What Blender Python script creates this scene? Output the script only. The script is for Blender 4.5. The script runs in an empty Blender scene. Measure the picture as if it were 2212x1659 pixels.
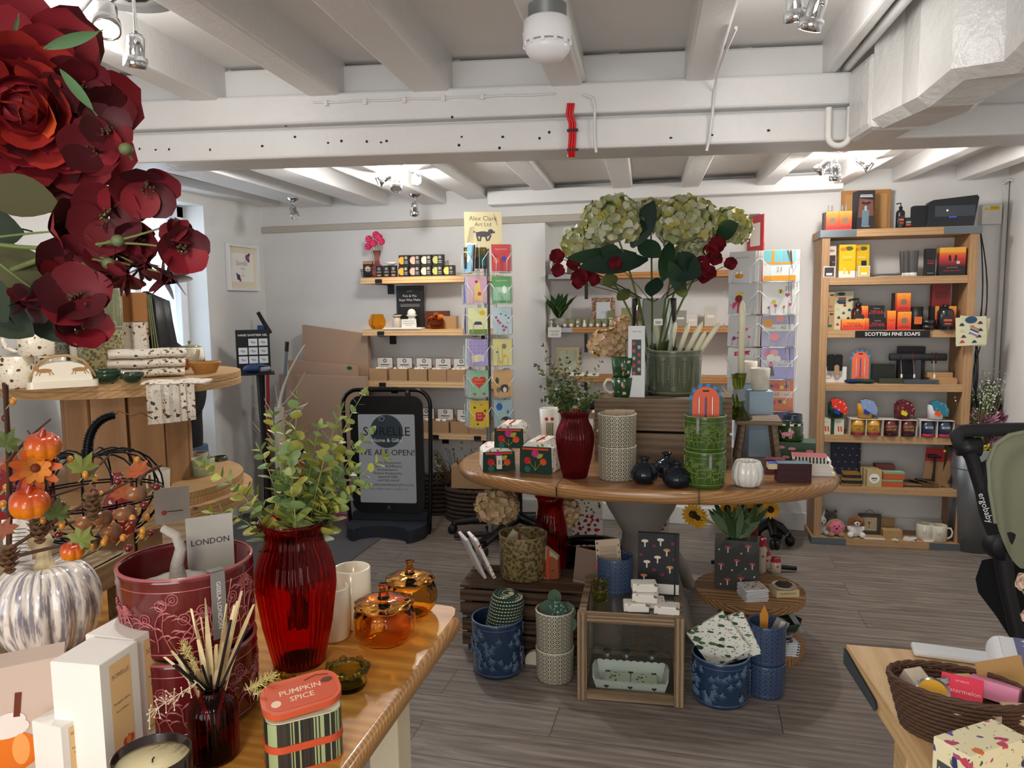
import bpy,math,random
from mathutils import Vector,Matrix,noise
sc=bpy.context.scene
col=sc.collection
pi=math.pi
FPX,CX,CY,EYE=1620.0,1106.0,829.5,1.5
AX=Vector((0.97052962,-0.01303787,-0.24062892))
AY=Vector((0.24066103,0.10394888,0.96502689))
AZ=Vector((-0.01243121,0.99449718,-0.10402318))
cam_d=bpy.data.cameras.new('camera')
cam=bpy.data.objects.new('camera',cam_d)
col.objects.link(cam)
cam_d.sensor_width=36.0
cam_d.lens=36.0*FPX/2212.0
cam_d.clip_start=0.02
cam.matrix_world=Matrix(((AX.x,AX.y,-AX.z,0),(AY.x,AY.y,-AY.z,0),(AZ.x,AZ.y,-AZ.z,EYE),(0,0,0,1)))
sc.camera=cam
sc.view_settings.view_transform='Standard'
sc.view_settings.look='None'
sc.view_settings.gamma=1
sc.view_settings.exposure=0.7
sc.cycles.use_denoising=True
world=bpy.data.worlds.new('daylight')
sc.world=world
world.use_nodes=True
bgn=world.node_tree.nodes['Background']
bgn.inputs[0].default_value=(0.72,0.84,1.0,1)
bgn.inputs[1].default_value=1.3
def lamp(kind,name,loc,power,colr,aim=None,size=0.1,spot=1.6,blend=0.6,sy=None):
 d=bpy.data.lights.new(name,kind)
 d.energy=power
 d.color=colr
 o=bpy.data.objects.new(name,d)
 col.objects.link(o)
 o.location=loc
 if aim is not None:
  o.rotation_euler=(Vector(aim)-Vector(loc)).to_track_quat('-Z','Y').to_euler()
 if kind=='AREA':
  d.shape='RECTANGLE'
  d.size=size
  d.size_y=sy or size
 elif kind=='SPOT':
  d.spot_size=spot
  d.spot_blend=blend
  d.shadow_soft_size=size
 else:
  d.shadow_soft_size=size
 return o
lamp('AREA','shop_front_daylight',(-0.6,-2.2,1.2),40,(0.97,0.98,1.0),(-0.3,2.2,1.95),2.6,sy=1.5)  # added cool fill behind the viewpoint, tilted up to lift the ceiling
lamp('AREA','ceiling_light_behind_camera',(-0.2,-0.9,2.12),19,(1.0,0.9,0.78),(-0.2,-0.7,0),0.5)  # added warm overhead fill for the near half, no fixture modelled
lamp('AREA','door_daylight',(-3.5,3.9,1.5),11,(0.75,0.86,1.0),(0,3.6,1.0),0.9,sy=1.5)
def ray(px,py):
 r=Vector((px-CX,CY-py,FPX))
 return Vector((r.dot(AX),r.dot(AY),r.dot(AZ)))
def az(px,py,z):
 d=ray(px,py)
 return d*((z-EYE)/d.z)+Vector((0,0,EYE))
def ay(px,py,y):
 d=ray(px,py)
 return d*(y/d.y)+Vector((0,0,EYE))
def axx(px,py,x):
 d=ray(px,py)
 return d*(x/d.x)+Vector((0,0,EYE))
def ad(px,py,dist):
 d=ray(px,py)
 return d*(dist/FPX)+Vector((0,0,EYE))
def on(px,py,z,r=0.0):
 """point on the level z under a pixel, stepped back by r (centre of a round base)"""
 p=az(px,py,z)
 h=Vector((p.x,p.y,0)).normalized()
 return p+h*r
def depth(p):
 q=Vector(p)-Vector((0,0,EYE))
 return q.x*AX.z+q.y*AY.z+q.z*AZ.z
def W(p,n):
 return n*depth(p)/FPX
def HZ(p,py):
 """height above the floor that the row py shows at the place p"""
 lo,hi=-1.0,4.0
 for _ in range(30):
  m=(lo+hi)/2
  q=Vector((p[0],p[1],m-EYE))
  c=q.x*AX+q.y*AY+q.z*AZ
  y=CY-FPX*c.y/c.z
  if y>py:
   lo=m
  else:
   hi=m
 return(lo+hi)/2
def face(p,add=0.0):
 """rotation that turns a thing's front (-Y) to the viewer's side"""
 return-math.atan2(p[0],p[1])+add
def C(h,a=1.0):
 h=h.lstrip('#')
 out=[]
 for i in(0,2,4):
  c=int(h[i:i+2],16)/255.0
  out.append(c/12.92 if c<=0.04045 else((c+0.055)/1.055)**2.4)
 return(out[0],out[1],out[2],a)
MATS={}
class NT:
 def __init__(s,m):
  s.t=m.node_tree
  s.b=s.t.nodes['Principled BSDF']
 def n(s,kind,**kw):
  nd=s.t.nodes.new(kind)
  for k,v in kw.items():
   if hasattr(nd,k):
    setattr(nd,k,v)
  return nd
 def l(s,a,b):
  s.t.links.new(a,b)
 def coord(s,scale=(1,1,1),world_=False,rot=(0,0,0)):
  if world_:
   g=s.n('ShaderNodeNewGeometry')
   o=g.outputs['Position']
  else:
   o=s.n('ShaderNodeTexCoord').outputs['Object']
  mp=s.n('ShaderNodeMapping')
  mp.inputs['Scale'].default_value=scale
  mp.inputs['Rotation'].default_value=rot
  s.l(o,mp.inputs[0])
  return mp.outputs[0]
 def noise(s,vec,scale=5,detail=4,rough=0.5,dist=0.0):
  nd=s.n('ShaderNodeTexNoise')
  nd.inputs['Scale'].default_value=scale
  nd.inputs['Detail'].default_value=detail
  nd.inputs['Roughness'].default_value=rough
  nd.inputs['Distortion'].default_value=dist
  s.l(vec,nd.inputs['Vector'])
  return nd.outputs[0]
 def ramp(s,fac,stops,mode='LINEAR'):
  nd=s.n('ShaderNodeValToRGB')
  cr=nd.color_ramp
  cr.interpolation=mode
  while len(cr.elements)>1:
   cr.elements.remove(cr.elements[-1])
  for k,(p,c)in enumerate(stops):
   e=cr.elements[0]if k==0 else cr.elements.new(p)
   e.position=p
   e.color=c if len(c)==4 else(c[0],c[1],c[2],1)
  s.l(fac,nd.inputs[0])
  return nd.outputs[0]
 def math(s,op,a,b=None):
  nd=s.n('ShaderNodeMath',operation=op)
  for i,v in enumerate((a,b)):
   if v is None:
    continue
   if isinstance(v,(int,float)):
    nd.inputs[i].default_value=v
   else:
    s.l(v,nd.inputs[i])
  return nd.outputs[0]
 def mix(s,fac,a,b,mode='MIX'):
  nd=s.n('ShaderNodeMix',data_type='RGBA',blend_type=mode)
  for i,v in((0,fac),(6,a),(7,b)):
   if isinstance(v,(int,float)):
    nd.inputs[i].default_value=v
   elif isinstance(v,tuple):
    nd.inputs[i].default_value=v
   else:
    s.l(v,nd.inputs[i])
  return nd.outputs[2]
 def bump(s,h,strength=0.3,dist=0.002):
  nd=s.n('ShaderNodeBump')
  nd.inputs['Strength'].default_value=strength
  nd.inputs['Distance'].default_value=dist
  s.l(h,nd.inputs['Height'])
  s.l(nd.outputs[0],s.b.inputs['Normal'])
 def base(s,o):
  s.l(o,s.b.inputs['Base Color'])
def new(name,c='#808080',rough=0.5,metal=0.0,trans=0.0,coat=0.0,ior=1.45,emit=0.0,sheen=0.0,alpha=1.0,sss=0.0):
 m=bpy.data.materials.new(name)
 m.use_nodes=True
 b=m.node_tree.nodes['Principled BSDF']
 cc=C(c)if isinstance(c,str)else c
 b.inputs['Base Color'].default_value=cc
 b.inputs['Roughness'].default_value=rough
 b.inputs['Metallic'].default_value=metal
 b.inputs['Transmission Weight'].default_value=trans
 b.inputs['Coat Weight'].default_value=coat
 b.inputs['Coat Roughness'].default_value=0.08
 b.inputs['IOR'].default_value=ior
 b.inputs['Sheen Weight'].default_value=sheen
 b.inputs['Alpha'].default_value=alpha
 if emit:
  b.inputs['Emission Color'].default_value=cc
  b.inputs['Emission Strength'].default_value=emit
 m.diffuse_color=cc
 return m
def mat(c,rough=0.5,metal=0.0,coat=0.0,bump=0.0,bscale=60,**kw):
 key=(c,rough,metal,coat,bump,bscale,tuple(kw.items()))
 if key not in MATS:
  m=new('m_'+str(c).strip('#')+'_%d'%len(MATS),c,rough,metal,coat=coat,**kw)
  if bump:
   t=NT(m)
   t.bump(t.noise(t.coord(),bscale,3),bump,0.003)
  MATS[key]=m
 return MATS[key]
def wood(name,c1,c2,axis=0,scale=1.0,rough=0.5,coat=0.0,ring=0.5,contrast=0.5,world_=False,knots=True):
 key=('wood',name)
 if key in MATS:
  return MATS[key]
 m=new('wood_'+name,c1,rough,coat=coat)
 t=NT(m)
 s=[9.0*scale]*3
 s[axis]=1.0*scale
 v=t.coord(tuple(s),world_)
 w=t.n('ShaderNodeTexWave',wave_type='RINGS',rings_direction='XYZ'[axis])
 w.inputs['Scale'].default_value=1.3
 w.inputs['Distortion'].default_value=4.5
 w.inputs['Detail'].default_value=2.0
 w.inputs['Detail Scale'].default_value=0.45
 t.l(v,w.inputs['Vector'])
 fine=t.noise(v,9.0,6,0.7)
 f=t.math('ADD',t.math('MULTIPLY',w.outputs[1],ring),t.math('MULTIPLY',fine,1.0-ring))
 a,b=C(c1),C(c2)
 out=t.ramp(f,[(0.5-contrast/2,b),(0.5+contrast/2,a)])
 if knots:
  kv=t.n('ShaderNodeTexVoronoi')
  ks=[2.6*scale]*3
  ks[axis]=1.5*scale
  kv.inputs['Scale'].default_value=1.0
  t.l(t.coord(tuple(ks),world_),kv.inputs['Vector'])
  k=t.ramp(kv.outputs['Distance'],[(0.03,(1,1,1,1)),(0.08,(0,0,0,1))])
  out=t.mix(k,out,(b[0]*.45,b[1]*.4,b[2]*.35,1))
 t.base(out)
 t.bump(f,0.12,0.002)
 MATS[key]=m
 return m
def pattern(name,base,cols,scale=60,size=0.35,rand=1.0,rough=0.7,stretch=(1,1,1),coat=0.0,keep=1.0,second=None):
 """a print: scattered blobs of the colours on the base colour"""
 key=('pat',name)
 if key in MATS:
  return MATS[key]
 m=new('print_'+name,base,rough,coat=coat)
 t=NT(m)
 out=C(base)
 layers=[(cols,scale,size)]+([second]if second else[])
 for i,(cs,scl,sz)in enumerate(layers):
  v=t.n('ShaderNodeTexVoronoi')
  v.inputs['Scale'].default_value=scl
  v.inputs['Randomness'].default_value=rand
  c=t.coord(stretch,rot=(0.3*i,0.2*i,0.5*i))
  nz=t.n('ShaderNodeTexNoise')
  nz.inputs['Scale'].default_value=scl*1.3
  t.l(c,nz.inputs['Vector'])
  mx=t.n('ShaderNodeMix',data_type='VECTOR')
  mx.inputs[0].default_value=0.02
  t.l(c,mx.inputs[4])
  t.l(nz.outputs['Color'],mx.inputs[5])
  t.l(mx.outputs[1],v.inputs['Vector'])
  mask=t.ramp(v.outputs['Distance'],[(sz*0.92,(1,1,1,1)),(sz,(0,0,0,1))])
  sep=t.n('ShaderNodeSeparateColor')
  t.l(v.outputs['Color'],sep.inputs[0])
  stops=[((k+0.001)/len(cs),C(x))for k,x in enumerate(cs)]
  cc=t.ramp(sep.outputs[0],stops,'CONSTANT')
  if keep<1:
   mask=t.math('MULTIPLY',mask,t.math('LESS_THAN',sep.outputs[1],keep))
  out=t.mix(mask,out,cc)
 t.base(out)
 MATS[key]=m
 return m
def lattice(name,base,line,k=14,vz=120.0,rough=0.35,coat=0.4):
 """geometric ring lattice printed round a pot"""
 key=('lat',name)
 if key in MATS:
  return MATS[key]
 m=new('lattice_'+name,base,rough,coat=coat)
 t=NT(m)
 sep=t.n('ShaderNodeSeparateXYZ')
 t.l(t.n('ShaderNodeTexCoord').outputs['Object'],sep.inputs[0])
 u=t.math('MULTIPLY',t.math('ARCTAN2',sep.outputs[1],sep.outputs[0]),k)
 w=t.math('MULTIPLY',sep.outputs[2],vz)
 outs=[]
 for off in(0.0,0.5):
  cmb=t.n('ShaderNodeCombineXYZ')
  t.l(t.math('ADD',u,off),cmb.inputs[0])
  t.l(t.math('ADD',w,off),cmb.inputs[1])
  v=t.n('ShaderNodeTexVoronoi',voronoi_dimensions='2D')
  v.inputs['Scale'].default_value=1.0
  v.inputs['Randomness'].default_value=0.0
  t.l(cmb.outputs[0],v.inputs['Vector'])
  outs.append(v.outputs['Distance'])
 a=t.ramp(outs[0],[(0.0,(0,0,0,1)),(0.09,(0,0,0,1)),(0.13,(1,1,1,1)),(0.24,(1,1,1,1)),(0.28,(0,0,0,1)),(0.42,(0,0,0,1)),(0.46,(1,1,1,1)),(0.52,(1,1,1,1)),(0.56,(0,0,0,1))])
 b=t.ramp(outs[1],[(0.1,(0,0,0,1)),(0.14,(1,1,1,1)),(0.22,(1,1,1,1)),(0.28,(0,0,0,1))])
 f=t.mix(1.0,a,b,'LIGHTEN')
 t.base(t.mix(f,C(line),C(base)))
 t.bump(f,0.4,0.001)
 MATS[key]=m
 return m
def glass(c,rough=0.03,ior=1.45,name=None):
 return mat(c,rough,trans=1.0,ior=ior)
def relief_mat(name,c,hi,scale=70,rough=0.2,coat=0.6):
 """glaze that pools dark in the hollows and is pale on the raised lines"""
 key=('rel',name)
 if key in MATS:
  return MATS[key]
 m=new('glaze_'+name,c,rough,coat=coat)
 t=NT(m)
 v=t.n('ShaderNodeTexVoronoi',feature='SMOOTH_F1')
 v.inputs['Scale'].default_value=scale
 t.l(t.coord(),v.inputs['Vector'])
 f=t.ramp(v.outputs['Distance'],[(0.25,(0,0,0,1)),(0.55,(1,1,1,1))])
 t.base(t.mix(f,C(c),C(hi)))
 t.bump(f,0.6,0.003)
 MATS[key]=m
 return m
def RX(a):
 return Matrix.Rotation(a,4,'X')
def RY(a):
 return Matrix.Rotation(a,4,'Y')
def RZ(a):
 return Matrix.Rotation(a,4,'Z')
def TR(x=0,y=0,z=0):
 return Matrix.Translation((x,y,z))
def SC(x=1,y=1,z=1):
 return Matrix.Diagonal((x,y,z,1))
def FR(y=0.0,z=0.0,x=0.0):
 """a drawing plane standing at depth y, facing -Y"""
 return TR(x,y,z)@RX(pi/2)
def look(p,d,up=(0,0,1)):
 """matrix at p whose Z runs along d"""
 d=Vector(d).normalized()
 u=Vector(up)
 x=u.cross(d)
 if x.length<1e-4:
  x=Vector((1,0,0)).cross(d)
  if x.length<1e-4:
   x=Vector((0,1,0)).cross(d)
 x.normalize()
 y=d.cross(x)
 return Matrix(((x.x,y.x,d.x,p[0]),(x.y,y.y,d.y,p[1]),(x.z,y.z,d.z,p[2]),(0,0,0,1)))
TXT={}
def text_mesh(s,bold=0.0):
 k=(s,bold)
 if k not in TXT:
  cu=bpy.data.curves.new('lettering','FONT')
  cu.body=s
  cu.size=1.0
  cu.align_x='CENTER'
  cu.align_y='CENTER'
  cu.resolution_u=2
  cu.offset=bold
  o=bpy.data.objects.new('lettering',cu)
  me=o.to_mesh()
  TXT[k]=([v.co.copy()for v in me.vertices],[tuple(p.vertices)for p in me.polygons])
  o.to_mesh_clear()
  bpy.data.objects.remove(o)
  bpy.data.curves.remove(cu)
 return TXT[k]
class MB:
 def __init__(s):
  s.v,s.f,s.mi,s.sm=[],[],[],[]
  s.M=None
 def add(s,vs,fs,m=0,sm=False,M=None):
  if s.M is not None:
   M=s.M@M if M is not None else s.M
  k=len(s.v)
  if M is not None:
   s.v.extend([M@Vector(v)for v in vs])
  else:
   s.v.extend([Vector(v)for v in vs])
  for f in fs:
   s.f.append(tuple(i+k for i in f))
   s.mi.append(m)
   s.sm.append(sm)
  return s
 def box(s,c,d,m=0,M=None,top=None):
  x,y,z=c
  a,b,h=d[0]/2,d[1]/2,d[2]/2
  tx,ty=(a,b)if top is None else(a*top[0],b*top[1])
  vs=[(x-a,y-b,z-h),(x+a,y-b,z-h),(x+a,y+b,z-h),(x-a,y+b,z-h),(x-tx,y-ty,z+h),(x+tx,y-ty,z+h),(x+tx,y+ty,z+h),(x-tx,y+ty,z+h)]
  fs=[(0,3,2,1),(4,5,6,7),(0,1,5,4),(1,2,6,5),(2,3,7,6),(3,0,4,7)]
  return s.add(vs,fs,m,False,M)
 def base(s,x,y,z,w,d,h,m=0,M=None):
  """a box standing on z"""
  return s.box((x,y,z+h/2),(w,d,h),m,M)
 def prism(s,pts,z0,z1,m=0,M=None,sm=False):
  n=len(pts)
  vs=[(p[0],p[1],z0)for p in pts]+[(p[0],p[1],z1)for p in pts]
  s.add(vs,[tuple(range(n-1,-1,-1)),tuple(range(n,2*n))],m,False,M)
  s.add(vs,[(i,(i+1)%n,n+(i+1)%n,n+i)for i in range(n)],m,sm,M)
  return s
 def flat(s,pts,m=0,M=None,z=0.0):
  return s.add([(p[0],p[1],p[2]if len(p)>2 else z)for p in pts],[tuple(range(len(pts)))],m,False,M)
 def disc(s,x,y,r,m=0,M=None,z=0.0,n=20,ry=None):
  return s.flat([(x+r*math.cos(2*pi*i/n),y+(ry or r)*math.sin(2*pi*i/n))for i in range(n)],m,M,z)
 def rect(s,x,y,w,h,m=0,M=None,z=0.0,rot=0.0):
  c,q=math.cos(rot),math.sin(rot)
  return s.flat([(x+a*c-b*q,y+a*q+b*c)for a,b in((-w/2,-h/2),(w/2,-h/2),(w/2,h/2),(-w/2,h/2))],m,M,z)
 def lathe(s,prof,n=32,m=0,M=None,flute=None,sx=1.0,sy=1.0,sm=True,wob=None,cap=True):
  vs,fs=[],[]
  for r,z in prof:
   for i in range(n):
    a=2*pi*i/n
    rr=r
    if flute:
     k,amp=flute[0],flute[1]
     f=abs(math.cos(k*a/2))if len(flute)<3 else(0.5+0.5*math.cos(k*a))
     rr=r*(1-amp+amp*f)
    if wob:
     rr*=wob(a,z)
    vs.append((rr*math.cos(a)*sx,rr*math.sin(a)*sy,z))
  for j in range(len(prof)-1):
   for i in range(n):
    i2=(i+1)%n
    fs.append((j*n+i,j*n+i2,(j+1)*n+i2,(j+1)*n+i))
  s.add(vs,fs,m,sm,M)
  if cap and prof[0][0]>1e-3:
   s.add(vs[:n],[tuple(range(n-1,-1,-1))],m,False,M)
  if cap and prof[-1][0]>1e-3:
   s.add(vs[-n:],[tuple(range(n))],m,False,M)
  return s
 def ball(s,c,r,n=14,k=8,m=0,M=None,sm=True):
  if not isinstance(r,(tuple,list)):
   r=(r,r,r)
  mm=TR(*c)@SC(r[0],r[1],r[2])
  if M is not None:
   mm=M@mm
  pr=[(max(1e-4,math.sin(pi*j/k)),-math.cos(pi*j/k))for j in range(k+1)]
  return s.lathe(pr,n,m,mm,sm=sm)
 def tube(s,pts,r,n=8,m=0,M=None,closed=False,sm=True,cap=True):
  pts=[Vector(p)for p in pts]
  L=len(pts)
  rs=r if isinstance(r,(list,tuple))else[r]*L
  vs,fs=[],[]
  u=None
  for i,p in enumerate(pts):
   if closed:
    t=pts[(i+1)%L]-pts[i-1]
   else:
    t=pts[min(i+1,L-1)]-pts[max(i-1,0)]
   if t.length<1e-9:
    t=Vector((0,0,1))
   t.normalize()
   if u is None:
    u=t.cross(Vector((0,0,1)))
    if u.length<1e-3:
     u=t.cross(Vector((0,1,0)))
   u=u-t*u.dot(t)
   if u.length<1e-6:
    u=t.orthogonal()
   u.normalize()
   w=t.cross(u)
   for k in range(n):
    a=2*pi*k/n
    vs.append(p+(u*math.cos(a)+w*math.sin(a))*rs[i])
  for i in range(L if closed else L-1):
   j=(i+1)%L
   for k in range(n):
    k2=(k+1)%n
    fs.append((i*n+k,i*n+k2,j*n+k2,j*n+k))
  s.add(vs,fs,m,sm,M)
  if cap and not closed:
   s.add(vs[:n],[tuple(range(n-1,-1,-1))],m,False,M)
   s.add(vs[-n:],[tuple(range(n))],m,False,M)
  return s
 def leaf(s,p,d,up,L,wd,cup=0.25,bend=0.2,m=0,kind='oval',n=4,M=None):
  d=Vector(d).normalized()
  up=Vector(up)
  up=up-d*up.dot(d)
  if up.length<1e-4:
   up=d.orthogonal()
  up.normalize()
  sd=d.cross(up)
  p=Vector(p)
  vs,fs=[],[]
  for i in range(n+1):
   t=i/n
   if kind=='oval':
    w=math.sin(pi*min(1,t*.97+0.02))**0.75
   elif kind=='round':
    w=math.sqrt(max(0.0,1-(2*(t*.98+.01)-1)**2))
   elif kind=='heart':
    w=(1-t)**0.7*min(1,(t*6+0.25))*1.15
   elif kind=='petal':
    w=math.sin(pi*min(0.97,0.12+t*0.72))**0.9 if t<1 else 0.45
   else:
    w=(1-t)*0.9+0.08
   c=p+d*(L*t)+up*(bend*L*(t*t))
   q=up*(cup*w*wd/2)
   vs+=[c-sd*(w*wd/2)+q,c,c+sd*(w*wd/2)+q]
  for i in range(n):
   a=i*3
   fs+=[(a,a+1,a+4,a+3),(a+1,a+2,a+5,a+4)]
  return s.add(vs,fs,m,True,M)
 def text(s,body,size,M,m=0,bold=0.0,sx=1.0):
  v,f=text_mesh(body,bold)
  return s.add(v,f,m,False,M@SC(size*sx,size,1))
 def build(s,name,mats,parent=None,loc=None,rz=0.0,bevel=0.0,segs=2,smooth_angle=None):
  me=bpy.data.meshes.new(name)
  me.from_pydata([tuple(v)for v in s.v],[],s.f)
  if not isinstance(mats,(list,tuple)):
   mats=[mats]
  for m in mats:
   me.materials.append(m)
  me.polygons.foreach_set('material_index',s.mi)
  me.polygons.foreach_set('use_smooth',s.sm)
  me.update()
  o=bpy.data.objects.new(name,me)
  col.objects.link(o)
  if parent is not None:
   o.parent=parent
  if loc is not None:
   o.location=loc
  o.rotation_euler=(0,0,rz)
  if bevel:
   b=o.modifiers.new('bevel','BEVEL')
   b.width=bevel
   b.segments=segs
   b.limit_method='ANGLE'
   b.angle_limit=0.9
  return o
def tag(o,label=None,cat=None,group=None,kind=None):
 if label:
  o['label']=label
 if cat:
  o['category']=cat
 if group:
  o['group']=group
 if kind:
  o['kind']=kind
 return o
def thing(name,label,cat,loc,rz=0.0,group=None):
 o=bpy.data.objects.new(name,None)
 col.objects.link(o)
 o.empty_display_size=0.05
 o.location=loc
 o.rotation_euler=(0,0,rz)
 return tag(o,label,cat,group)
def solo(name,mb,mats,label,cat,loc,rz=0.0,group=None,bevel=0.0,kind=None):
 return tag(mb.build(name,mats,None,loc,rz,bevel),label,cat,group,kind)
def struct(name,mb,mats,bevel=0.0):
 return tag(mb.build(name,mats,None,None,0,bevel),kind='structure')
def kids(o):
 return[c for c in bpy.data.objects if c.parent==o]
def copy_tree(o,loc=None,rz=None,label=None,parent=None,scale=None):
 c=o.copy()
 col.objects.link(c)
 if parent is not None:
  c.parent=parent
 if loc is not None:
  c.location=loc
 if rz is not None:
  c.rotation_euler=(0,0,rz)
 if label:
  c['label']=label
 if scale:
  c.scale=(scale,scale,scale)if not isinstance(scale,tuple)else scale
 for ch in kids(o):
  copy_tree(ch,parent=c)
 return c
def wall_of(prof,t):
 """outer profile (r,z) upwards -> closed vessel with wall t"""
 inner=[(max(0.0005,r-t),max(z,prof[0][1]+t))for r,z in reversed(prof)]
 top=prof[-1]
 return[(0.0005,prof[0][1])]+list(prof)+[(top[0]-t*0.5,top[1]+t*0.35)]+inner+[(0.0005,prof[0][1]+t)]
def cyl(th,z,r):
 return(r*math.cos(th),r*math.sin(th),z)
def curve(p0,p1,p2,n=8):
 p0,p1,p2=Vector(p0),Vector(p1),Vector(p2)
 return[p0*(1-t)**2+p1*(2*t*(1-t))+p2*t*t for t in[i/n for i in range(n+1)]]
def rrect(w,h,r,n=4,cx=0.0,cy=0.0):
 out=[]
 for qx,qy,a0 in((1,1,0),(-1,1,pi/2),(-1,-1,pi),(1,-1,1.5*pi)):
  for i in range(n+1):
   a=a0+pi/2*i/n
   out.append((cx+qx*(w/2-r)+r*math.cos(a),cy+qy*(h/2-r)+r*math.sin(a)))
 return out
WHITE=mat('#f2f0ec',0.5)
BLACK=mat('#0c0c0e',0.45)
CHROME=mat('#c9c9cc',0.12,1.0)
STEEL=mat('#8d949a',0.35,1.0)
INK=mat('#1b1b1d',0.6)
KRAFT=mat('#a98763',0.8)
PAPER=mat('#e9e5dd',0.8)
CREAM=mat('#e9dfc6',0.4)
WIREW=mat('#dcdcda',0.3,0.3)
WIREB=mat('#15151a',0.35,0.8)
XL,XR,YB,YF,ZC=-3.22,1.78,5.15,-2.6,2.31
def paint_mat(name,c,b=0.25,sc_=18,rough=0.55,blotch=0.06):
 m=new('paint_'+name,c,rough)
 t=NT(m)
 g=t.coord(world_=True)
 n1=t.noise(g,sc_,5,0.6)
 n2=t.noise(g,1.7,3,0.5)
 cc=C(c)
 dk=tuple(x*(1-blotch)for x in cc[:3])+(1,)
 t.base(t.mix(t.ramp(n2,[(0.4,(0,0,0,1)),(0.62,(1,1,1,1))]),cc,dk))
 t.bump(n1,b,0.006)
 return m
M_WALL=paint_mat('wall','#dfdedb',0.22,9)
M_CEIL=paint_mat('ceiling','#e6e5e2',0.12,14)
M_BEAM=paint_mat('beam','#e2e1df',0.45,26,0.35)
M_ROUGH=paint_mat('rough_beam','#e2e1de',1.0,22,0.3)
def floor_mat():
 m=new('laminate_planks','#6e655f',0.38)
 t=NT(m)
 g=t.n('ShaderNodeNewGeometry').outputs['Position']
 mp=t.n('ShaderNodeMapping')
 mp.inputs['Location'].default_value=(0.488,-2.629+0.198*14,0)
 t.l(g,mp.inputs[0])
 br=t.n('ShaderNodeTexBrick')
 br.offset=0.37
 br.offset_frequency=2
 br.inputs['Scale'].default_value=1.0
 br.inputs['Brick Width'].default_value=1.26
 br.inputs['Row Height'].default_value=0.198
 br.inputs['Mortar Size'].default_value=0.0014
 br.inputs['Mortar Smooth'].default_value=0.0
 br.inputs['Bias'].default_value=0.0
 br.inputs['Color1'].default_value=(0,0,0,1)
 br.inputs['Color2'].default_value=(1,1,1,1)
 br.inputs['Mortar'].default_value=(0.5,0.5,0.5,1)
 t.l(mp.outputs[0],br.inputs['Vector'])
 sh=t.n('ShaderNodeVectorMath',operation='MULTIPLY_ADD')
 sh.inputs[1].default_value=(7.3,4.1,0)
 t.l(br.outputs['Color'],sh.inputs[0])
 t.l(g,sh.inputs[2])
 mp2=t.n('ShaderNodeMapping')
 mp2.inputs['Scale'].default_value=(1.1,10.0,1)
 t.l(sh.outputs[0],mp2.inputs[0])
 w=t.n('ShaderNodeTexWave',wave_type='BANDS',bands_direction='Y')
 w.inputs['Scale'].default_value=0.8
 w.inputs['Distortion'].default_value=5.0
 w.inputs['Detail'].default_value=2.0
 w.inputs['Detail Scale'].default_value=0.5
 t.l(mp2.outputs[0],w.inputs['Vector'])
 n=t.noise(mp2.outputs[0],2.6,7,0.62,1.2)
 f=t.math('ADD',t.math('MULTIPLY',w.outputs[1],0.12),t.math('MULTIPLY',n,0.88))
 c1=t.ramp(f,[(0.3,C('#594f49')),(0.5,C('#7a7068')),(0.7,C('#978c83'))])
 c2=t.mix(t.math('MULTIPLY',br.outputs['Color'],0.22),c1,C('#6a635e'))
 t.base(t.mix(br.outputs['Fac'],c2,C('#2b2725')))
 t.bump(f,0.08,0.002)
 t.l(t.ramp(f,[(0.3,(0.5,0.5,0.5,1)),(0.7,(0.34,0.34,0.34,1))]),t.b.inputs['Roughness'])
 return m
struct('floor',MB().box(((XL+XR)/2,(YB+YF)/2+.2,-0.05),(XR-XL+.8,YB-YF+.8,0.1)),floor_mat())
struct('ceiling',MB().box(((XL+XR)/2,(YB+YF)/2,ZC+0.05),(XR-XL+.4,YB-YF+.6,0.1)),M_CEIL)
nl,nr=ay(1178,600,YB).x,ay(1640,600,YB).x
nt,nb=ay(1178,480,YB).z,0.78
w=MB()
w.box(((XL+nl)/2,YB+.2,ZC/2),(nl-XL,.4,ZC))
w.box(((nr+XR+.2)/2,YB+.2,ZC/2),(XR+.2-nr,.4,ZC))
w.box(((nl+nr)/2,YB+.2,(nt+ZC)/2),(nr-nl,.4,ZC-nt))
w.box(((nl+nr)/2,YB+.2,nb/2),(nr-nl,.4,nb))
w.box(((nl+nr)/2,YB+.3,(nb+nt)/2),(nr-nl,.2,nt-nb))
struct('wall_back',w,M_WALL)
dj,dn,dt=axx(447,600,XL).y,axx(268,600,XL).y,axx(447,446,XL).z
w=MB()
w.box((XL-.15,(dj+YB)/2+.2,ZC/2),(.3,YB-dj+.4,ZC))
w.box((XL-.15,(dn+YF)/2,ZC/2),(.3,dn-YF,ZC))
w.box((XL-.15,(dn+dj)/2,(dt+ZC)/2),(.3,dj-dn,ZC-dt))
struct('wall_left',w,M_WALL)
struct('wall_right',MB().box((XR+.1,(YB+YF)/2,ZC/2),(.2,YB-YF+.4,ZC)),M_WALL)
struct('wall_front',MB().box(((XL+XR)/2,YF-.1,ZC/2),(XR-XL+.4,.2,ZC)),M_WALL)
struct('baseboard_back',MB().box(((nl+XR)/2-.6,YB-.012,.06),(XR-nl+1.2,.024,.12)),M_BEAM,.004)
struct('trim_7',MB().box(((XL-0.62)/2,YB-.006,ay(780,489,YB).z),(-0.62-XL,.016,.05)),mat('#b3aca0',.7),.006)
t=MB()
yd=XL-.2
for y0,wd in((dj-.035,.07),(dj-.46,.05),(dn+.04,.08)):
 t.box((yd,y0,dt/2),(.09,wd,dt))
t.box((yd,(dj+dn)/2,dt-.04),(.09,dj-dn,.08))
t.box((yd,(dj+dn)/2,.38),(.06,dj-dn,.76))
t.box((yd,(dj+dn)/2,1.72),(.07,dj-dn,.06))
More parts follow.
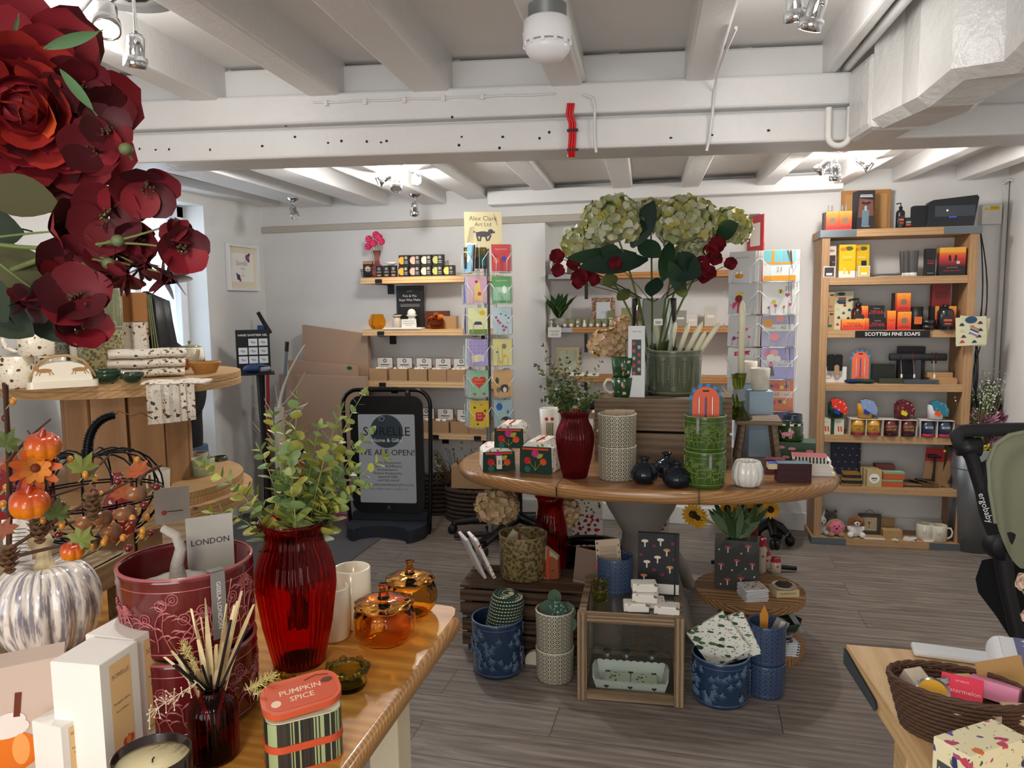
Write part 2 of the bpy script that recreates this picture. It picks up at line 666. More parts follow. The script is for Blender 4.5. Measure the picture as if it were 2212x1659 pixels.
dr=struct('door_1',t,mat('#e9ebee',.35),.006)
gl=MB().box((yd,(dj+dn)/2,(dt+.7)/2),(.006,dj-dn-.05,dt-.8)).build('door_glass',glass('#f4faff',0.0),dr)
hb=MB()
for z in(.5,1.05,1.78):
 hb.base(XL-.10,dj-.012,z,.02,.02,.09)
hb.build('door_hinge',mat('#d9dadc',.4,.4),dr)
M_DAYP=mat('#b9c2e2',.9)
ps=MB().box((yd+.012,dj-.78,1.62),(.002,.24,.34))
for i in range(13):
 ps.box((yd+.0145,dj-.78+(i%3)*.01,1.74-i*.02),(.001,.19-(i*37%5)*.02,.005),1)
solo('poster',ps,[M_DAYP,INK],'pale blue printed notice stuck to the glazed door behind the red flowers','poster',(0,0,0))
sg=MB().box((yd+.012,dj-.24,.98),(.002,.3,.2))
sg.text('SORELLE',.05,TR(yd+.0135,dj-.24,.99)@RZ(-pi/2)@RX(pi/2),1)
solo('door_sticker',sg,[mat('#3b5565',.6),mat('#7d9fae',.6)],'slate blue shop sticker low on the door glass','sticker',(0,0,0))
b=MB()
for j in range(24):
 for i in range(5):
  b.box((-4.3,4.25+i*.23+(j%2)*.11,.05+j*.078),(.1,.22,.07))
struct('wall_outside',b,mat('#c9c4c0',.9),.004)
def strip(name,quad,z0,z1,m=None,z0b=None,z1b=None,bevel=.008):
 """a timber: quad = near left, near right, far right, far left (x,y)"""
 t=MB()
 zb=[z0,z0,z0b or z0,z0b or z0]
 zt=[z1,z1,z1b or z1,z1b or z1]
 vs=[(p[0],p[1],z)for p,z in zip(quad,zb)]+[(p[0],p[1],z)for p,z in zip(quad,zt)]
 t.add(vs,[(0,3,2,1),(4,5,6,7),(0,1,5,4),(1,2,6,5),(2,3,7,6),(3,0,4,7)])
 return struct(name,t,m or M_BEAM,bevel)
bl,br_=az(250,352,2.0),az(2100,292,2.0)
dv=(br_-bl).normalized()
nv=Vector((-dv.y,dv.x,0))
a0,a1=bl-dv*1.6,br_+dv*1.1
def seg(a,b,f0,f1):
 return[a+nv*f0,b+nv*f0,b+nv*f1,a+nv*f1]
strip('beam_main_lower',seg(a0,a1,0.012,.2),2.0,2.095)
a1u=az(1868,230,2.1)
a1u=bl+dv*(a1u-bl).dot(dv)
strip('beam_main_upper',seg(a0,a1u,-0.012,.2),2.105,2.2)
strip('beam_main_core',seg(a0,a1,0.04,.19),2.08,2.3)
joff=-0.068
JD=Vector((joff,1,0)).normalized()
def joist(px0,px1,py,z,ylen,toward=-1,rise=0.0,m=None,name='beam_joist'):
 """bottom corners at the given end, running along JD"""
 p,q=az(px0,py,z),az(px1,py,z)
 w_=(q-p).length
 q=p+Vector((w_,0,0))*abs(JD.y)
 q.y=p.y
 e=JD*(ylen*toward)
 if toward<0:
  quad=[p+e,q+e,q,p]
  return strip(name,quad,z-rise,ZC+.02,m,z,ZC+.02)
 quad=[p,q,q+e,p+e]
 return strip(name,quad,z,ZC+.02,m,z+rise,ZC+.02)
for(x0,x1,y)in((205,280,240),(440,505,233),(690,757,224),(905,985,214),(1478,1538,190)):
 joist(x0,x1,y,2.19,4.2)
joist(1196,1262,206,2.19,4.2)
for(x0,x1,y)in((1768,1792,176),):
 joist(x0,x1,y,2.2,4.2)
for x,y in((506,229),(752,221),(1266,203),(1806,174)):
 p=az(x,y,2.215)
 e=p+JD*-4.0
 struct('trim_moulding',MB().tube([p,e],.014,8),M_BEAM)
def far(x0,x1,y,name='beam_joist_far',m=None,zz=None):
 p,q=ay(x0,y,YB-.01),ay(x1,y,YB-.01)
 by=bl.y+(p.x-bl.x)*dv.y/dv.x
 e=JD*-(YB-by-.12)
 z=zz or(p.z+q.z)/2
 strip(name,[p+e,q+e,q,p],z-.03,ZC+.02,m,z,ZC+.02)
for x0,x1,y in((655,719,447),(786,840,445),(914,963,442),(1008,1053,430),(1158,1200,416),(1325,1367,412),(1470,1508,410),(1629,1668,406),(1790,1822,402),(1925,1955,393),(2065,2100,390)):
 far(x0,x1,y)
p=axx(601,455,XL)
strip('beam_wall_left',[(XL-.02,2.3),(XL+.14,2.3),(XL+.16,YB),(XL-.02,YB)],p.z-.04,ZC,None,p.z,ZC)
z0,z1=ay(1300,432,YB-.13).z,ay(1300,407,YB-.13).z
xa,xb=ay(1052,430,YB-.13).x,ay(1822,430,YB-.13).x
strip('beam_wall_plate',[(xa,YB-.13),(xb,YB-.13),(xb,YB+.02),(xa,YB+.02)],z0,z1+.02)
q0,q1=az(1878,276,1.99),az(2300,62,1.99)
m_=MB()
d_=(q1-q0).normalized()
n_=Vector((d_.y,-d_.x,0))
if n_.x<0:
 n_=-n_
ring=[]
L_=(q1-q0).length+.5
N_=9
for i in range(N_+1):
 c_=q0+d_*(L_*i/N_)
 wv=.02*math.sin(i*1.9)
 wid=.21+.02*math.sin(i*2.3)
 zb_=1.99+.014*math.sin(i*2.7)
 ring.append([c_+n_*wv+Vector((0,0,zb_-1.99+.02)),c_+n_*(wv+.03)+Vector((0,0,zb_-1.99-.005)),c_+n_*(wv+wid-.05)+Vector((0,0,zb_-1.99-.0)),c_+n_*(wv+wid)+Vector((0,0,zb_-1.99+.035)),c_+n_*(wv+wid)+Vector((0,0,.3)),c_+n_*wv+Vector((0,0,.3))])
vs=[v for r_ in ring for v in r_]
fs=[(i*6+k,i*6+(k+1)%6,(i+1)*6+(k+1)%6,(i+1)*6+k)for i in range(N_)for k in range(6)]
fs+=[(5,4,3,2,1,0),tuple(N_*6+k for k in range(6))]
m_.add(vs,fs)
o=struct('beam_brace',m_,M_ROUGH,.012)
k0=az(1866,286,1.985)
k1=az(1960,284,1.985)
strip('beam_knee',[k0-nv*.045,k1-nv*.045+dv*.02,k1+nv*.15+dv*.02,k0+nv*.15],1.985,2.2,M_ROUGH,bevel=.02)
wb=MB()
for k,(x0,y0,x1,y1)in enumerate(((1234,208,1236,222),)):
 c_=az(1233,213,2.17)
 wb.box((c_.x,c_.y-.016,2.165),(.032,.03,.03))
solo('junction_box',wb,WHITE,'small white cable box on the main beam above the red cables','cable box',(0,0,0),bevel=.003)
rc=MB()
def beam_pt(px,py,off=-.017):
 """point on the front face of the main beam under a pixel"""
 d=ray(px,py)
 o_=Vector((0,0,EYE))
 n3=Vector((nv.x,nv.y,0))
 tt=(bl-o_).dot(n3)/d.dot(n3)
 return o_+d*tt+n3*off
for k in range(3):
 x=1227+k*5.5
 pts=[beam_pt(x+1,226,-.016),beam_pt(x-2,250,-.016),beam_pt(x+4,268,-.008),beam_pt(x+4,300,-.008),beam_pt(x+2,326,-.008),beam_pt(x+2,337,.01)]
 rc.tube(pts,.0042,8)
rc.box(tuple(beam_pt(1237,283,-.009)),(.034,.012,.008),1)
rc.box(tuple(beam_pt(1237,325,-.009)),(.034,.012,.006),1)
solo('red_cable',rc,[mat('#d3141c',.4),mat('#3c1416',.4)],'bundle of three red cables clipped down the white main beam','cable',(0,0,0))
cb=MB()
cb.tube([beam_pt(1262,208,-.018),beam_pt(1280,215,-.018),beam_pt(1285,235,-.016),beam_pt(1284,262,-.006),beam_pt(1284,300,-.004),beam_pt(1288,330,-.002)],.0045,8)
solo('white_cable',cb,M_BEAM,'white painted cable curling down the beam just right of the red cables','cable',(0,0,0))
cb=MB()
cb.tube([az(1590,60,2.18),az(1568,110,2.18),az(1550,160,2.18),beam_pt(1541,200,-.018),beam_pt(1537,250,-.018),beam_pt(1535,270,-.006),beam_pt(1532,300,-.004),beam_pt(1526,326,.0)],.0045,8)
solo('white_cable',cb,M_BEAM,'long white painted cable running down a joist and over the middle of the beam','cable',(0,0,0))
cb=MB()
cb.tube([beam_pt(680+i*52,224-i*1.9+(2 if i%2 else 0),-.016)for i in range(11)],.0035,6)
for i in range(5):
 p=beam_pt(708+i*84,226-i*3.5,-.016)
 cb.box(tuple(p),(.012,.01,.018))
solo('white_cable',cb,M_BEAM,'thin white cable clipped along the top left of the main beam','cable',(0,0,0))
bx=MB()
rr=random.Random(3)
for x,y in[(297,320),(361,321),(332,322),(450,322),(632,267),(563,314),(634,294),(706,307),(735,303),(790,304),(821,306),(833,303),(996,294),(1085,294),(1078,318),(990,312),(1165,297),(1186,284),(1450,296),(1540,290),(1662,280),(615,270),(668,266),(978,255)]:
 q=beam_pt(x,y,.0115 if y>255 else-.0125)
 bx.ball(tuple(q),(.0035+.002*rr.random(),.0012,.003+.002*rr.random()),8,6)
struct('trim_nail_holes',bx,INK)
ub=MB()
p0,p1=beam_pt(1786,236,-.02),beam_pt(1832,234,-.02)
zb_=beam_pt(1808,318,-.02).z
mid=(p0+p1)/2
pts=[p0]+[Vector((mid.x-(mid.x-p0.x)*math.cos(a),mid.y-(mid.y-p0.y)*math.cos(a),zb_+.03-.03*math.sin(a)))for a in[pi*i/10 for i in range(11)]]+[p1]
ub.tube(pts,.0095,10)
solo('rope_loop',ub,mat('#e8e5df',.7,bump=.6),'white U-shaped rope loop hanging from the beam at the right','hook',(0,0,0))
cd=MB()
for px in(2157,2171):
 p=ay(px,700,YB-.02)
 cd.box((p.x,YB-.02,1.1),(.022,.03,2.2))
cd.tube([ay(2166,397,YB-.05),ay(2180,388,YB-.06),ay(2200,392,YB-.1),ay(2230,384,YB-.2)],.008,8)
struct('trim_8',cd,mat('#cfcecb',.5),.002)
sb=MB()
p=ay(2139,464,YB-.03)
sb.box((0,0,0),(.105,.06,.115))
sb.rect(0.012,.036,.052,.022,1,FR(-.0306))
sb.flat([(-.043,.027),(-.019,.027),(-.031,.047)],1,FR(-.0306))
sb.text('Danger',.011,FR(-.0309)@TR(.012,.038),2)
solo('switch_box',sb,[mat('#cfcdc8',.5),mat('#d8b40c',.5),INK],'pale wall box with yellow danger label beside the router','electrical box',p,bevel=.002)
M_BULB=mat('#fff1dc',.4,emit=14.0)
def head(parent,P,d,lit,power=9,warm=(1.0,.96,.9),L=.085,r=.027,spot=2.2):
 """P: back end of the head relative to parent, d: beam direction"""
 d=Vector(d).normalized()
 M=look(P,d)
 h=MB()
 pr=[(.0005,0),(r*.5,.004),(r*.78,.014),(r*.8,L*.62),(r*.8,L*.66),(r*1.05,L*.7),(r*1.08,L*.98),(r,L),(r*.92,L*.96),(r*.7,L*.75),(.001,L*.74)]
 h.lathe(pr,20,M=M)
 h.ball((0,-r*.7,L*.25),.008,M=M)
 o=h.build('spot_head',CHROME,parent)
 b=MB()
 b.disc(0,0,r*.82,0,M@TR(0,0,L*.93))
 b.build('bulb',M_BULB if lit else mat('#cfcac2',.3),o)
 if lit:
  w=Vector(parent.location)+P+d*(L+.02)
  lamp('SPOT','spot_beam',w,power,warm,w+d,.02,spot,.8)
 return o
def cluster(label,px,py,heads,rp=.125,zc=ZC,spill=12):
 p=az(px,py,zc-.015)
 t=thing('ceiling_spotlight',label,'ceiling light',(p.x,p.y,zc),0)
 pl=MB().lathe([(.0005,-.03),(rp*.35,-.028),(rp*.5,-.016),(rp*.97,-.012),(rp,-.004),(rp,0)],36)
 pl.build('ceiling_plate',CHROME,t)
 for(hx,hy,dist,d,lit,pw)in heads:
  hp=ad(hx,hy,dist)-Vector((p.x,p.y,zc))
  v=Vector((hp.x,hp.y,0))
  if v.length>rp*.8:
   v=v.normalized()*rp*.8
  MB().tube([(v.x,v.y,-.012),(v.x,v.y,-.05),tuple(hp)],.0045,8).build('arm',CHROME,t)
  head(t,hp,d,lit,pw)
 q=ad(heads[0][0],heads[0][1],heads[0][2])
 lamp('POINT','spot_spill',(p.x,p.y-.05,zc-.17),spill,(1.0,.97,.93),size=.06)
 return t
D1=(az(865,350,2.28)).y
cluster('chrome three-head spotlight with two lit bulbs, left side beyond the main beam',865,350,[(846,378,4.0,(-.75,-.5,-.5),True,22),(858,380,3.9,(.1,-.5,-1),False,0),(896,376,4.05,(.5,-.9,-.7),True,22)])
cluster('chrome three-head spotlight below the white rope loop at the right',1822,322,[(1795,345,3.75,(-.7,.1,-.6),True,18),(1806,352,3.7,(0,.2,-1),True,18),(1850,342,3.8,(.8,-.25,-.7),True,18)],.115,spill=11)
cluster('large chrome three-head spotlight in the top left corner above the red peony',275,-8,[(165,35,1.78,(-.9,-.2,-.6),True,5),(232,10,1.66,(.35,-.5,-.9),True,8),(293,68,1.86,(-.25,.2,-1),True,6)],spill=2.2)
cluster('chrome spotlight cut off by the top edge near the right corner',1745,-50,[(1775,-20,1.75,(-.25,.5,-.9),False,0),(1716,-35,1.8,(.1,.3,-.9),True,3)],.1,spill=1.6)
for lab,px,py,hx,hy,d,pw,lit in(('small single chrome spotlight pointing right, near the left back corner',634,437,640,449,(.5,-.4,-1),5,False),('small single chrome spotlight above the sage and cream price board shelves',898,428,897,437,(-.25,.5,-1),10,True)):
 p=az(px,py,2.19)
 t=thing('ceiling_spotlight',lab,'ceiling light',(p.x,p.y,2.215),0)
 MB().lathe([(.0005,-.03),(.012,-.028),(.042,-.012),(.044,0)],24).build('ceiling_plate',CHROME,t)
 hp=Vector((.0,-.02,-.055))
 MB().tube([(0,0,-.02),tuple(hp)],.004,8).build('arm',CHROME,t)
 head(t,hp,d,lit,pw,(1.0,.72,.42),spot=1.5)
p=az(1182,12,2.19)
t=thing('smoke_detector','white domed smoke detector with a ring of vents on the joist','smoke detector',(p.x,p.y,2.19))
MB().lathe([(.045,-.03),(.045,0)],32).build('mount',mat('#9a9fa1',.35,.8),t)
d=MB().lathe([(.046,-.03),(.055,-.036),(.056,-.056),(.058,-.062),(.056,-.085)],36)
d.lathe([(.0005,-.128),(.02,-.126),(.038,-.118),(.05,-.104),(.055,-.09),(.053,-.088),(.0005,-.088)],36)
for i in range(12):
 a=2*pi*i/12
 d.box((.054,0,-.088),(.006,.008,.012),0,RZ(a))
d.build('dome',mat('#f1f1f3',.3),t)
MB().lathe([(.0005,-.1),(.042,-.098),(.042,-.08),(.0005,-.08)],24).build('vent',INK,t)
W_OAK=wood('oval_table','#b0825a','#7d5535',0,1.8,.32,.3,.3,.6,knots=False)
W_OAKR=wood('oval_table_rim','#bd8e5c','#8a6038',0,2.4,.28,.35,.35,.6,knots=False)
TZ=.76
TC=Vector((-.26,3.5))
ta,tb_=.862,.53
def oval(a,b,n=96,e=2.25):
 out=[]
 for i in range(n):
  t=2*pi*i/n
  c,s_=math.cos(t),math.sin(t)
  out.append((a*abs(c)**(2/e)*(1 if c>0 else-1),b*abs(s_)**(2/e)*(1 if s_>0 else-1)))
 return out
t_oval=thing('oval_table','large oval oak table with thick rounded edge in the middle of the shop','table',(TC.x,TC.y,0))
tm=MB()
prof=[(.9,.70),(.985,.705),(1.0,.72),(1.0,.742),(.99,.755),(.975,TZ)]
rings=[[(x*s_,y*s_,z)for x,y in oval(ta,tb_)]for s_,z in prof]
vs=[v for r_ in rings for v in r_]
n_=96
tm.add(vs,[(j*n_+i,j*n_+(i+1)%n_,(j+1)*n_+(i+1)%n_,(j+1)*n_+i)for j in range(len(prof)-1)for i in range(n_)],1,True)
tm.flat([v for v in rings[-1]],0)
tm.flat([v for v in reversed(rings[0])],0)
top=tm.build('tabletop',[W_OAK,W_OAKR],t_oval)
g=MB()
for i,s_ in enumerate((.86,)):
 ov=oval(ta*s_,tb_*.84)
 for k in range(96):
  a_,b_=ov[k],ov[(k+1)%96]
  a2,b2=(a_[0]*.994,a_[1]*.994),(b_[0]*.994,b_[1]*.994)
  g.add([(a_[0],a_[1],TZ+.0006),(b_[0],b_[1],TZ+.0006),(b2[0],b2[1],TZ+.0006),(a2[0],a2[1],TZ+.0006)],[(0,1,2,3)])
for x in(-.30,.27):
 g.box((x,0,TZ),(.003,1.03,.0014))
 g.box((x,-tb_*.985,TZ-.03),(.003,.02,.05))
g.build('seam',mat('#3c2513',.6),t_oval)
M_PED=mat('#9b958e',.45,bump=.15)
pb=MB().lathe([(.2,.12),(.19,.18),(.1,.26),(.09,.4),(.16,.52),(.2,.62),(.21,.66)],32)
pb.build('pedestal',M_PED,t_oval,(0,.1,0))
MB().box((0,-.2,.683),(.34,.2,.045)).build('bearer',wood('dark_block','#5d3b22','#2e1a0e',0,2),t_oval,bevel=.004)
for a in(5.4,0.9,2.5):
 f=MB()
 pts=[(.08,0,.28),(.2,0,.26),(.3,0,.15),(.36,0,.05),(.42,0,.03)]
 f.tube(pts,[.055,.05,.042,.034,.03],10)
 f.M=None
 o=f.build('leg',M_PED,t_oval)
 o.rotation_euler=(0,0,a)
 o.location=(0,.1,0)
W_DK=wood('crate_dark','#5b432f','#2f2118',0,1.8,.6)
cf=az(993,1400,0)
def crate(label,loc,w_,d_,h_,rz,m=W_DK,slats=3,feet=False,top=True):
 t=thing('wooden_crate',label,'crate',loc,rz)
 n2=2
 sh=h_/n2
 z0=.02 if feet else 0
 for sy in(-1,1):
  b=MB()
  for i in range(n2):
   b.base(0,sy*(d_/2-.007),z0+i*sh+.002,w_,.014,sh-.010)
  b.build('side_slat',m,t,bevel=.002)
 for sx in(-1,1):
  b=MB()
  for i in range(n2):
   b.base(sx*(w_/2-.022),0,z0+i*sh+.002,.014,d_-.03,sh-.010)
  for sy in(-1,1):
   b.base(sx*(w_/2-.036),sy*(d_/2-.03),0,.03,.03,h_+z0-.004)
  b.build('end_panel',m,t,bevel=.002)
 if top:
  b=MB()
  sw=d_/slats
  for i in range(slats):
   b.box((0,-d_/2+sw*(i+.5),z0+h_+.006),(w_,sw-.012,.012))
  b.build('top_board',m,t,bevel=.002)
 return t
dcx=cf.x+.28
crate('dark brown slatted crate on the floor, bottom one of the pair under the table',(dcx,cf.y+.15,0),.545,.28,.13,.05,feet=True)
crate('dark brown slatted crate carrying notebooks and textured pot, upper one of the pair',(dcx,cf.y+.15,.163),.56,.28,.115,.05)
CRZ=.163+.115+.012
W_GR=wood('case','#9c8466','#64503b',2,2.2,.6)
c0,c1=az(1250,1512,0),az(1474,1530,0)
cc,rzc=(c0+c1)/2,math.atan2(c1.y-c0.y,c1.x-c0.x)
cw,ch,cd_=(c1-c0).length+.01,.345,.39
CASE=cc+Vector((-math.sin(rzc),math.cos(rzc),0))*cd_/2
t=thing('display_case','weathered wooden display case with glass front standing on the floor','display case',CASE,rzc)
st=.036
for sx in(-1,1):
 for sy in(-1,1):
  MB().base(sx*(cw/2-st/2),sy*(cd_/2-st/2),0,st,st,ch).build('post',W_GR,t,bevel=.002)
for z in(0.004,ch-st):
 b=MB()
 for sy in(-1,1):
  b.base(0,sy*(cd_/2-st/2),z,cw-st*2,st*.8,st*.95)
 for sx in(-1,1):
  b.base(sx*(cw/2-st/2),0,z,st*.8,cd_-st*2,st*.95)
 b.build('rail',wood('case_rail','#9c8466','#64503b',0,2.2,.6),t,bevel=.002)
MB().box((0,0,.012),(cw-.05,cd_-.05,.012)).build('bottom_board',wood('case_floor','#6d5641','#3b2c20',0,2),t)
b=MB()
b.box((0,0,ch-.008),(cw-.06,cd_-.06,.004))
b.box((0,-cd_/2+.02,ch/2),(cw-.072,.003,ch-.075))
b.build('glass_pane',glass('#e8f2ee',0.0,1.3),t)
CTZ=ch-.006
def case_pt(x,y,z):
 return CASE+Vector((x*math.cos(rzc)-y*math.sin(rzc),x*math.sin(rzc)+y*math.cos(rzc),z))
W_PINE=wood('drum','#b98f62','#7c5735',0,2.0,.55)
def drum(label,c,r0,r1,z0,z1,th,core,m,mc=None,n=64,planks=None):
 t=thing('cable_drum',label,'display stand',(c[0],c[1],z0))
 for nm,rr_,za in(('lower_disc',r0,0),('upper_disc',r1,z1-z0-th)):
  d=MB().lathe([(rr_,za+.0),(rr_,za+th*.47),(rr_*.992,za+th*.5),(rr_,za+th*.53),(rr_,za+th)],n,sm=False)
  d.build(nm,m,t,bevel=.002)
 b=MB()
 k=planks or 18
 for i in range(k):
  a=2*pi*i/k
  b.box((core*math.cos(a),core*math.sin(a),(z1-z0)/2),(.02,2*core*math.sin(pi/k)*.985,z1-z0-2*th),0,None)if False else b.add([Vector(v)for v in MB().box((core,0,(z1-z0)/2),(.02,2*core*math.sin(pi/k)*.975,z1-z0-2*th-.001),0,RZ(a)).v],MB().box((0,0,0),(1,1,1)).f)
 b.build('core_planks',mc or m,t)
 return t
drum('small pine cable drum holding mushroom gifts, right of the display case',(.23,3.33),.235,.232,0,.255,.03,.12,W_PINE,planks=12)
DZ=.255
W_OLD=wood('old_drum','#c69f6b','#94714a',0,2.0,.65,0,.25,.6)
W_OLDV=wood('old_drum_core','#b48a60','#8a6442',2,1.2,.65,0,.4,.7)
DRM=Vector((-2.2,2.5,0))
drum('large reclaimed wooden cable drum with woodland mugs and towels, upper of two',DRM,.42,.43,.78,1.25,.05,.215,W_OLD,W_OLDV,planks=11)
drum('large reclaimed wooden cable drum standing on the floor, lower of two',DRM,.44,.455,0,.78,.05,.215,W_OLD,W_OLDV,planks=11)
kn=MB()
kn.lathe([(.0005,0),(.014,.001)],14)
D2,D1Z=1.25,.83
W_PT=wood('near_table','#d79a44','#aa712c',0,1.6,.42,.08,.3,.6)
W_PTE=wood('near_table_edge','#cf9c5c','#9c6a36',0,3.4,.35,.3,.6,.8,knots=False)
NZ=.75
E1,E2=az(1000,1311,NZ),az(742,1659,NZ)
ed=(E2-E1).normalized()
en=Vector((ed.y,-ed.x,0))
if en.x>0:
 en=-en
fd=az(943,1285,NZ)-az(990,1289.5,NZ)
fd=Vector((fd.x,fd.y,0)).normalized()
def npt(a,b):
 return E1+ed*a+fd*b
rzt=math.atan2(-fd.y,-fd.x)
tbl=thing('pine_table','honey coloured pine table with a rounded front edge in the near left corner','table',(E1.x,E1.y,0),rzt)
iv=(TR(E1.x,E1.y,0)@RZ(rzt)).inverted()
def tl(p):
 return iv@Vector(p)
far_c,near_c=tl(npt(0,2.0)),tl(npt(1.35,0))
a3=tl(npt(1.35,2.0))
m_=MB()
rr_=.06
cor=[Vector((-.005-rr_,0)),Vector((-.005-rr_*.4,-.004)),Vector((-.012,-.02)),Vector((0,-rr_))]
dl=(near_c-Vector((0,0,0))).normalized()
c_pts=[(far_c.x,far_c.y),(-rr_,0.0),(-rr_*.45,-.004),(-.014+dl.x*.01,dl.y*.015-.004),(dl.x*rr_-.006,dl.y*rr_),(near_c.x-.006,near_c.y),(a3.x,a3.y)]
c_pts.reverse()
m_.prism(c_pts,NZ-.035,NZ)
m_.build('tabletop',W_PT,tbl,bevel=.006)
b=MB()
b.tube([(dl.x*.05-.008,dl.y*.05,NZ-.02),(dl.x*.08-.006,dl.y*.08,NZ-.02),(near_c.x-.006,near_c.y,NZ-.02)],[.012,.02,.02],14)
b.build('edge_moulding',W_PTE,tbl)
lg=az(886,1530,.55)
l_=tl(lg)
M_CP=mat('#e5d8b8',.5,bump=.1)
for k,(x,y)in enumerate(((l_.x-.045,l_.y-.02),(l_.x-.3,l_.y-.9),(l_.x-1.6,l_.y))):
 MB().base(x,y,0,.075,.075,NZ-.04).build('leg',M_CP,tbl,bevel=.004)
MB().base(l_.x-.8,l_.y,NZ-.14,1.5,.02,.1).base(l_.x-.13,l_.y-.46,NZ-.14,.02,.82,.1,0).build('apron',M_CP,tbl,bevel=.002)
W_BN=wood('bench','#dcbb8c','#c09764',1,1.5,.5,0,.25,.6)
B0,B1=az(1828,1392,.75),az(2080,1413,.75)
bd=(B1-B0).normalized()
BE=az(2010,1659,.75)
bn=(BE-B0).normalized()
ben=thing('wooden_bench_table','pale wooden display table with metal corner strap in the near right corner','table',(0,0,0))
m_=MB()
q=[B0,B0+bn*1.1,B0+bn*1.1+bd*.9,B0+bd*.9]
m_.prism([(v.x,v.y)for v in q],.705,.75)
m_.build('tabletop',W_BN,ben,bevel=.003)
b=MB()
for v in(B0+bn*.17+bd*.09,B0+bn*.17+bd*.8):
 bb=MB().base(v.x,v.y,0,.07,.09,.70)
 bb.build('leg',W_BN,ben,bevel=.003)
b=MB()
o_=Vector((bd.y,-bd.x,0))*0
s0,s1=B0-bd*.002+bn*.0,B0-bd*.002+bn*.2
lft=Vector((-bn.y,bn.x,0))
if lft.x>0:
 lft=-lft
b.add([(s0+lft*.001)+Vector((0,0,-.006)),s1+lft*.001+Vector((0,0,-.02)),s1+bn*.012+lft*.001+Vector((0,0,-.03)),s1+lft*.001+Vector((0,0,-.043)),s0+lft*.001+Vector((0,0,-.043))],[(0,1,2,3,4)])
b.add([(s0+lft*.003)+Vector((0,0,-.006)),s1+lft*.003+Vector((0,0,-.02)),s1+bn*.012+lft*.003+Vector((0,0,-.03)),s1+lft*.003+Vector((0,0,-.043)),s0+lft*.003+Vector((0,0,-.043))],[(4,3,2,1,0)])
b.build('corner_strap',mat('#59636b',.45,.7),ben)
W_SH=wood('shelf_unit','#c09a70','#9a7754',0,1.3,.55,0,.2,.6)
W_SHV=wood('shelf_unit_v','#b8926a','#967350',2,1.3,.55,0,.2,.6)
s0,s1=az(1753,1174,0),az(2081,1187,0)
rzs=math.radians(2.0)
UW=(s1-s0).length
UD=.27
SF=(s0+s1)/2
SF=Vector((SF.x,SF.y-.02,0))
SU=thing('shelf_unit','tall open wooden shelf unit with metal corner straps against the right of the back wall','shelving unit',SF,rzs)
STOP=HZ((SF.x,SF.y),492)
def sp(x,y,z):
 """point on the shelf unit; x from its middle, y back from its front"""
 return SF+Vector((x*math.cos(rzs)-y*math.sin(rzs),x*math.sin(rzs)+y*math.cos(rzs),z))
def sx_of(px):
 """x along the unit front for a pixel column, at mid height"""
 p=ay(px,830,SF.y)
 return(p.x-SF.x)/math.cos(rzs)
SHZ=[]
for py in(1160,1062,951,838,721,605):
 SHZ.append(HZ((SF.x,SF.y),py-8-(py-650)*.0))
pw=.045
for sx in(-1,1):
 MB().base(sx*(UW/2-pw/2-.012),UD/2,.045,pw,UD-.02,STOP-.09).build('side_panel',W_SHV,SU,bevel=.002)
b=MB().base(0,UD/2,0,UW,UD,.045)
b.build('bottom_board',W_SH,SU,bevel=.002)
MB().base(0,UD/2,STOP-.045,UW,UD,.045).build('top_board',W_SH,SU,bevel=.002)
SHZ[0]=.045
for z in SHZ[1:]:
 MB().base(0,UD/2,z-.045,UW-.024-2*pw-.001,UD-.02,.045).build('shelf',W_SH,SU,bevel=.002)
for sx in(-1,1):
 for z in(.0225,STOP-.0225):
  k=MB().box((sx*(UW/2-.1),-.001,z),(.2,.003,.04))
  k.box((sx*(UW/2+.001),.05,z),(.003,.1,.04))
  k.build('corner_strap',mat('#6f7981',.4,.7),SU)
SHT=[.045]+SHZ[1:]+[STOP]
sg=MB().box((0,-.004,SHZ[4]-.024),(.41,.004,.042))
sg.text('SCOTTISH FINE SOAPS',.03,FR(-.0065,SHZ[4]-.024),1,bold=.012)
solo('shelf_sign',sg,[BLACK,WHITE],'black strip sign with white capital lettering on the shelf edge','sign',sp(-.02,0,0),rzs)
W_SB=wood('bracket_shelf','#e3c49a','#c39c6a',0,1.4,.55,0,.4,.5,knots=False)
BSY=4.93
BS=[]
for k,(px,py,th)in enumerate(((778,600,.045),(783,712,.045),(787,822,.045),(900,934,.045))):
 p=ay(px,py,BSY)
 nm=('top','second','third','lowest')[k]
 t=thing('wall_shelf','pale pine bracket shelf on the back wall behind the card spinner, %s of four'%nm,'shelf',(p.x,BSY,p.z-th),0)
 ln=(-1.33-p.x)
 MB().box((ln/2,.105,th/2),(ln,.21,th)).build('board',W_SB,t,bevel=.002)
 for bxp in(.14,ln-.15):
  b=MB()
  b.box((bxp,-.003,th*.4),(.05,.006,th*.62)).box((bxp,.1,-.003),(.05,.2,.005)).box((bxp,.212,-.03),(.05,.005,.08))
  b.build('bracket',BLACK,t)
 BS.append((p.x,p.z,ln))
W_NS=wood('niche_shelf','#c08a52','#935f30',0,1.4,.5,0,.4,.5,knots=False)
NSY=YB-.03
NS=[]
for k,py in enumerate((592,707,812)):
 p=ay(1184,py,NSY)
 nm=('upper','middle','lower')[k]
 t=thing('niche_shelf','orange brown shelf in the wall niche behind the hydrangeas, %s of three'%nm,'shelf',(p.x,NSY,p.z-.04))
 ln=nr-p.x-.01
 MB().box((ln/2,.1,.02),(ln,.2,.04)).build('board',W_NS,t,bevel=.002)
 MB().box((.085,-.002,.02),(.17,.003,.03)).build('strap',STEEL,t)
 MB().box((.26,.03,-.07),(.022,.012,.13)).build('bracket',BLACK,t)
 NS.append((p.x,p.z))
cp=MB()
e0,e1=az(826,1160,0),az(640,1300,0)
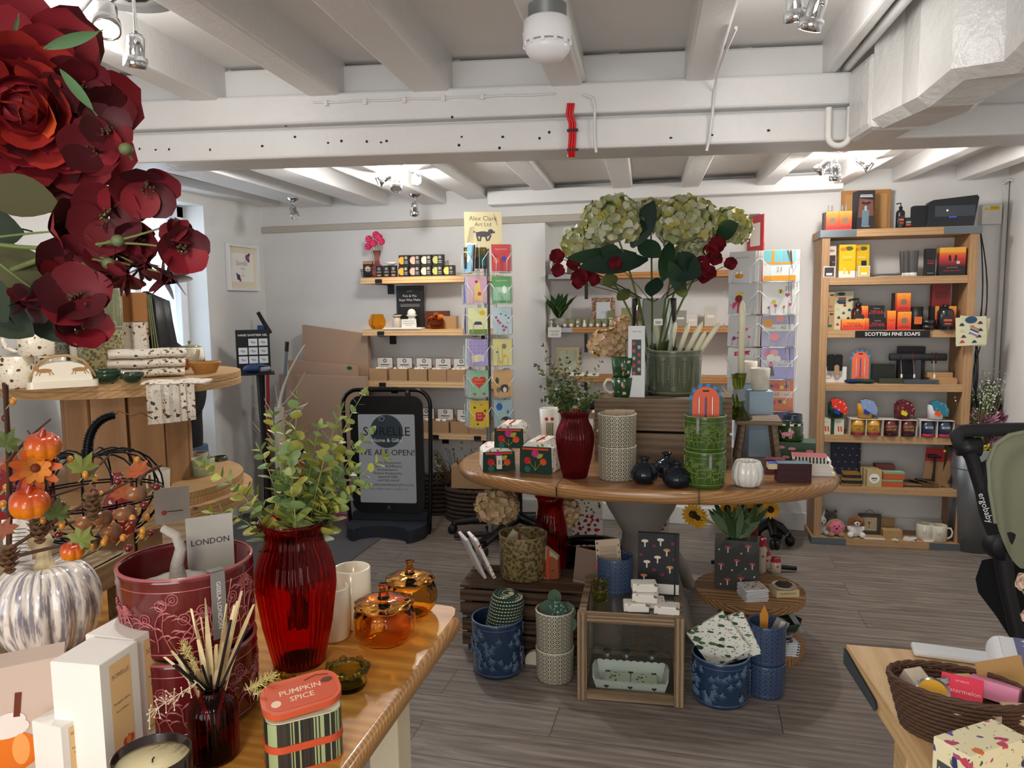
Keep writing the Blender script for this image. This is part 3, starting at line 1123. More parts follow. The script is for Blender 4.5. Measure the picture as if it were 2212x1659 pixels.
cp.prism([(XL,2.2),(-1.99,2.2),(-1.99,4.75),(XL,4.75)],0.0,.006)
cm=new('carpet','#4b4a4c',.95)
tt_=NT(cm)
nn_=tt_.noise(tt_.coord(world_=True),260,3,.7)
tt_.base(tt_.ramp(nn_,[(.3,C('#333237')),(.7,C('#6a6868'))]))
tt_.bump(nn_,.8,.004)
tag(struct('floor_carpet',cp,cm))
G=random.Random(11)
def rv(a=1.0):
 return Vector((G.uniform(-a,a),G.uniform(-a,a),G.uniform(-a,a)))
def sprig(st,lf,p0,p1,p2,n,size,kind='round',m=0,r=.0022,start=.25,pair=True,nm=3):
 pts=curve(p0,p1,p2,10)
 st.tube(pts,[r*(1-.65*i/10)for i in range(11)],5)
 for i in range(n):
  t=start+(1-start)*i/max(1,n-1)
  f=t*10
  k=min(9,int(f))
  p=pts[k].lerp(pts[k+1],f-k)
  d=(pts[k+1]-pts[k]).normalized()
  s_=size*(1.05-.65*t)*G.uniform(.8,1.2)
  a=i*2.1+G.uniform(-.4,.4)
  u=d.orthogonal().normalized()
  u.rotate(Matrix.Rotation(a,3,d))
  for sg_ in((1,-1)if pair else(1,)):
   o=u*sg_
   dd=(o+d*.55+rv(.25)).normalized()
   lf.leaf(p+o*r,dd,(d+rv(.35)),s_*(1.0 if kind=='round' else 1.5),s_*(.95 if kind=='round' else .7),G.uniform(.1,.35),G.uniform(-.1,.3),G.randrange(nm),kind)
 e=pts[-1]
 lf.leaf(e,d,u,size*.5,size*.3,.2,.1,0,'oval')
M_EUC=[mat('#8f9f58',.5),mat('#76905a',.5),mat('#a9a84e',.5)]
M_EUC2=[mat('#55673a',.5),mat('#6b7c3c',.5),mat('#475c3c',.5)]
M_STEM=mat('#8b9159',.6)
def ribbed_vase(name,label,cat,P,r,h,glassm,prof,k=40,amp=.035,group=None,rim_m=None):
 t=thing(name,label,cat,P,face(P),group)
 pr=[(a*r,b*h)for a,b in prof]
 o=MB().lathe(wall_of(pr,.004),160 if k>30 else 120,flute=(k,amp)).build('vessel',glassm,t)
 R_,Z_=pr[-1]
 MB().lathe([(R_-.006,Z_),(R_+.004,Z_-.001),(R_+.005,Z_+.004),(R_,Z_+.007),(R_-.006,Z_+.005)],48,cap=False).build('rim',rim_m or glassm,t)
 return t,R_,Z_
VASEP=[(.58,0),(.64,.02),(.86,.3),(.99,.56),(.98,.66),(.88,.77),(.74,.85),(.69,.91),(.72,.96),(.82,1.0)]
M_RUBY=mat('#d81c20',.04,trans=1.0,ior=1.25)
M_RUBYD=mat('#b01c30',.06,trans=1.0,ior=1.25)
P=on(648,1455,NZ,.05)
hv=HZ(P,1128)-NZ
rvz=W(P,172)/2
t,R_,Z_=ribbed_vase('glass_vase','tall ruby red ribbed glass vase holding eucalyptus on the near pine table','vase',P,rvz,hv,M_RUBY,VASEP,36,.055)
eu=thing('eucalyptus_bunch','full bunch of round-leaved eucalyptus standing in the nearest ruby vase','artificial plant',(P.x,P.y,P.z+.02),face(P))
st,lf=MB(),MB()
wps=lambda n:n*depth(P)/FPX
for(dx,dy,sz,n)in((-165,135,.032,10),(-160,30,.03,8),(-95,60,.034,7),(-35,215,.03,11),(0,165,.033,9),(20,262,.032,11),(60,195,.03,10),(105,235,.03,11),(130,150,.034,9),(160,255,.028,12),(195,120,.03,10),(110,60,.032,8),(60,110,.034,9),(-20,90,.036,8),(85,20,.03,7),(30,60,.034,7),(125,105,.032,9),(-60,150,.03,8),(5,120,.034,8),(165,180,.028,9),(40,150,.036,8),(-10,190,.03,8),(90,90,.034,8),(150,60,.028,8)):
 tp=Vector((wps(dx),G.uniform(-.09,.09),hv-.02+wps(dy)))
 bs=Vector((G.uniform(-.02,.02),G.uniform(-.02,.02),.06))
 mid=Vector((tp.x*.25+G.uniform(-.01,.01),tp.y*.3,hv+wps(dy)*.25))
 sprig(st,lf,bs,mid,tp,n,sz*1.5,'round',start=.42)
st.build('stems',M_STEM,eu)
lf.build('foliage',M_EUC,eu)
def gour(r,h,k=9,amp=.13,n=96,dip=.12,squash=1.0):
 """pumpkin body profile"""
 pr=[]
 for i in range(17):
  a=pi*i/16
  z=h/2*(1-math.cos(a))
  rr_=r*math.sin(a)**.72
  if i>12:
   z-=dip*h*((i-12)/4)**2
  if i<3:
   z+=.04*h*(1-i/3)
  pr.append((max(.0006,rr_),z))
 return pr
M_AMB=mat('#ffcf66',.03,trans=1.0,ior=1.25)
M_AMBL=mat('#fbb04e',.03,trans=1.0,ior=1.3)
for(px,py,w_,y1,lab)in((832,1400,138,1262,'nearest amber glass pumpkin jar with lid on the pine table'),(888,1338,116,1212,'further amber glass pumpkin jar with lid, by the table corner')):
 P=on(px,py,NZ,.04)
 r=W(P,w_)/2
 H_=HZ(P,y1)-NZ
 t=thing('pumpkin_jar',lab,'glass jar',P,face(P))
 bh=H_*.62
 pr=[(r*.45,0),(r*.72,bh*.04),(r*.93,bh*.25),(r,bh*.5),(r*.97,bh*.75),(r*.86,bh*1.0)]
 MB().lathe(wall_of(pr,.003),108,flute=(9,.06)).build('body',M_AMB,t)
 lid=MB().lathe([(r*.8,bh),(r*.93,bh+.002),(r*.95,bh+.008),(r*.84,bh+H_*.09),(r*.5,bh+H_*.15),(r*.18,bh+H_*.13),(.0006,bh+H_*.13)],108,flute=(9,.08))
 lo=lid.build('lid',M_AMBL,t)
 MB().lathe([(r*.2,bh+H_*.13),(r*.15,bh+H_*.2),(r*.14,H_*.93),(r*.18,H_),(.0006,H_*1.0)],24,flute=(6,.15)).build('stem_handle',M_AMBL,lo)
M_CRM=mat('#efe6cf',.18,coat=.5)
for(px,py,w_,y1,lab)in((765,1362,78,1226,'larger plain cream ceramic cup behind the ruby vase, further from camera'),(720,1390,74,1268,'plain cream ceramic cup half hidden by the ruby vase, nearer one')):
 P=on(px,py,NZ,.035)
 r,H_=W(P,w_)/2,HZ(P,y1)-NZ
 solo('ceramic_cup',MB().lathe(wall_of([(r*.88,0),(r*.97,.004),(r,H_*.3),(r,H_)],.005),48),M_CRM,lab,'cup',P)
M_GG=mat('#dcd873',.04,trans=1.0,ior=1.3)
def bubble_dish(label,P,r,rz=0.0,m=None):
 t=thing('glass_tealight_holder',label,'candle holder',P,rz)
 MB().lathe(wall_of([(r*.75,0),(r*.8,.01),(r*.72,r*.5),(r*.78,r*.8)],.005),48).build('bowl',m or M_GG,t)
 b=MB()
 for i in range(14):
  a=2*pi*i/14
  rr_=r*.82
  b.ball((rr_*math.cos(a),rr_*math.sin(a),r*.75+.004*(i%2)),r*(.17 if i%2 else .13),12,8)
 b.lathe([(r*.66,r*.72),(r*.95,r*.74),(r*.92,r*.84),(r*.66,r*.82)],40,cap=False)
 b.build('beaded_rim',m or M_GG,t)
 return t
bubble_dish('olive green glass tealight holder with knobbly rim behind the striped tin',on(752,1498,NZ,.03),.047)
bubble_dish('olive green glass tealight holder between tin and maroon planter',on(600,1530,NZ,.03),.04,.4)
M_MAR=mat('#5c161a',.2,coat=.7)
M_MARH=mat('#a8595a',.25,coat=.6)
def botanic(mb,r,z0,z1,n,seed,th=.0012,m=1,rf=None):
 """wild stems, leaves and seed heads raised on a round pot"""
 g=random.Random(seed)
 rf=rf or(lambda z:r)
 for i in range(n):
  a=2*pi*i/n+g.uniform(-.1,.1)
  z=z0
  lean=g.uniform(-.9,.9)
  pts=[]
  top=z0+(z1-z0)*g.uniform(.55,.97)
  k=9
  for j in range(k+1):
   t=j/k
   aa=a+lean*t*t*.35+.05*math.sin(t*6+i)
   zz=z+(top-z)*t
   pts.append(cyl(aa,zz,rf(zz)+th*.4))
  mb.tube(pts,th,4,m)
  for j in range(2,k,2):
   p=pts[j]
   aa=math.atan2(p[1],p[0])
   s_=1 if j%4 else-1
   L=g.uniform(.016,.03)
   q=[cyl(aa+s_*L/r*u_,p[2]+L*u_*(1.2-u_),rf(p[2])+th*.5)for u_ in(0,.35,.7,1)]
   mb.tube(q,[th*.7,th*1.6,th*1.6,th*.5],4,m)
  e=pts[-1]
  aa=math.atan2(e[1],e[0])
  if g.random()<.6:
   q=g.choice((7,9,11))
   for j in range(q):
    b_=pi*(j/(q-1))-.1
    L=g.uniform(.012,.018)
    mb.tube([cyl(aa,e[2],rf(e[2])+th),cyl(aa+math.cos(b_)*L/r,e[2]+math.sin(b_)*L*.8,rf(e[2])+th)],[th*.5,th*1.1],4,m)
  else:
   mb.tube([cyl(aa+math.cos(2*pi*j/9)*.010/r,e[2]+math.sin(2*pi*j/9)*.010,rf(e[2])+th*.5)for j in range(9)],th*.9,4,m,closed=True)
   mb.tube([cyl(aa+math.cos(2*pi*j/7)*.005/r,e[2]+math.sin(2*pi*j/7)*.005,rf(e[2])+th*.5)for j in range(7)],th*.8,4,m,closed=True)
def planter(name,label,cat,P,r,h,body,raised,inside=None,group=None,n=22,seed=1,taper=.97,strapm=None,motif='botanic',rimm=None,rz=0.0,th=.0012):
 t=thing(name,label,cat,P,face(P)+rz,group)
 rf=lambda z:r*(taper+(1-taper)*z/h)
 pr=[(r*.9,0),(rf(0)*.96,.004),(rf(0),.012),(rf(h),h-.006),(rf(h)*1.005,h)]
 mb=MB().lathe(wall_of(pr,.006),64)
 for zz in(.016,h-.02):
  mb.lathe([(rf(zz)-.001,zz-.0016),(rf(zz)+.0012,zz),(rf(zz)-.001,zz+.0016)],64,1 if raised else 0,cap=False)
 if motif=='botanic':
  botanic(mb,r,.022,h-.026,n,seed,th,1,rf)
 elif motif:
  motif(mb,r,h,rf)
 mb.build('pot',[body,raised or body],t)
 MB().lathe([(rf(h)-.006,h),(rf(h)+.0012,h),(rf(h)+.0006,h+.003),(rf(h)-.005,h+.003)],64,cap=False).build('rim',rimm or raised or body,t)
 if inside:
  MB().lathe([(.0006,h*.45),(r*.93,h*.45)],40).build('filling',inside,t)
 return t
P=on(425,1603,NZ,.115)
rm=W(P,268)/2
hm=(HZ(P,1168+40)-NZ)/2
planter('planter','large glossy maroon planter with raised wildflowers, lower of the stacked pair','planter',P,rm,hm-.004,M_MAR,M_MARH,seed=5,n=30,th=.0014)
PU=P+Vector((0,0,hm))
planter('planter','large glossy maroon planter with raised wildflowers and grey band, upper of the pair','planter',PU,rm,hm,M_MAR,M_MARH,mat('#8b857e',.9),seed=8,n=30,th=.0014)
def band_label(label,P,r,z,w_,h_,a,m,tx=None,inkm=None):
 """a paper band over a rim; angle a measured from the front, to the right"""
 t=MB()
 for k in range(3):
  pass
 M=TR(P[0],P[1],P[2])@RZ(face(P)+a)
 t.box((0,-(r+.0022),z-h_/2),(w_,.0012,h_),0,M)
 t.box((0,-(r-.004),z+.0012+.001),(w_,.016,.0012),0,M)
 t.box((0,-(r-.0102),z-.02),(w_,.0012,.045),0,M)
 if tx:
  t.text(tx,w_*.42,M@FR(-(r+.0031),z-h_*.5)@RZ(-pi/2),1)
 return solo('paper_band',t,[m,inkm or WHITE],label,'label',(0,0,0))
M_GREYT=mat('#7f7c78',.7)
band_label('grey paper band with white lettering over the rim of the maroon planter',PU,rm,hm+.004,.026,.12,.42,M_GREYT,'GISELA LONDON')
M_PM=TR(PU.x,PU.y,PU.z)@RZ(face(PU))
cdm=MB().box((0,0,.07),(.085,.002,.14))
cdm.text('LONDON',.016,FR(-.0016,.09),1)
o=solo('card',cdm,[mat('#b0aba3',.7),INK],'light grey card with a place name leaning inside the maroon planter','card',M_PM@Vector((.045,.06,hm*.46)),face(P)+.1)
sk=MB()
pts=[(0,0,0),(0,0,.03),(.01,0,.06),(.005,-.005,.085),(-.02,-.008,.097)]
sk.lathe([(.055,-.045),(.075,-.03),(.07,-.005),(.03,.006),(.0006,.0)],48,flute=(10,.12))
sk.tube(pts,[.016,.011,.01,.009,.007],10)
solo('fabric_pumpkin',sk,mat('#a89f96',.7,bump=.8,bscale=120),'grey corded pumpkin with a bent stalk sitting inside the maroon planter','pumpkin ornament',M_PM@Vector((-.015,-.01,hm*.46+.046)))
NZP=.80
P=on(112,1425,NZP,.045)
r,H_=W(P,212)/2,(HZ(P,1205)-NZP)
wpk=thing('ceramic_pumpkin','large grey and white glazed ceramic pumpkin with fabric stalk, bottom left','pumpkin ornament',P,0)
mgl=new('glaze_white_pumpkin','#9a939b',.18,coat=.8)
tt_=NT(mgl)
sep=tt_.n('ShaderNodeSeparateXYZ')
tt_.l(tt_.n('ShaderNodeTexCoord').outputs['Object'],sep.inputs[0])
aa=tt_.math('ARCTAN2',sep.outputs[1],sep.outputs[0])
cmb=tt_.n('ShaderNodeCombineXYZ')
tt_.l(tt_.math('MULTIPLY',aa,9.0),cmb.inputs[0])
tt_.l(tt_.math('MULTIPLY',sep.outputs[2],14.0),cmb.inputs[2])
nn_=tt_.noise(cmb.outputs[0],1.0,4,.6)
tt_.base(tt_.ramp(nn_,[(.42,C('#8b8690')),(.5,C('#cfc8c2')),(.56,C('#efe6da'))]))
tt_.bump(nn_,.5,.006)
MB().lathe(gour(r,H_),168,flute=(14,.10)).build('body',mgl,wpk)
s_=MB().lathe([(.04,H_*.86),(.024,H_*.9),(.015,H_*.97),(.013,H_*1.12)],24,flute=(7,.2))
s_.ball((-.006,0,H_*1.17),(.026,.02,.022),20,12)
s_.build('stalk',mat('#cdb991',.8),wpk)
tg=MB().box((0,0,.045),(.05,.001,.09),0)
for i in range(7):
 tg.rect(0,.02+i*.008,.036,.0015,1,FR(-.0008))
tg.build('swing_tag',[PAPER,INK],wpk,(-.07,.005,H_*.93),.5)
W_CR=wood('crate_grey','#a89272','#7d6a50',1,1.8,.65,0,.3,.6)
k1,k2=az(284,1189,.93),az(196,1236,.93)
ku=(k1-k2).normalized()
kn_=Vector((-ku.y,ku.x,0))
rzk=math.atan2(ku.y,ku.x)-pi/2
KC=k1-ku*.15+kn_*.17
kt=thing('wooden_crate','weathered grey slatted crate lifting the wire pumpkin on the near table','crate',(KC.x,KC.y,NZ),rzk)
kh=.93-NZ
for sx in(-1,1):
 MB().box((sx*.163,0,kh-.03),(.014,.30,.06)).build('side_slat',W_CR,kt,bevel=.002)
 MB().box((sx*.163,0,.02),(.014,.30,.04)).build('side_slat',W_CR,kt,bevel=.002)
for sx in(-1,1):
 for sy in(-1,1):
  MB().base(sx*.142,sy*.125,0,.028,.028,kh-.014).build('corner_post',W_CR,kt)
for i in range(4):
 MB().box((-.128+i*.085,0,kh-.006),(.078,.30,.012)).build('top_board',W_CR,kt,bevel=.002)
sp_=thing('wooden_step','low grey plank step under the white pumpkin','display stand',(P.x-.01,P.y-.03,NZ),rzk)
for i in range(2):
 MB().box((-.055+i*.105,0,.044),(.098,.2,.012)).build('plank',W_CR,sp_,bevel=.002)
for sy in(-1,1):
 MB().base(0,sy*.08,0,.19,.02,.038).build('batten',W_CR,sp_)
M_BOXW=mat('#eeebe4',.55)
M_LABEL=mat('#eac48c',.6)
M_BROWN=mat('#7c6a5a',.7)
M_PUMP=mat('#c8502c',.6)
M_PALEP=mat('#efc9ae',.6)
def pumpkin_print(mb,M,x,y,s_,m1,m2):
 for k,dx in enumerate((-.5,.5,0)):
  mb.disc(x+dx*s_,y,s_*.42,m1 if k!=2 else m2,M@TR(0,0,.0001*(k+1)),ry=s_*.5)
 mb.rect(x,y+s_*.6,s_*.14,s_*.3,m1,M@TR(0,0,.0005))
def oriented(A,B,Cc):
 """box footprint from near-left, near corner and right-back pixels' points"""
 u,v=(B-A),(Cc-B)
 w_,d_=u.length,v.length
 c=(A+Cc)/2
 return Vector((c.x,c.y,0)),w_,d_,math.atan2(u.y,u.x)
def diffuser_box(label,A,B,Cc,zt,body=M_BOXW,big=None):
 c,w_,d_,rz=oriented(A,B,Cc)
 h_=zt-NZ
 t=thing('gift_box',label,'box',(c.x,c.y,NZ),rz)
 mb=MB().base(0,0,0,w_,d_,h_)
 mb.box((0,0,h_+.0006),(w_*.985,d_*.985,.001),1)
 M=RZ(pi/2)@FR(-(w_/2+.0004))
 mb.rect(0,h_*.55,d_*.55,h_*.8,2,M)
 mb.text('SORELLE',d_*.12,M@TR(0,h_*.84,.0003),3)
 mb.text('Pumpkin Spice',d_*.075,M@TR(0,h_*.62,.0003),3)
 mb.text('Reed Diffuser',d_*.06,M@TR(0,h_*.55,.0003),3)
 mb.text('80ml',d_*.05,M@TR(-d_*.2,h_*.2,.0003),3)
 pumpkin_print(mb,M@TR(0,0,.0004),d_*.1,h_*.27,d_*.16,4,5)
 mb.build('carton',[body,mat('#f5f2ec',.5),M_LABEL,M_BROWN,M_PUMP,mat('#e08a4e',.6)],t,bevel=.0012)
 return t
zt1=.955
diffuser_box('white reed diffuser box with orange label and pumpkin print, nearer of the tall pair',az(107,1430,zt1),az(213,1439,zt1),az(297,1386,zt1),zt1)
diffuser_box('white reed diffuser box with orange label and pumpkin print, further of the tall pair',az(192,1372,zt1),az(297,1384,zt1),az(363,1335,zt1),zt1)
zt2=.86
diffuser_box('short white diffuser box with orange label in front of the tall pair',az(60,1552,zt2),az(122,1568,zt2),az(188,1555-0,zt2)+Vector((-.0,.02,0)),zt2)
A,B,Cc=az(-110,1432,.93),az(60,1420,.93),az(103,1412,.93)+Vector((0.0,.05,0))
lb=thing('gift_box','taupe gift box printed with a whipped cream pumpkin drink, bottom left corner','box',az(10,1700,NZ)+Vector((-.02,.04,0)),face(az(10,1600,NZ),-.12))
mb=MB().base(0,0,0,.16,.06,HZ(lb.location,1425)-NZ)
hb_=HZ(lb.location,1425)-NZ
F_=FR(-.0305)
mb.ball((.0,-.0300,.045),(.038,.001,.032),20,8,1)
mb.disc(0,.05,.036,1,F_,.0004,ry=.03)
mb.disc(.012,.05,.012,3,F_,.0006,ry=.026)
mb.disc(-.004,.088,.03,2,F_,.0005,ry=.016)
mb.disc(.0,.1,.022,2,F_,.0006,ry=.014)
mb.rect(.012,.125,.009,.04,4,F_,.0007,-.12)
for i in range(14):
 a=-.6+i*.14
 mb.rect(.055+.016*math.sin(a*2),.055+i*.002,.003,.03,5,F_,.0007+i*.00002,a)
mb.build('carton',[mat('#cbb6a8',.6),mat('#e2761c',.5),mat('#e9e2dc',.6),mat('#f0a65a',.5),mat('#6a2c1a',.6),mat('#b4542c',.6)],lb,bevel=.001)
cbx=on(-8,1400,NZP,.02)
solo('gift_box',MB().base(0,0,0,.06,.05,HZ(cbx,1160)-NZP).rect(.0,.1,.04,.12,1,FR(-.0253)),[mat('#e6d6bd',.6),mat('#c9a980',.6)],'tall cream gift box cut off by the left edge beside the white pumpkin','box',cbx+Vector((-.02,0,0)),face(cbx),bevel=.001)
P=on(328,1742,NZ,.0)
P=az(328,1632,.832)
P.z=NZ
r,H_=.057,.085
cj=thing('jar_candle','cream wax candle in a dark brown glass at the bottom edge','candle',P)
MB().lathe(wall_of([(r*.92,0),(r,.006),(r,H_)],.0032),48).build('jar',mat('#2a1a18',.08,coat=.6),cj)
MB().lathe([(.0006,H_*.84),(r*.93,H_*.85),(r*.945,H_*.8)],40,cap=False).build('wax',mat('#f0e3b6',.45),cj)
MB().tube([(0,0,H_*.83),(.001,0,H_*.9),(.004,0,H_*.94)],.0012,6).build('wick',INK,cj)
P=on(466,1655,NZ,.03)
r,H_=W(P,104)/2,HZ(P,1478)-NZ
rd=thing('reed_diffuser','dark red ribbed glass diffuser bottle with black reeds on the near table','reed diffuser',P,face(P))
MB().lathe(wall_of([(r*.9,0),(r,.008),(r,H_*.72),(r*.8,H_*.82),(r*.48,H_*.88),(r*.46,H_*.97),(r*.58,H_)],.003),120,flute=(30,.03)).build('bottle',M_RUBYD,rd)
for(dx,dz,dy)in((-.045,.17,.0),(-.055,.15,.02),(-.03,.145,-.01),(-.012,.145,.01),(.0,.14,-.02),(.035,.205,0),(.062,.19,.01),(-.05,.16,-.01)):
 MB().tube([(-dx*.2,-dy*.2,.012),(dx*.25,-.012,H_),(dx,dy-.035,dz*1.2)],.0024,6).build('reed',BLACK,rd)
dg_=thing('dried_grass_bunch','cream dried palm strips and grass heads rising from the red diffuser bottle','dried flowers',P+Vector((0,0,.03)),face(P))
m_,m2=MB(),MB()
for i in range(20):
 x=-.055+.11*i/19
 tp=Vector((x*1.25+G.uniform(-.012,.012),G.uniform(-.025,.03),.20+G.uniform(-.05,.09)-abs(x)*.4))
 pts=curve((x*.05,0,0),(x*.25,0,.1),tp,9)
 nrm=Vector((math.cos(i),math.sin(i),0))
 for j in range(9):
  a,b=pts[j],pts[j+1]
  ph=nrm.copy()
  ph.rotate(Matrix.Rotation(j*.35+i,3,'Z'))
  wj=.0045*math.sin(pi*(j+.6)/10.5)+.001
  ph2=nrm.copy()
  ph2.rotate(Matrix.Rotation((j+1)*.35+i,3,'Z'))
  wk=.0045*math.sin(pi*(j+1.6)/10.5)+.001
  m_.add([a-ph*wj,a+ph*wj,b+ph2*wk,b-ph2*wk],[(0,1,2,3)],i%2,True)
m_.build('palm_strips',[mat('#e6d3a8',.75),mat('#d6bd8c',.75)],dg_)
for(cx_,cz_,a0)in((-.022,.135,1.9),(.052,.085,.35),(.064,.075,.1)):
 for i in range(110):
  d=Vector((math.cos(a0),G.uniform(-.3,.3),math.sin(a0)))
  q=Vector((cx_,-.02,cz_))+d*(i/110*.05)
  m2.tube([q,q+(d*.5+rv(.8)).normalized()*.012],[.0007,.0003],3)
m2.build('grass_heads',mat('#dcd08a',.8),dg_)
m3=MB()
for k in range(7):
 b0=Vector((-.02-k*.012,-.03,.12-k*.006))
 for j in range(5):
  e=b0+Vector((G.uniform(-.016,.004),G.uniform(-.01,.01),G.uniform(-.022,.02)))
  m3.tube([b0,e],.0007,4)
  m3.ball(tuple(e),.0016,6,4)
 if k:
  m3.tube([b0,b0+Vector((.012,0,.006))],.0007,4)
m3.tube([(-.01,-.02,.1),(-.02,-.03,.12)],.0008,4)
m3.build('seed_sprig',mat('#d8cfae',.8),dg_)
A,B,Cc=az(553,1562,.855),az(662,1590,.855),az(775,1500,.855)
P=az(648,1580,.80)
P.z=NZ
rzt_=math.radians(40)
tin=thing('candle_tin','green and black striped candle tin with tilted orange PUMPKIN SPICE lid','candle tin',P+Vector((.0,.01,0)),rzt_)
ms=new('tin_stripes','#a3b07e',.4)
tt_=NT(ms)
sep=tt_.n('ShaderNodeSeparateXYZ')
tt_.l(tt_.n('ShaderNodeTexCoord').outputs['Object'],sep.inputs[0])
cmb=tt_.n('ShaderNodeCombineXYZ')
tt_.l(tt_.math('ADD',sep.outputs[0],tt_.math('MULTIPLY',sep.outputs[1],1.0)),cmb.inputs[0])
vz=tt_.n('ShaderNodeTexVoronoi',voronoi_dimensions='1D')
vz.inputs['Scale'].default_value=420
tt_.l(cmb.outputs[0],tt_.n('ShaderNodeSeparateXYZ').inputs[0])
s2=tt_.t.nodes[-1]
tt_.l(s2.outputs[0],vz.inputs['W'])
s3=tt_.n('ShaderNodeSeparateColor')
tt_.l(vz.outputs['Color'],s3.inputs[0])
tt_.base(tt_.ramp(s3.outputs[0],[(0,C('#2d2a26')),(.45,C('#9fae7c')),(.75,C('#3a362f'))],'CONSTANT'))
tw,td,th_=.125,.075,.085
mb=MB().prism(rrect(tw,td,.028,8),0,th_,0,sm=True)
mb.build('tin_body',ms,tin)
mb=MB().prism(rrect(tw+.002,td+.002,.029,8),.0,.003,sm=True).prism(rrect(tw+.003,td+.003,.029,8),th_*.42,th_*.42+.012,sm=True)
mb.build('band',mat('#c9502f',.45),tin)
MB().prism(rrect(tw-.004,td-.004,.026,8),th_-.003,th_+.0012).build('wax',mat('#e9e3c2',.4),tin)
Ml=TR(0,0.004,th_+.017)@RX(math.radians(13))@RY(math.radians(-4))
mb=MB()
mb.M=Ml
mb.prism(rrect(tw+.004,td+.004,.03,8),0,.012,0,sm=True)
mb.flat(rrect(tw-.01,td-.01,.024,8),1,None,.0124)
mb.text('PUMPKIN',.0165,TR(0,.006,.0128),2,.01)
mb.text('SPICE',.0165,TR(0,-.012,.0128),2,.01)
mb.disc(-.042,-.014,.008,2,None,.0128)
mb.disc(.045,.012,.010,3,None,.0128,ry=.006)
mb.tube([(.01,.024,.013),(.03,.03,.013),(.05,.024,.013)],.0008,4,3)
mb.build('lid',[mat('#cf5a38',.4),mat('#c6502f',.45),mat('#e9c8ae',.5),mat('#5b2316',.5)],tin)
P=on(205,1195,.93,.12)
rw,hw=.165,.235
wp=thing('wire_pumpkin','black wire pumpkin cage with coiled stem standing on the grey crate','wire ornament',P,face(P))
for i in range(15):
 a=2*pi*i/15
 pts=[]
 for j in range(15):
  u=pi*j/14
  rr_=rw*math.sin(u)**.8 if 0<j<14 else .012
  z=hw/2*(1+math.cos(u))-(.03*max(0,1-j/4)**2)
  pts.append((rr_*math.cos(a),rr_*math.sin(a),z+.004))
 MB().tube(pts,.0024,6).build('wire_rib',WIREB,wp)
for z,k in((hw*.5,1.0),(hw*.47,.99)):
 MB().tube([(rw*k*math.cos(2*pi*i/40),rw*k*math.sin(2*pi*i/40),z)for i in range(40)],.0024,6,closed=True).build('wire_ring',WIREB,wp)
sb=MB()
cv=curve((0,0,hw-.03),(.0,0,hw+.07),(.065,0,hw+.075),12)
sb.tube(cv,[.013,.012,.0115,.011,.0105,.01,.0095,.009,.009,.009,.009,.009,.009],10)
for i in range(12):
 for f in(0,.5):
  p=cv[i].lerp(cv[i+1],f)
  d=(cv[i+1]-cv[i]).normalized()
  M=look(p,d)
  sb.tube([M@Vector((.0125*math.cos(q*pi/4)*(1-i*.02),.0125*math.sin(q*pi/4)*(1-i*.02),0))for q in range(8)],.0014,4,closed=True)
sb.build('coiled_stem',WIREB,wp)
MB().tube([(.065,0,hw+.075),(.075,0,hw+.085),(.1,0,hw+.07),(.125,0,hw+.077),(.15,0,hw+.058)],.0015,5).build('tendril',mat('#5a3a24',.4,.6),wp)
GP=on(100,1215,.93,0)
GP=Vector((GP.x-.03,GP.y-.01,.93))
ga=thing('autumn_garland','autumn garland of mini pumpkins, maple leaves, berries and acorns round the wire pumpkin','garland',GP,face(GP))
iv=(TR(*GP)@RZ(face(GP))).inverted()
def gl_(px,py,dist=1.5):
 return iv@ad(px,py,dist)
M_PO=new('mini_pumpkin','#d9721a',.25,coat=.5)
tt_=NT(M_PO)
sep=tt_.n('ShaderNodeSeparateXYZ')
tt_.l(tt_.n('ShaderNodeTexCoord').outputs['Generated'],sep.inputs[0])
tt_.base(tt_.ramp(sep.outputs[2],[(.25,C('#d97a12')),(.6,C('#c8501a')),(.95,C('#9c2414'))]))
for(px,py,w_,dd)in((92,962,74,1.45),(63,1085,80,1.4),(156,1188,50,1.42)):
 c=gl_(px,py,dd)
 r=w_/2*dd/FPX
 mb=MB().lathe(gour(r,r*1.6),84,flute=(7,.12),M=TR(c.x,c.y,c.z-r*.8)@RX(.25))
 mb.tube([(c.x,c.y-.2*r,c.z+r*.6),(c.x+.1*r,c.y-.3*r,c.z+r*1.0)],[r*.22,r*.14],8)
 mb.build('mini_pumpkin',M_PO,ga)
def maple(mb,c,s_,n,up,m):
 M=look(c,n,up)
 prof=[(1.0,90),(.5,68),(.62,58),(.85,40),(.5,28),(.6,12),(.75,-8),(.42,-22),(.5,-45),(.15,-85)]
 pts=[(s_*r_*math.cos(math.radians(a)),s_*r_*math.sin(math.radians(a)))for r_,a in prof]
 pts+=[(-x,y)for x,y in reversed(pts[1:-1])]
 vs=[(0,0,0)]+[(x,y,(x*x+y*y)*-6*(.5+.5*(i%2))+.004*math.sin(i*2.1))for i,(x,y)in enumerate(pts)]
 k=len(pts)
 mb.add(vs,[(0,1+i,1+(i+1)%k)for i in range(k)],m,True,M)
M_ML=[mat('#77803a',.6),mat('#b4592a',.6),mat('#8c4a2c',.6),mat('#5a6a35',.6)]
for(px,py,s_,m,dd)in((178,1015,46,0,1.45),(122,1112,44,3,1.45),(12,960,42,3,1.42),(300,1020,38,1,1.62),(172,1168,40,0,1.4),(110,1010,36,0,1.5),(262,1070,34,1,1.6),(10,1150,40,2,1.4),(30,1010,38,1,1.5)):
 mb=MB()
 c=gl_(px,py,dd)
 maple(mb,c,s_*dd/FPX,Vector((G.uniform(-.4,.4),-1,G.uniform(0,.5))),Vector((G.uniform(-.8,.8),0,1)),0)
 mb.build('maple_leaf',M_ML[m],ga)
mb=MB()
c=gl_(76,1010,1.44)
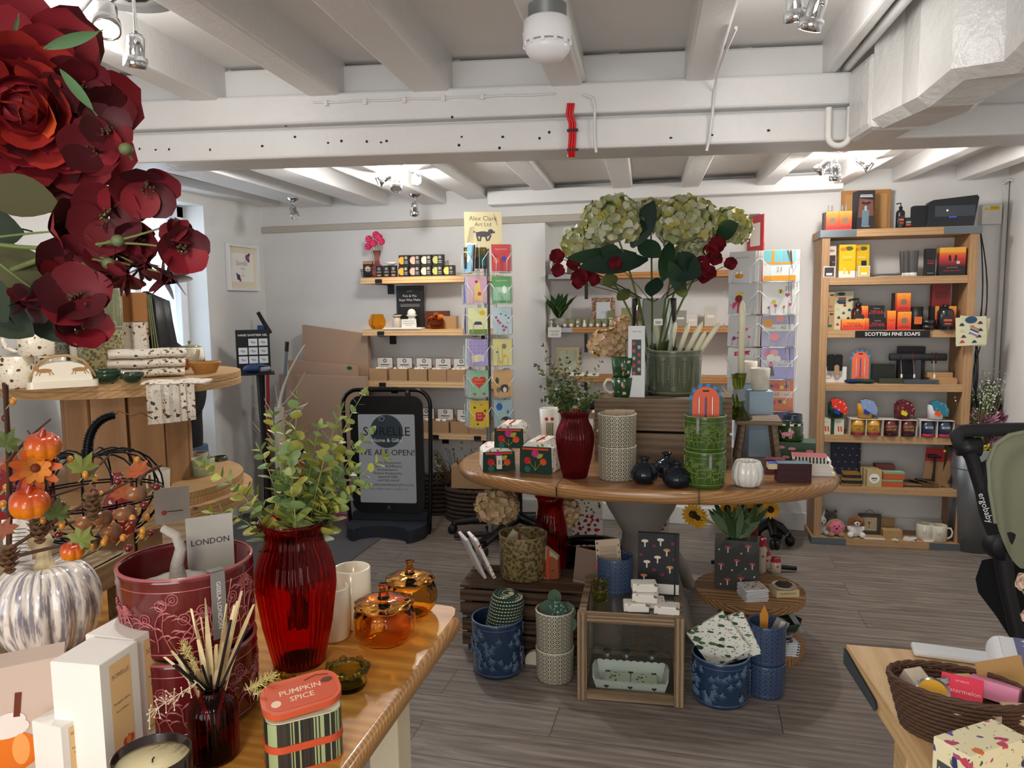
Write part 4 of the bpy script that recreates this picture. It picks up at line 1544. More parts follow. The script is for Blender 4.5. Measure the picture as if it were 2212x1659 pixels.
for lay,(nn2,L,tilt)in enumerate(((9,.048,.25),(8,.036,.6))):
 for i in range(nn2):
  a=2*pi*i/nn2+lay*.3
  mb.leaf(c,(math.cos(a),-tilt,math.sin(a)),(0,-1,.1),L,.017,.3,.2,lay,'petal')
mb.ball(tuple(c+Vector((0,-.006,0))),.009,10,6,2)
mb.build('silk_flower',[mat('#c9642c',.6),mat('#d8873a',.6),mat('#6a2c14',.7)],ga)
M_BER=[mat('#c8842c',.2,coat=.5),mat('#641418',.15,coat=.6)]
tw=MB()
for k,(x0,y0,x1,y1,mm)in enumerate(((10,830,20,1240,0),(30,1180,345,1010,0),(60,1160,230,1115,0),(20,1100,180,1050,0),(40,1200,250,1160,0),(200,1020,240,980,1),(300,1040,350,1005,1),(100,1060,60,930,0),(15,1000,110,905,0))):
 a,b=gl_(x0,y0,1.45),gl_(x1,y1,1.52)
 md=(a+b)/2+rv(.02)
 tw.tube(curve(a,md,b,8),[.004-.0003*i for i in range(9)],6)
 if k==0:
  for q in range(4):
   tw.tube(curve(a+rv(.006),md+rv(.012),b+rv(.006),8),.003,6)
tw.build('twigs',mat('#4a3022',.8),ga)
for k in range(46):
 mm=0 if k%3 else 1
 px,py=(G.uniform(0,30),G.uniform(830,1150))if k%4==0 else(G.uniform(60,340),G.uniform(990,1190))
 c=gl_(px,py,G.uniform(1.42,1.6))
 b=MB().ball(tuple(c),(.006,.006,.0075)if mm==0 else .008,10,7)
 b.tube([tuple(c),tuple(c+Vector((-.012,.004,-.014)))],.0012,5,1)
 b.build('berry',[M_BER[mm],M_STEM],ga)
for(px,py)in((215,1120),(265,1110),(290,1068),(235,1150),(180,1130)):
 c=gl_(px,py,1.5)
 b=MB().ball(tuple(c),(.017,.014,.014),14,9).ball(tuple(c+Vector((.012,0,0))),(.012,.016,.016),14,8,1)
 b.build('acorn',[mat('#8c5a34',.3,coat=.3),mat('#6a4630',.8)],ga)
for(px,py)in((85,1150),(200,1100),(20,1215)):
 c=gl_(px,py,1.46)
 b=MB()
 for j in range(6):
  for i in range(8):
   a=2*pi*(i+j*.5)/8
   rr_=.022*math.sin(pi*(j+1)/7.5)
   b.leaf((c.x,c.y,c.z-.024+j*.009),(math.cos(a),math.sin(a),.5),(0,0,1),rr_+.006,.012,.2,.2,0,'round',3)
 b.build('pine_cone',mat('#7a5a3e',.8),ga)
M_REDP=pattern('red_folk','#8c1420',['#d8c49a','#3a6a8c','#d8742c','#8c1420','#e8dcc0'],55,.32,.9,.35,coat=.5)
P=on(262,1172,.942,.02)
solo('patterned_vase',MB().lathe(wall_of([(.02,0),(.034,.02),(.04,.06),(.032,.1),(.014,.135),(.012,.155),(.016,.165)],.002),36),M_REDP,'small dark red vase with folk flowers inside the wire pumpkin','vase',P)
P=on(45,1130,.935,.0)
solo('patterned_box',MB().base(0,0,0,.1,.1,.155).base(0,0,.155,.112,.112,.02),M_REDP,'dark red lidded box with folk flower print behind the hanging mini pumpkins','box',ad(56,1100,1.95)*1+Vector((0,0,.9381-ad(56,1100,1.95).z)),.3)
FP=az(-420,1500,NZ)
fa=thing('flower_arrangement','large arrangement of dark red silk peony and mallow flowers hanging in from the upper left','artificial flowers',FP)
fi=TR(*FP).inverted()
def fl_(px,py,dist=.7):
 return fi@ad(px,py,dist)
MB().lathe(wall_of([(.05,0),(.06,.01),(.07,.12),(.055,.26),(.06,.3)],.004),40).build('vase',mat('#3c4a3c',.2,coat=.6),fa)
M_PET=[mat('#78091a',.7),mat('#520611',.7),mat('#982018',.7),mat('#c0481e',.6)]
view=ray(60,230).normalized()
pc=fl_(52,232,.74)
mb=MB()
nview=-view
ux=view.cross(Vector((0,0,1))).normalized()
uy=ux.cross(view).normalized()
for lay in range(7):
 nn2=(6,8,10,12,13,14,13)[lay]
 R0=.010+lay*.009
 for i in range(nn2):
  a=2*pi*(i+lay*.37)/nn2+G.uniform(-.15,.15)
  rad=(ux*math.cos(a)+uy*math.sin(a))
  d=(rad*(.35+lay*.16)+nview*(1.15-lay*.23)+Vector((0,0,-.05*lay))+rv(.3)).normalized()
  upv=(nview*.6-rad*.8)
  b0=pc+rad*R0*.7-nview*(.012*lay*.6)+rv(.004)
  big=(.034+lay*.0046)*G.uniform(.8,1.15)
  m=3 if(lay<2 and i%3==0)else(2 if lay<4 and i%2 else(0 if i%3 else 1))
  mb.leaf(b0,d,upv,big,big*1.05,.35,.25,m,'petal',5)
mb.ball(tuple(pc-nview*.006),.03,14,10,0)
mb.build('peony_head',M_PET,fa)
gl=MB()
def blossom(px,py,rpx,dist,tilt=None,np_=5,bud=False):
 c=fl_(px,py,dist)
 r=rpx*(1.7 if bud else 1.4)*dist/FPX
 q=MB()
 ax=(nview+rv(.8)).normalized()if tilt is None else Vector(tilt).normalized()
 u=ax.orthogonal().normalized()
 w=ax.cross(u)
 for i in range(np_):
  a=2*pi*i/np_+px
  rad=u*math.cos(a)+w*math.sin(a)
  d=(rad*(.35 if bud else .95)+ax*(1.1 if bud else .35)+rv(.12)).normalized()
  q.leaf(c+rad*r*.06,d,(-rad if bud else ax-rad*.3),r*1.08,r*(1.35 if bud else 1.15),.35,.3,G.choice((0,0,1,1,2)),'round',6)
 if not bud:
  for i in range(9):
   e=c+(ax+rv(.5)).normalized()*r*.45
   q.tube([c,e],.0006,4,1)
   q.ball(tuple(e),.0016,5,4,3)
 q.build('blossom',[mat('#5c0714',.65),mat('#430510',.65),mat('#740c1a',.65),mat('#3a2c14',.7)],fa)
 return c
ct=[]
for(px,py,r,dist,bud)in((318,392,50,.68,0),(268,420,42,.7,0),(232,470,55,.69,0),(388,478,32,.66,1),(392,540,42,.66,0),(360,590,44,.67,1),(305,505,36,.7,0),(118,500,52,.68,0),(180,505,44,.7,0),(250,560,44,.7,0),(150,590,56,.68,0),(215,580,46,.7,0),(165,655,56,.66,0),(165,712,46,.66,0),(262,618,36,.68,1),(92,640,42,.7,1),(232,290,40,.72,0),(222,232,44,.74,0),(210,330,50,.73,0),(180,180,44,.76,0),(300,575,30,.69,1)):
 ct.append(blossom(px,py,r,dist,bud=bool(bud)))
stm=MB()
root=Vector((0,0,.25))
nodes=[fl_(x,y,d)for x,y,d in((-60,520,.72),(150,536,.69),(-60,640,.7),(-80,260,.78))]
for nd in nodes:
 stm.tube(curve(root,(root+nd)/2+Vector((-.1,0,.2)),nd,10),.003,6)
stm.tube(curve(nodes[0],fl_(60,540,.7),nodes[1],8),.0022,6)
for i,c in enumerate(ct):
 if 16<=i<=19:
  continue
 b=nodes[1]if c.x>nodes[1].x else nodes[0 if i%2 else 2]
 stm.tube(curve(b,(b+c)/2+rv(.012),c,8),[.0016-.0001*k for k in range(9)],5)
stm.tube(curve(nodes[3],(nodes[3]+pc)/2,pc-nview*.03,6),.003,6)
for(x0,y0,x1,y1)in((210,535,255,520),(200,560,235,570),(160,560,100,545),(285,345,272,322)):
 a,b=fl_(x0,y0,.68),fl_(x1,y1,.67)
 stm.tube([a,(a+b)/2+rv(.004),b],.0011,5)
 stm.ball(tuple(b),(.0065,.0055,.0055),10,7,1)
stm.build('stems',[mat('#5f6a3a',.6),mat('#59633c',.6)],fa)
M_DL=[mat('#3f3d1e',.7),mat('#1f2c1c',.6),mat('#4b6a44',.6)]
for(px,py,tx,ty,w_,m,d0)in((-40,400,150,455,90,0,.74),(-60,560,145,590,95,0,.76),(-40,640,90,730,90,1,.72),(60,640,150,745,70,1,.74),(-60,470,70,500,90,1,.78),(95,105,222,65,26,2,.7),(130,150,210,250,22,2,.7),(28,80,42,30,8,2,.72),(-50,330,40,420,70,0,.78),(-40,600,30,700,80,1,.7),(20,590,60,660,60,1,.78)):
 a,b=fl_(px,py,d0),fl_(tx,ty,d0*.98)
 q=MB()
 q.leaf(a,b-a,nview+rv(.3),(b-a).length,w_*d0/FPX,.3,.12,0,'oval',8)
 q.tube([a,a.lerp(b,.5)-nview*.001,b],.0008,4)
 q.build('leaf',M_DL[m],fa)
M_WOOD=pattern('woodland','#ece5d6',['#6a4a34','#4b3b2e','#8c5a2c'],44,.3,1,.7,keep=.8,second=(['#c98a3c','#8c8a5a','#a8441f'],95,.24))
M_WOODC=pattern('woodland_china','#efe7d3',['#5e432f','#6a4a34','#7c5a34'],40,.27,1,.25,coat=.5,keep=.7,second=(['#c98a3c','#8c8a5a','#b8641f'],95,.22))
M_SAGE=mat('#8c8c70',.3,coat=.5)
def mug(name,label,cat,P,r,h,m,rz=0.0,hm=None,handle=True,tp=.92,group=None,deco=None):
 t=thing(name,label,cat,P,face(P)+rz,group)
 mb=MB().lathe(wall_of([(r*tp*.9,0),(r*tp,.004),(r*(tp+1)/2,h*.5),(r,h)],.003),40)
 if deco:
  deco(mb,r,h)
 mb.build('body',m if isinstance(m,(list,tuple))else[m],t)
 if handle:
  pts=[(r*.93,0,h*.85),(r*1.35,0,h*.86),(r*1.6,0,h*.62),(r*1.5,0,h*.35),(r*1.15,0,h*.2),(r*.9,0,h*.2)]
  MB().tube(pts,[r*.13]*6,8).build('handle',hm or(m[0]if isinstance(m,(list,tuple))else m),t)
 return t
def D(px,py,r=.0,z=1.25):
 return on(px,py,z,r)
P0=D(36,840,.035)
r_=W(P0,74)/2
mug('mug','cream woodland mug with running hare at the front of the mug stack, lower one','mug',P0,r_,.105,M_WOODC,pi-.3)
mug('mug','cream woodland mug standing on top of another mug, handle to the left','mug',P0+Vector((.06,.03,.105)),r_,.09,M_WOODC,pi+.1,M_WOODC)
mug('mug','cream woodland mug behind the butter dish','mug',D(108,826,.09),r_,.085,M_WOODC,1.2)
P=P0+Vector((.06,.03,.1955))
pl=thing('hanging_plaque','rounded cream wooden plaque with ALL GOOD things are wild AND free lettering','plaque',P,face(P))
mb=MB().prism([(.075*math.cos(a)*(1-.12*math.sin(a)),.052*math.sin(a))for a in[2*pi*i/28 for i in range(28)]],-.003,.003,0,FR(0,.052))
F_=FR(-.0034,.052)
for i,(tx,sz)in enumerate((('ALL GOOD',.013),('things are',.014),('wild AND free',.014))):
 mb.text(tx,sz,F_@TR(.008,.018-i*.017),1)
mb.flat([(-.075,-.03),(-.05,-.034),(-.035,0),(-.03,.03),(-.055,.02),(-.08,-.002)],2,F_,.0002)
mb.build('board',[mat('#efe9da',.6),M_BROWN,mat('#b5b068',.7)],pl,bevel=.001)
MB().tube(curve((-.03,0,.1),(.02,-.02,.12),(.06,-.004,.06),8),.0015,5).build('cord',mat('#8c7a5a',.9),pl)
P=D(137,838,.045)
w_=W(P,134)
bdsh=thing('butter_dish','cream butter dish with running hares and strap handle on the cable drum edge','butter dish',P,face(P))
mb=MB().prism(rrect(w_,.085,.02,6),0,.022,0,sm=True)
mb.build('base',mat('#ebe2cd',.25,coat=.5),bdsh,bevel=.004)
arc=[(-w_*.42,.022)]+[(-w_*.40*math.cos(a),.03+.055*math.sin(a)**.7)for a in[pi*i/16 for i in range(1,16)]]+[(w_*.42,.022)]
mb=MB().prism([(x,z)for x,z in arc],-.032,.032,0,RX(pi/2),sm=True)
for sx in(-1,1):
 M=FR(-.0325,.058,sx*.05)
 mb.disc(0,0,.022,1,M,ry=.007)
 mb.disc(sx*.022*-1*-1,.008,.008,1,M,.0001)
 for q in(-.02,-.012,.014,.022):
  mb.rect(q,-.009,.003,.014,1,M,.0001,q*30)
mb.build('cover',[mat('#efe7d3',.22,coat=.6),mat('#a87c48',.6)],bdsh,bevel=.003)
MB().tube([(-w_*.45,0,.03),(-w_*.3,0,.085),(-.02,0,.103),(.02,0,.103),(w_*.3,0,.085),(w_*.47,0,.03)],.005,8).build('strap',mat('#a88c5c',.6),bdsh)
P=D(186,800,.05)
h_=HZ(P,737)-1.25
jg=mug('jug','tall cream jug with oak leaf motif and sage handle behind the green bowls','jug',P,W(P,58)/2,h_,[mat('#eee6d2',.25,coat=.5),M_BROWN],0,mat('#7d8468',.3,coat=.5),deco=lambda mb,r,h:[mb.disc(.006*i,.004*i,.007,1,FR(-r*.985,h*.72),.0005+.0001*i,ry=.004)for i in(-1,0,1)])
P=D(125,800,.04)
gp=planter('planter','grey relief pot with dark fern beside the mug stack','planter',P,W(P,62)/2,HZ(P,725)-1.25,relief_mat('pewter','#57584e','#8c8a7c',120),None,mat('#2a2a20',.9),motif=None)
q=MB()
for i in range(26):
 a=i*2.4
 q.leaf((0,0,.08),(math.cos(a),math.sin(a),1.2),(0,0,1),.06,.018,.3,-.3,i%2)
q.build('fern',[mat('#1f4a24',.4),mat('#2f6a34',.4)],gp)
M_SG,M_SGH=mat('#7f8468',.22,coat=.7),mat('#c3c39c',.3,coat=.5)
def feather(mb,r,h,rf,n=14,th=.0011):
 """rows of upright feathery plants with round heads at both ends"""
 zlo,zhi=h*.16,h*.84
 for i in range(n):
  a=2*pi*i/n
  up=i%2
  zt,zb=(zhi,zlo+.012)if up else(zhi-.012,zlo)
  hz=zt if up else zb
  mb.tube([cyl(a,z,rf(z)+th*.4)for z in(zb,(zb+zt)/2,zt)],th,4,1)
  mb.tube([cyl(a+pi/n,z,rf(z)+th*.4)for z in(zb+h*.15,zt-h*.15)],th*.8,4,1)
  for k in range(8):
   z=zb+(zt-zb)*(.14+.09*k)
   for s_ in(1,-1):
    dz=.009 if up else-.009
    mb.tube([cyl(a,z,rf(z)+th*.4),cyl(a+s_*.0125/r,z+dz,rf(z)+th*.4)],[th*.8,th*.9],4,1)
  for rr2 in(.011,.0055):
   mb.tube([cyl(a+math.cos(2*pi*j/10)*rr2/r,hz+math.sin(2*pi*j/10)*rr2*.75,rf(hz)+th*.5)for j in range(10)],th,4,1,closed=True)
P=D(222,806,.14)
r_=W(P,92)/2
h1=HZ(P,714)-1.25
planter('planter','sage green planter with rosette relief, lower of the stacked pair on the drum','planter',P,r_,h1,relief_mat('sage_rosette','#6a6a4a','#b5ae84',85),None,motif=None,rimm=M_SG)
planter('planter','sage green planter with feather plant relief, upper of the stacked pair on the drum','planter',P+Vector((0,0,h1)),r_,HZ(P,614)-1.25-h1,M_SG,M_SGH,motif=feather)
def towel(label,P,w_,d_,h_,rz,fold=3,group=None,m=None):
 t=MB()
 hh=h_/fold
 for i in range(fold):
  z=hh*(i+.5)
  pts=[(-w_/2+w_*k/10,math.sin(k*1.3+i)*.004,z+.002*math.sin(k*.9+i*2))for k in range(11)]
  t.tube(pts,1.0,12,0)if False else None
  ring=[]
  for k in range(11):
   x=-w_/2+w_*k/10
   n3=12
   ring+=[(x,math.cos(2*pi*q/n3)*d_/2*(1+.02*math.sin(k+i)),z+math.sin(2*pi*q/n3)*hh*.52+.0015*math.sin(k*1.1+i))for q in range(n3)]
  t.add(ring,[(k*12+q,(k+1)*12+q,(k+1)*12+(q+1)%12,k*12+(q+1)%12)for k in range(10)for q in range(12)]+[tuple(range(12)),tuple(range(131,119,-1))],0,True)
 return solo('folded_towel',t,m or M_WOOD,label,'towel',P,rz,group)
for i,lab in enumerate(('bottom one of the stack of three','middle one of the stack of three','top one of the stack of three')):
 p=D(318+i*2,818,.07)
 towel('rolled cream woodland tea towel, '+lab,(p.x,p.y,1.2505+i*.036),W(p,150),.1,.034,face(p)+.06*(i-1),1)
p=D(384,832,.05)
towel('flat folded cream tea towel with hares lying at the front edge of the drum',(p.x,p.y,1.2505),.2,.13,.014,face(p)-.25,1)
for i,(px,lab)in enumerate(((378,'nearest of three'),(415,'middle of three'),(440,'furthest of three'))):
 p=D(px,838,.1+i*.05)
 e=Vector((p.x,p.y,0))-Vector((DRM.x,DRM.y,0))
 e=e.normalized()*.449
 b=MB()
 wv=[(-.045+.015*k,.006*math.sin(k*1.6+i))for k in range(7)]
 for k in range(6):
  b.add([(wv[k][0],wv[k][1],0),(wv[k+1][0],wv[k+1][1],0),(wv[k+1][0],wv[k+1][1],-.15),(wv[k][0],wv[k][1],-.15),(wv[k][0],wv[k][1]+.004,0),(wv[k+1][0],wv[k+1][1]+.004,0),(wv[k+1][0],wv[k+1][1]+.004,-.15),(wv[k][0],wv[k][1]+.004,-.15)],[(3,2,1,0),(4,5,6,7),(2,3,7,6),(0,1,5,4)])
 b.box((0,-.004,.002),(.09,.012,.004))
 q=DRM+e
 solo('hanging_towel',b,M_WOOD,'cream woodland towel hanging down from the drum rim, %s'%lab,'towel',(q.x,q.y,1.2515),math.atan2(e.y,e.x)+pi/2)
M_DG=mat('#1f3a26',.15,coat=.8)
for(px,py,z,lab)in((233,830,1.25,'dark green leaf-edged bowl, lower of the nested pair'),(233,830,1.262,'dark green leaf-edged bowl, upper of the nested pair'),(287,829,1.25,'single dark green bowl beside the nested pair')):
 p=D(px,py,.02)
 p.z=z+.0005
 r_=W(p,56 if px<250 else 48)/2
 solo('leaf_bowl',MB().lathe(wall_of([(r_*.4,0),(r_*.7,.008),(r_*.92,.024),(r_,.036)],.002),48,wob=lambda a,zz:1+(.05*math.sin(a*5))*(zz/.036)),M_DG,lab,'bowl',p)
p=D(412,783,.06)
tp=thing('teapot','cream and sage teapot with short spout at the back of the drum','teapot',p,face(p))
r_=W(p,60)/2
mb=MB().lathe([(.0005,0),(r_*.8,0),(r_*.98,.01),(r_,.03),(r_*.9,.062),(r_*.82,.07),(.0005,.07)],40)
mb.build('body',mat('#e6e0cc',.25,coat=.5),tp)
MB().tube([(r_*.8*.5,-r_*.85,.02),(r_*.5,-r_*1.15,.045),(r_*.55,-r_*1.35,.066)],[.014,.01,.008],10).build('spout',mat('#e6e0cc',.25,coat=.5),tp)
mb=MB().lathe([(.0005,.07),(r_*.8,.071),(r_*.5,.08),(.006,.083),(.006,.09)],32)
mb.ball((0,0,.094),.009)
mb.build('lid',M_SAGE,tp)
def basket(name,label,cat,P,w_,d_,h_,rz,m,rows=9,n=40,flare=1.15,th=.0028):
 t=thing(name,label,cat,P,rz)
 b=MB()
 for j in range(rows):
  z=th+(h_-th)*j/(rows-1)
  f=1/flare+(1-1/flare)*j/(rows-1)
  b.tube([(w_/2*f*math.cos(2*pi*i/n)*(1+.012*(-1)**(i+j)),d_/2*f*math.sin(2*pi*i/n)*(1+.012*(-1)**(i+j)),z)for i in range(n)],h_/rows*.56,5,closed=True)
 for i in range(n//2):
  a=2*pi*i/(n//2)
  b.tube([(w_/2/flare*math.cos(a),d_/2/flare*math.sin(a),0),(w_/2*math.cos(a),d_/2*math.sin(a),h_)],th*.8,5)
 b.lathe([(.0005,.001),(.98,.001),(.98,.004),(.0005,.004)],40,0,SC(w_/2/flare,d_/2/flare,1))
 b.build('weave',m,t)
 q=MB()
 for k in range(3):
  q.tube([(w_/2*(1+.02*math.cos(i*1.1+k*2.1))*math.cos(2*pi*i/48),d_/2*(1+.02*math.cos(i*1.1+k*2.1))*math.sin(2*pi*i/48),h_+th*1.2*math.sin(i*1.1+k*2.1)+th)for i in range(48)],th*1.1,6,closed=True)
 q.build('plaited_rim',m,t)
 return t
M_WK=mat('#b5803e',.6,bump=.5)
p=D(444,808,.05)
basket('wicker_basket','small honey coloured wicker basket on the right edge of the drum','basket',p,W(p,62),W(p,50),.04,face(p),M_WK,7,36,1.5,.002)
p=D(396,800,.04)
solo('glazed_bowl',MB().lathe(wall_of([(.018,0),(.03,.01),(.036,.04)],.003),32),mat('#8c4a1e',.2,coat=.7),'amber brown glazed bowl between the towels and the wicker basket','bowl',p)
for i in range(2):
 p=D(288+i*20,792,.12+i*.02)
 h_=HZ(p,632)-1.25
 t=thing('apron_pack',('kraft headed woodland apron pack with sage ties, left one','kraft headed woodland apron pack with sage ties, right one')[i],'apron',p,face(p)+.5)
 MB().box((0,0,h_*.3),(.075,.012,h_*.6)).build('fabric',M_WOOD,t,bevel=.004)
 MB().box((0,0,h_*.8),(.07,.02,h_*.4)).build('card_header',mat('#a8703c',.75),t,bevel=.002)
 b=MB()
 for k in range(3):
  b.tube([(.038+k*.008,-.008,h_*.97),(.043+k*.009,-.011,h_*.6),(.05+k*.014,-.012,.01)],.0032,6)
 b.build('ties',mat('#7f8862',.7),t)
LZ=.7802
def L_(px,py,r=.0):
 return on(px,py,LZ,r)
M_GRJ=mat('#b5b4ae',.3,coat=.5)
def owl(mb,r,h):
 M=FR(-r*1.0,h*.45,-.004)
 mb.disc(0,0,h*.13,1,M,.0008,ry=h*.2)
 mb.disc(0,h*.2,h*.1,1,M,.001)
 mb.rect(.004,-h*.25,h*.12,h*.12,1,M,.001,.4)
p=L_(305,1080,.03)
mug('jug','pale grey jug with small owl drawing on the lower drum','jug',p,W(p,54)/2,HZ(p,966)-LZ,[M_GRJ,M_BROWN],.3,handle=False,tp=1.0,deco=owl)
p=L_(350,1085,.02)
mug('jug','small white milk jug with hare drawing at the front of the lower drum','jug',p,W(p,40)/2,HZ(p,1014)-LZ,[mat('#e9e3d4',.3,coat=.5),M_BROWN],2.6,tp=.8,deco=owl)
p=L_(438,1036,.05)
pls=[]
for i in range(5):
 solo('square_plate',MB().prism(rrect(.15-.0*i,.11,.012),0,.004).prism(rrect(.13,.09,.012),.004,.0055),mat('#e8e0d6',.35,coat=.4),'square cream plate on the lower drum, %s from the bottom of five'%('first','second','third','fourth','fifth')[i],'plate',(p.x,p.y,LZ+i*.0056),face(p)+.03,'stack of square plates',bevel=.001)
pz=LZ+5*.0057
q=on(440,1040,pz,.04)
mug('mug','sage green mug with owl drawing standing on the square plates','mug',q,W(q,50)/2,HZ(q,990)-pz,[mat('#a3ac8c',.25,coat=.5),M_BROWN],pi,mat('#a3ac8c',.25,coat=.5),deco=owl)
p=L_(388,1042,.03)
mug('mug','brown stoneware mug behind the sage green mug','mug',p,W(p,46)/2,.085,mat('#8c7c68',.35,coat=.3),1.0)
p=L_(428,1022,.04)
mug('mug','taupe stoneware mug at the back of the lower drum','mug',p,W(p,46)/2,.085,mat('#a39886',.35,coat=.3),1.0)
p=L_(477,1022,.04)
solo('ribbed_jar',MB().lathe(wall_of([(.03,0),(.034,.01),(.034,.06),(.028,.068)],.003),64,flute=(16,.06)),mat('#3c4a30',.3,coat=.5),'small dark green ribbed jar on the right of the lower drum','jar',p)
p=L_(370,992,.1)
gb=MB().base(0,0,0,.045,.03,.085)
gb.disc(0,.03,.009,1,FR(-.0153)).text('cocotte',.008,FR(-.0153,.055),1)
solo('gift_box',gb,[mat('#c9bdb0',.6),INK],'small taupe printed carton behind the drum core at the right','box',p,face(p),bevel=.001)
p=L_(372,1048,.01)
solo('round_tag',MB().prism([(.03*math.cos(a),.03*math.sin(a))for a in[2*pi*i/24 for i in range(24)]],-.001,.001,0,FR(0,.031)),pattern('tag','#efe6d8',['#5a4636'],60,.2,keep=.5),'round cream gift tag with hare sketch leaning behind the milk jug','tag',p,face(p))
p=on(372,1118,NZ,0)if False else ad(372,1090,1.75)
cb=MB().box((0,0,.0),(.07,.0012,.075)).rect(0,-.012,.045,.002,1,FR(-.001)).disc(-.018,-.016,.006,2,FR(-.001),.0001)
cq=Vector((p.x,p.y,NZ))
b=MB().base(0,0,0,.05,.03,p.z-NZ-.038)
easel=thing('card_stand','grey swing card propped on a small wooden block behind the maroon planter','card',cq,face(cq))
b.build('block',W_CR,easel)
cb2=MB().box((0,-.006,p.z-NZ),(.075,.0012,.085)).rect(0,-.014,.045,.002,1,FR(-.007,p.z-NZ)).disc(-.018,-.016,.006,2,FR(-.007,p.z-NZ),.0001)
cb2.build('card',[mat('#8c857e',.7),INK,mat('#8c2c2c',.7)],easel)
pp=Vector((-2.66,3.28,0))
dh=1.0
per=bpy.data.meshes.new('person')
J={}
Hz=HZ(pp+Vector((0,0,0)),626)
hd=Hz-.13
pts=[('pelvis',(0,0,hd-.66),.15),('waist',(.01,-.01,hd-.5),.135),('chest',(.0,-.03,hd-.3),.155),('neck',(-.02,-.04,hd-.14),.055),('lsh',(-.17,-.02,hd-.22),.07),('lel',(-.22,-.08,hd-.47),.052),('lwr',(-.12,-.26,hd-.5),.036),('rsh',(.18,-.02,hd-.23),.075),('rel',(.2,-.08,hd-.46),.056),('rwr',(.12,-.25,hd-.55),.038),('lhip',(-.09,0,hd-.76),.1),('lkn',(-.1,-.02,hd-1.12),.07),('lan',(-.1,0,.09),.048),('lto',(-.11,-.15,.045),.04),('rhip',(.09,0,hd-.76),.1),('rkn',(.1,-.02,hd-1.12),.07),('ran',(.11,0,.09),.048),('rto',(.12,-.15,.045),.04),('hb',(-.03,-.05,hd-.06),.06)]
idx={n:i for i,(n,_,_)in enumerate(pts)}
edges=[('pelvis','waist'),('waist','chest'),('chest','neck'),('neck','hb'),('chest','lsh'),('lsh','lel'),('lel','lwr'),('chest','rsh'),('rsh','rel'),('rel','rwr'),('pelvis','lhip'),('lhip','lkn'),('lkn','lan'),('lan','lto'),('pelvis','rhip'),('rhip','rkn'),('rkn','ran'),('ran','rto')]
per.from_pydata([p for _,p,_ in pts],[(idx[a],idx[b])for a,b in edges],[])
root=bpy.data.objects.new('person',None)
col.objects.link(root)
root.location=pp
root.rotation_euler=(0,0,face(pp)-.5)
tag(root,'person with long black hair in a black coat and blue jeans behind the cable drum','person')
M_SKIN=mat('#b98a70',.55)
SK=Vector((-.035,-.06,hd-.01))
def skin(name,mesh,rad,rootv,m,parent):
 o=bpy.data.objects.new(name,mesh)
 col.objects.link(o)
 o.parent=parent
 mo=o.modifiers.new('skin','SKIN')
 for i,r_ in enumerate(rad):
  o.data.skin_vertices[0].data[i].radius=(r_,r_)
  o.data.skin_vertices[0].data[i].use_root=(i==rootv)
 s_=o.modifiers.new('sub','SUBSURF')
 s_.levels=s_.render_levels=2
 mesh.materials.append(m)
 return o
def skin_layer(me):
 b=bmesh.new()
 b.from_mesh(me)
 b.verts.layers.skin.verify()
 b.to_mesh(me)
 b.free()
import bmesh
skin_layer(per)
skin('body',per,[r for _,_,r in pts],0,mat('#131418',.85),root)
hm_=MB().ball(tuple(SK),(.072,.088,.105),24,16)
hm_.ball(tuple(SK+Vector((0,-.092,-.005))),(.012,.02,.018),10,8)
hm_.ball(tuple(SK+Vector((0,-.07,-.07))),(.035,.025,.03),12,8)
for sx in(-1,1):
 hm_.ball(tuple(SK+Vector((sx*.072,0,-.01))),(.01,.02,.03),8,6)
 hm_.ball(tuple(SK+Vector((sx*.028,-.079,.012))),(.012,.006,.006),8,6,1)
 hm_.tube([tuple(SK+Vector((sx*.014,-.086,.03))),tuple(SK+Vector((sx*.045,-.078,.032)))],.0035,5,1)
 hm_.tube([tuple(SK+Vector((sx*.03+.026*math.cos(a),-.096,.008+.022*math.sin(a))))for a in[2*pi*i/16 for i in range(16)]],.0012,4,1,closed=True)
hm_.tube([tuple(SK+Vector((-.024,-.085,-.045))),tuple(SK+Vector((0,-.092,-.047))),tuple(SK+Vector((.024,-.085,-.045)))],.005,6,2)
hm_.build('head',[M_SKIN,INK,mat('#8c4a44',.5)],root)
hr=MB()
for i in range(70):
 a=-2.5+4.1*i/69*1.22
 c=SK+Vector((.074*math.cos(a+pi/2)*1.05,.09*math.sin(a+pi/2)*1.0+.012,.03))
 top_=SK+Vector((0,.01,.118))
 if c.y<SK.y-.045:
  continue
 out=(c-SK)
 out.z=0
 e=c+out*.55+Vector((0,.0,-.33-.04*math.sin(i*3)))
 hr.tube([top_+rv(.004),c+out*.12+Vector((0,0,.045)),c+out*.2-Vector((0,0,.06)),c+out*.45-Vector((0,0,.2)),e],[.014,.018,.02,.018,.005],6)
hr.ball(tuple(SK+Vector((0,.016,.03))),(.08,.09,.097),20,12)
hr.build('hair',mat('#0d0b0c',.5),root)
jn=MB()
for sx in(-1,1):
 jn.tube([(sx*.085,0,hd-.68),(sx*.095,-.0,hd-.8),(sx*.1,-.02,hd-1.12),(sx*.105,0,.12)],[.12,.118,.085,.075],16)
jn.build('jeans',mat('#3d566e',.9,bump=.3,bscale=200),root)
cm_=MB().lathe([(.165,hd-.78),(.175,hd-.6),(.165,hd-.45),(.178,hd-.3),(.15,hd-.2),(.07,hd-.13)],28,sy=.85,cap=False)
cm_.build('coat',mat('#121317',.9),root)
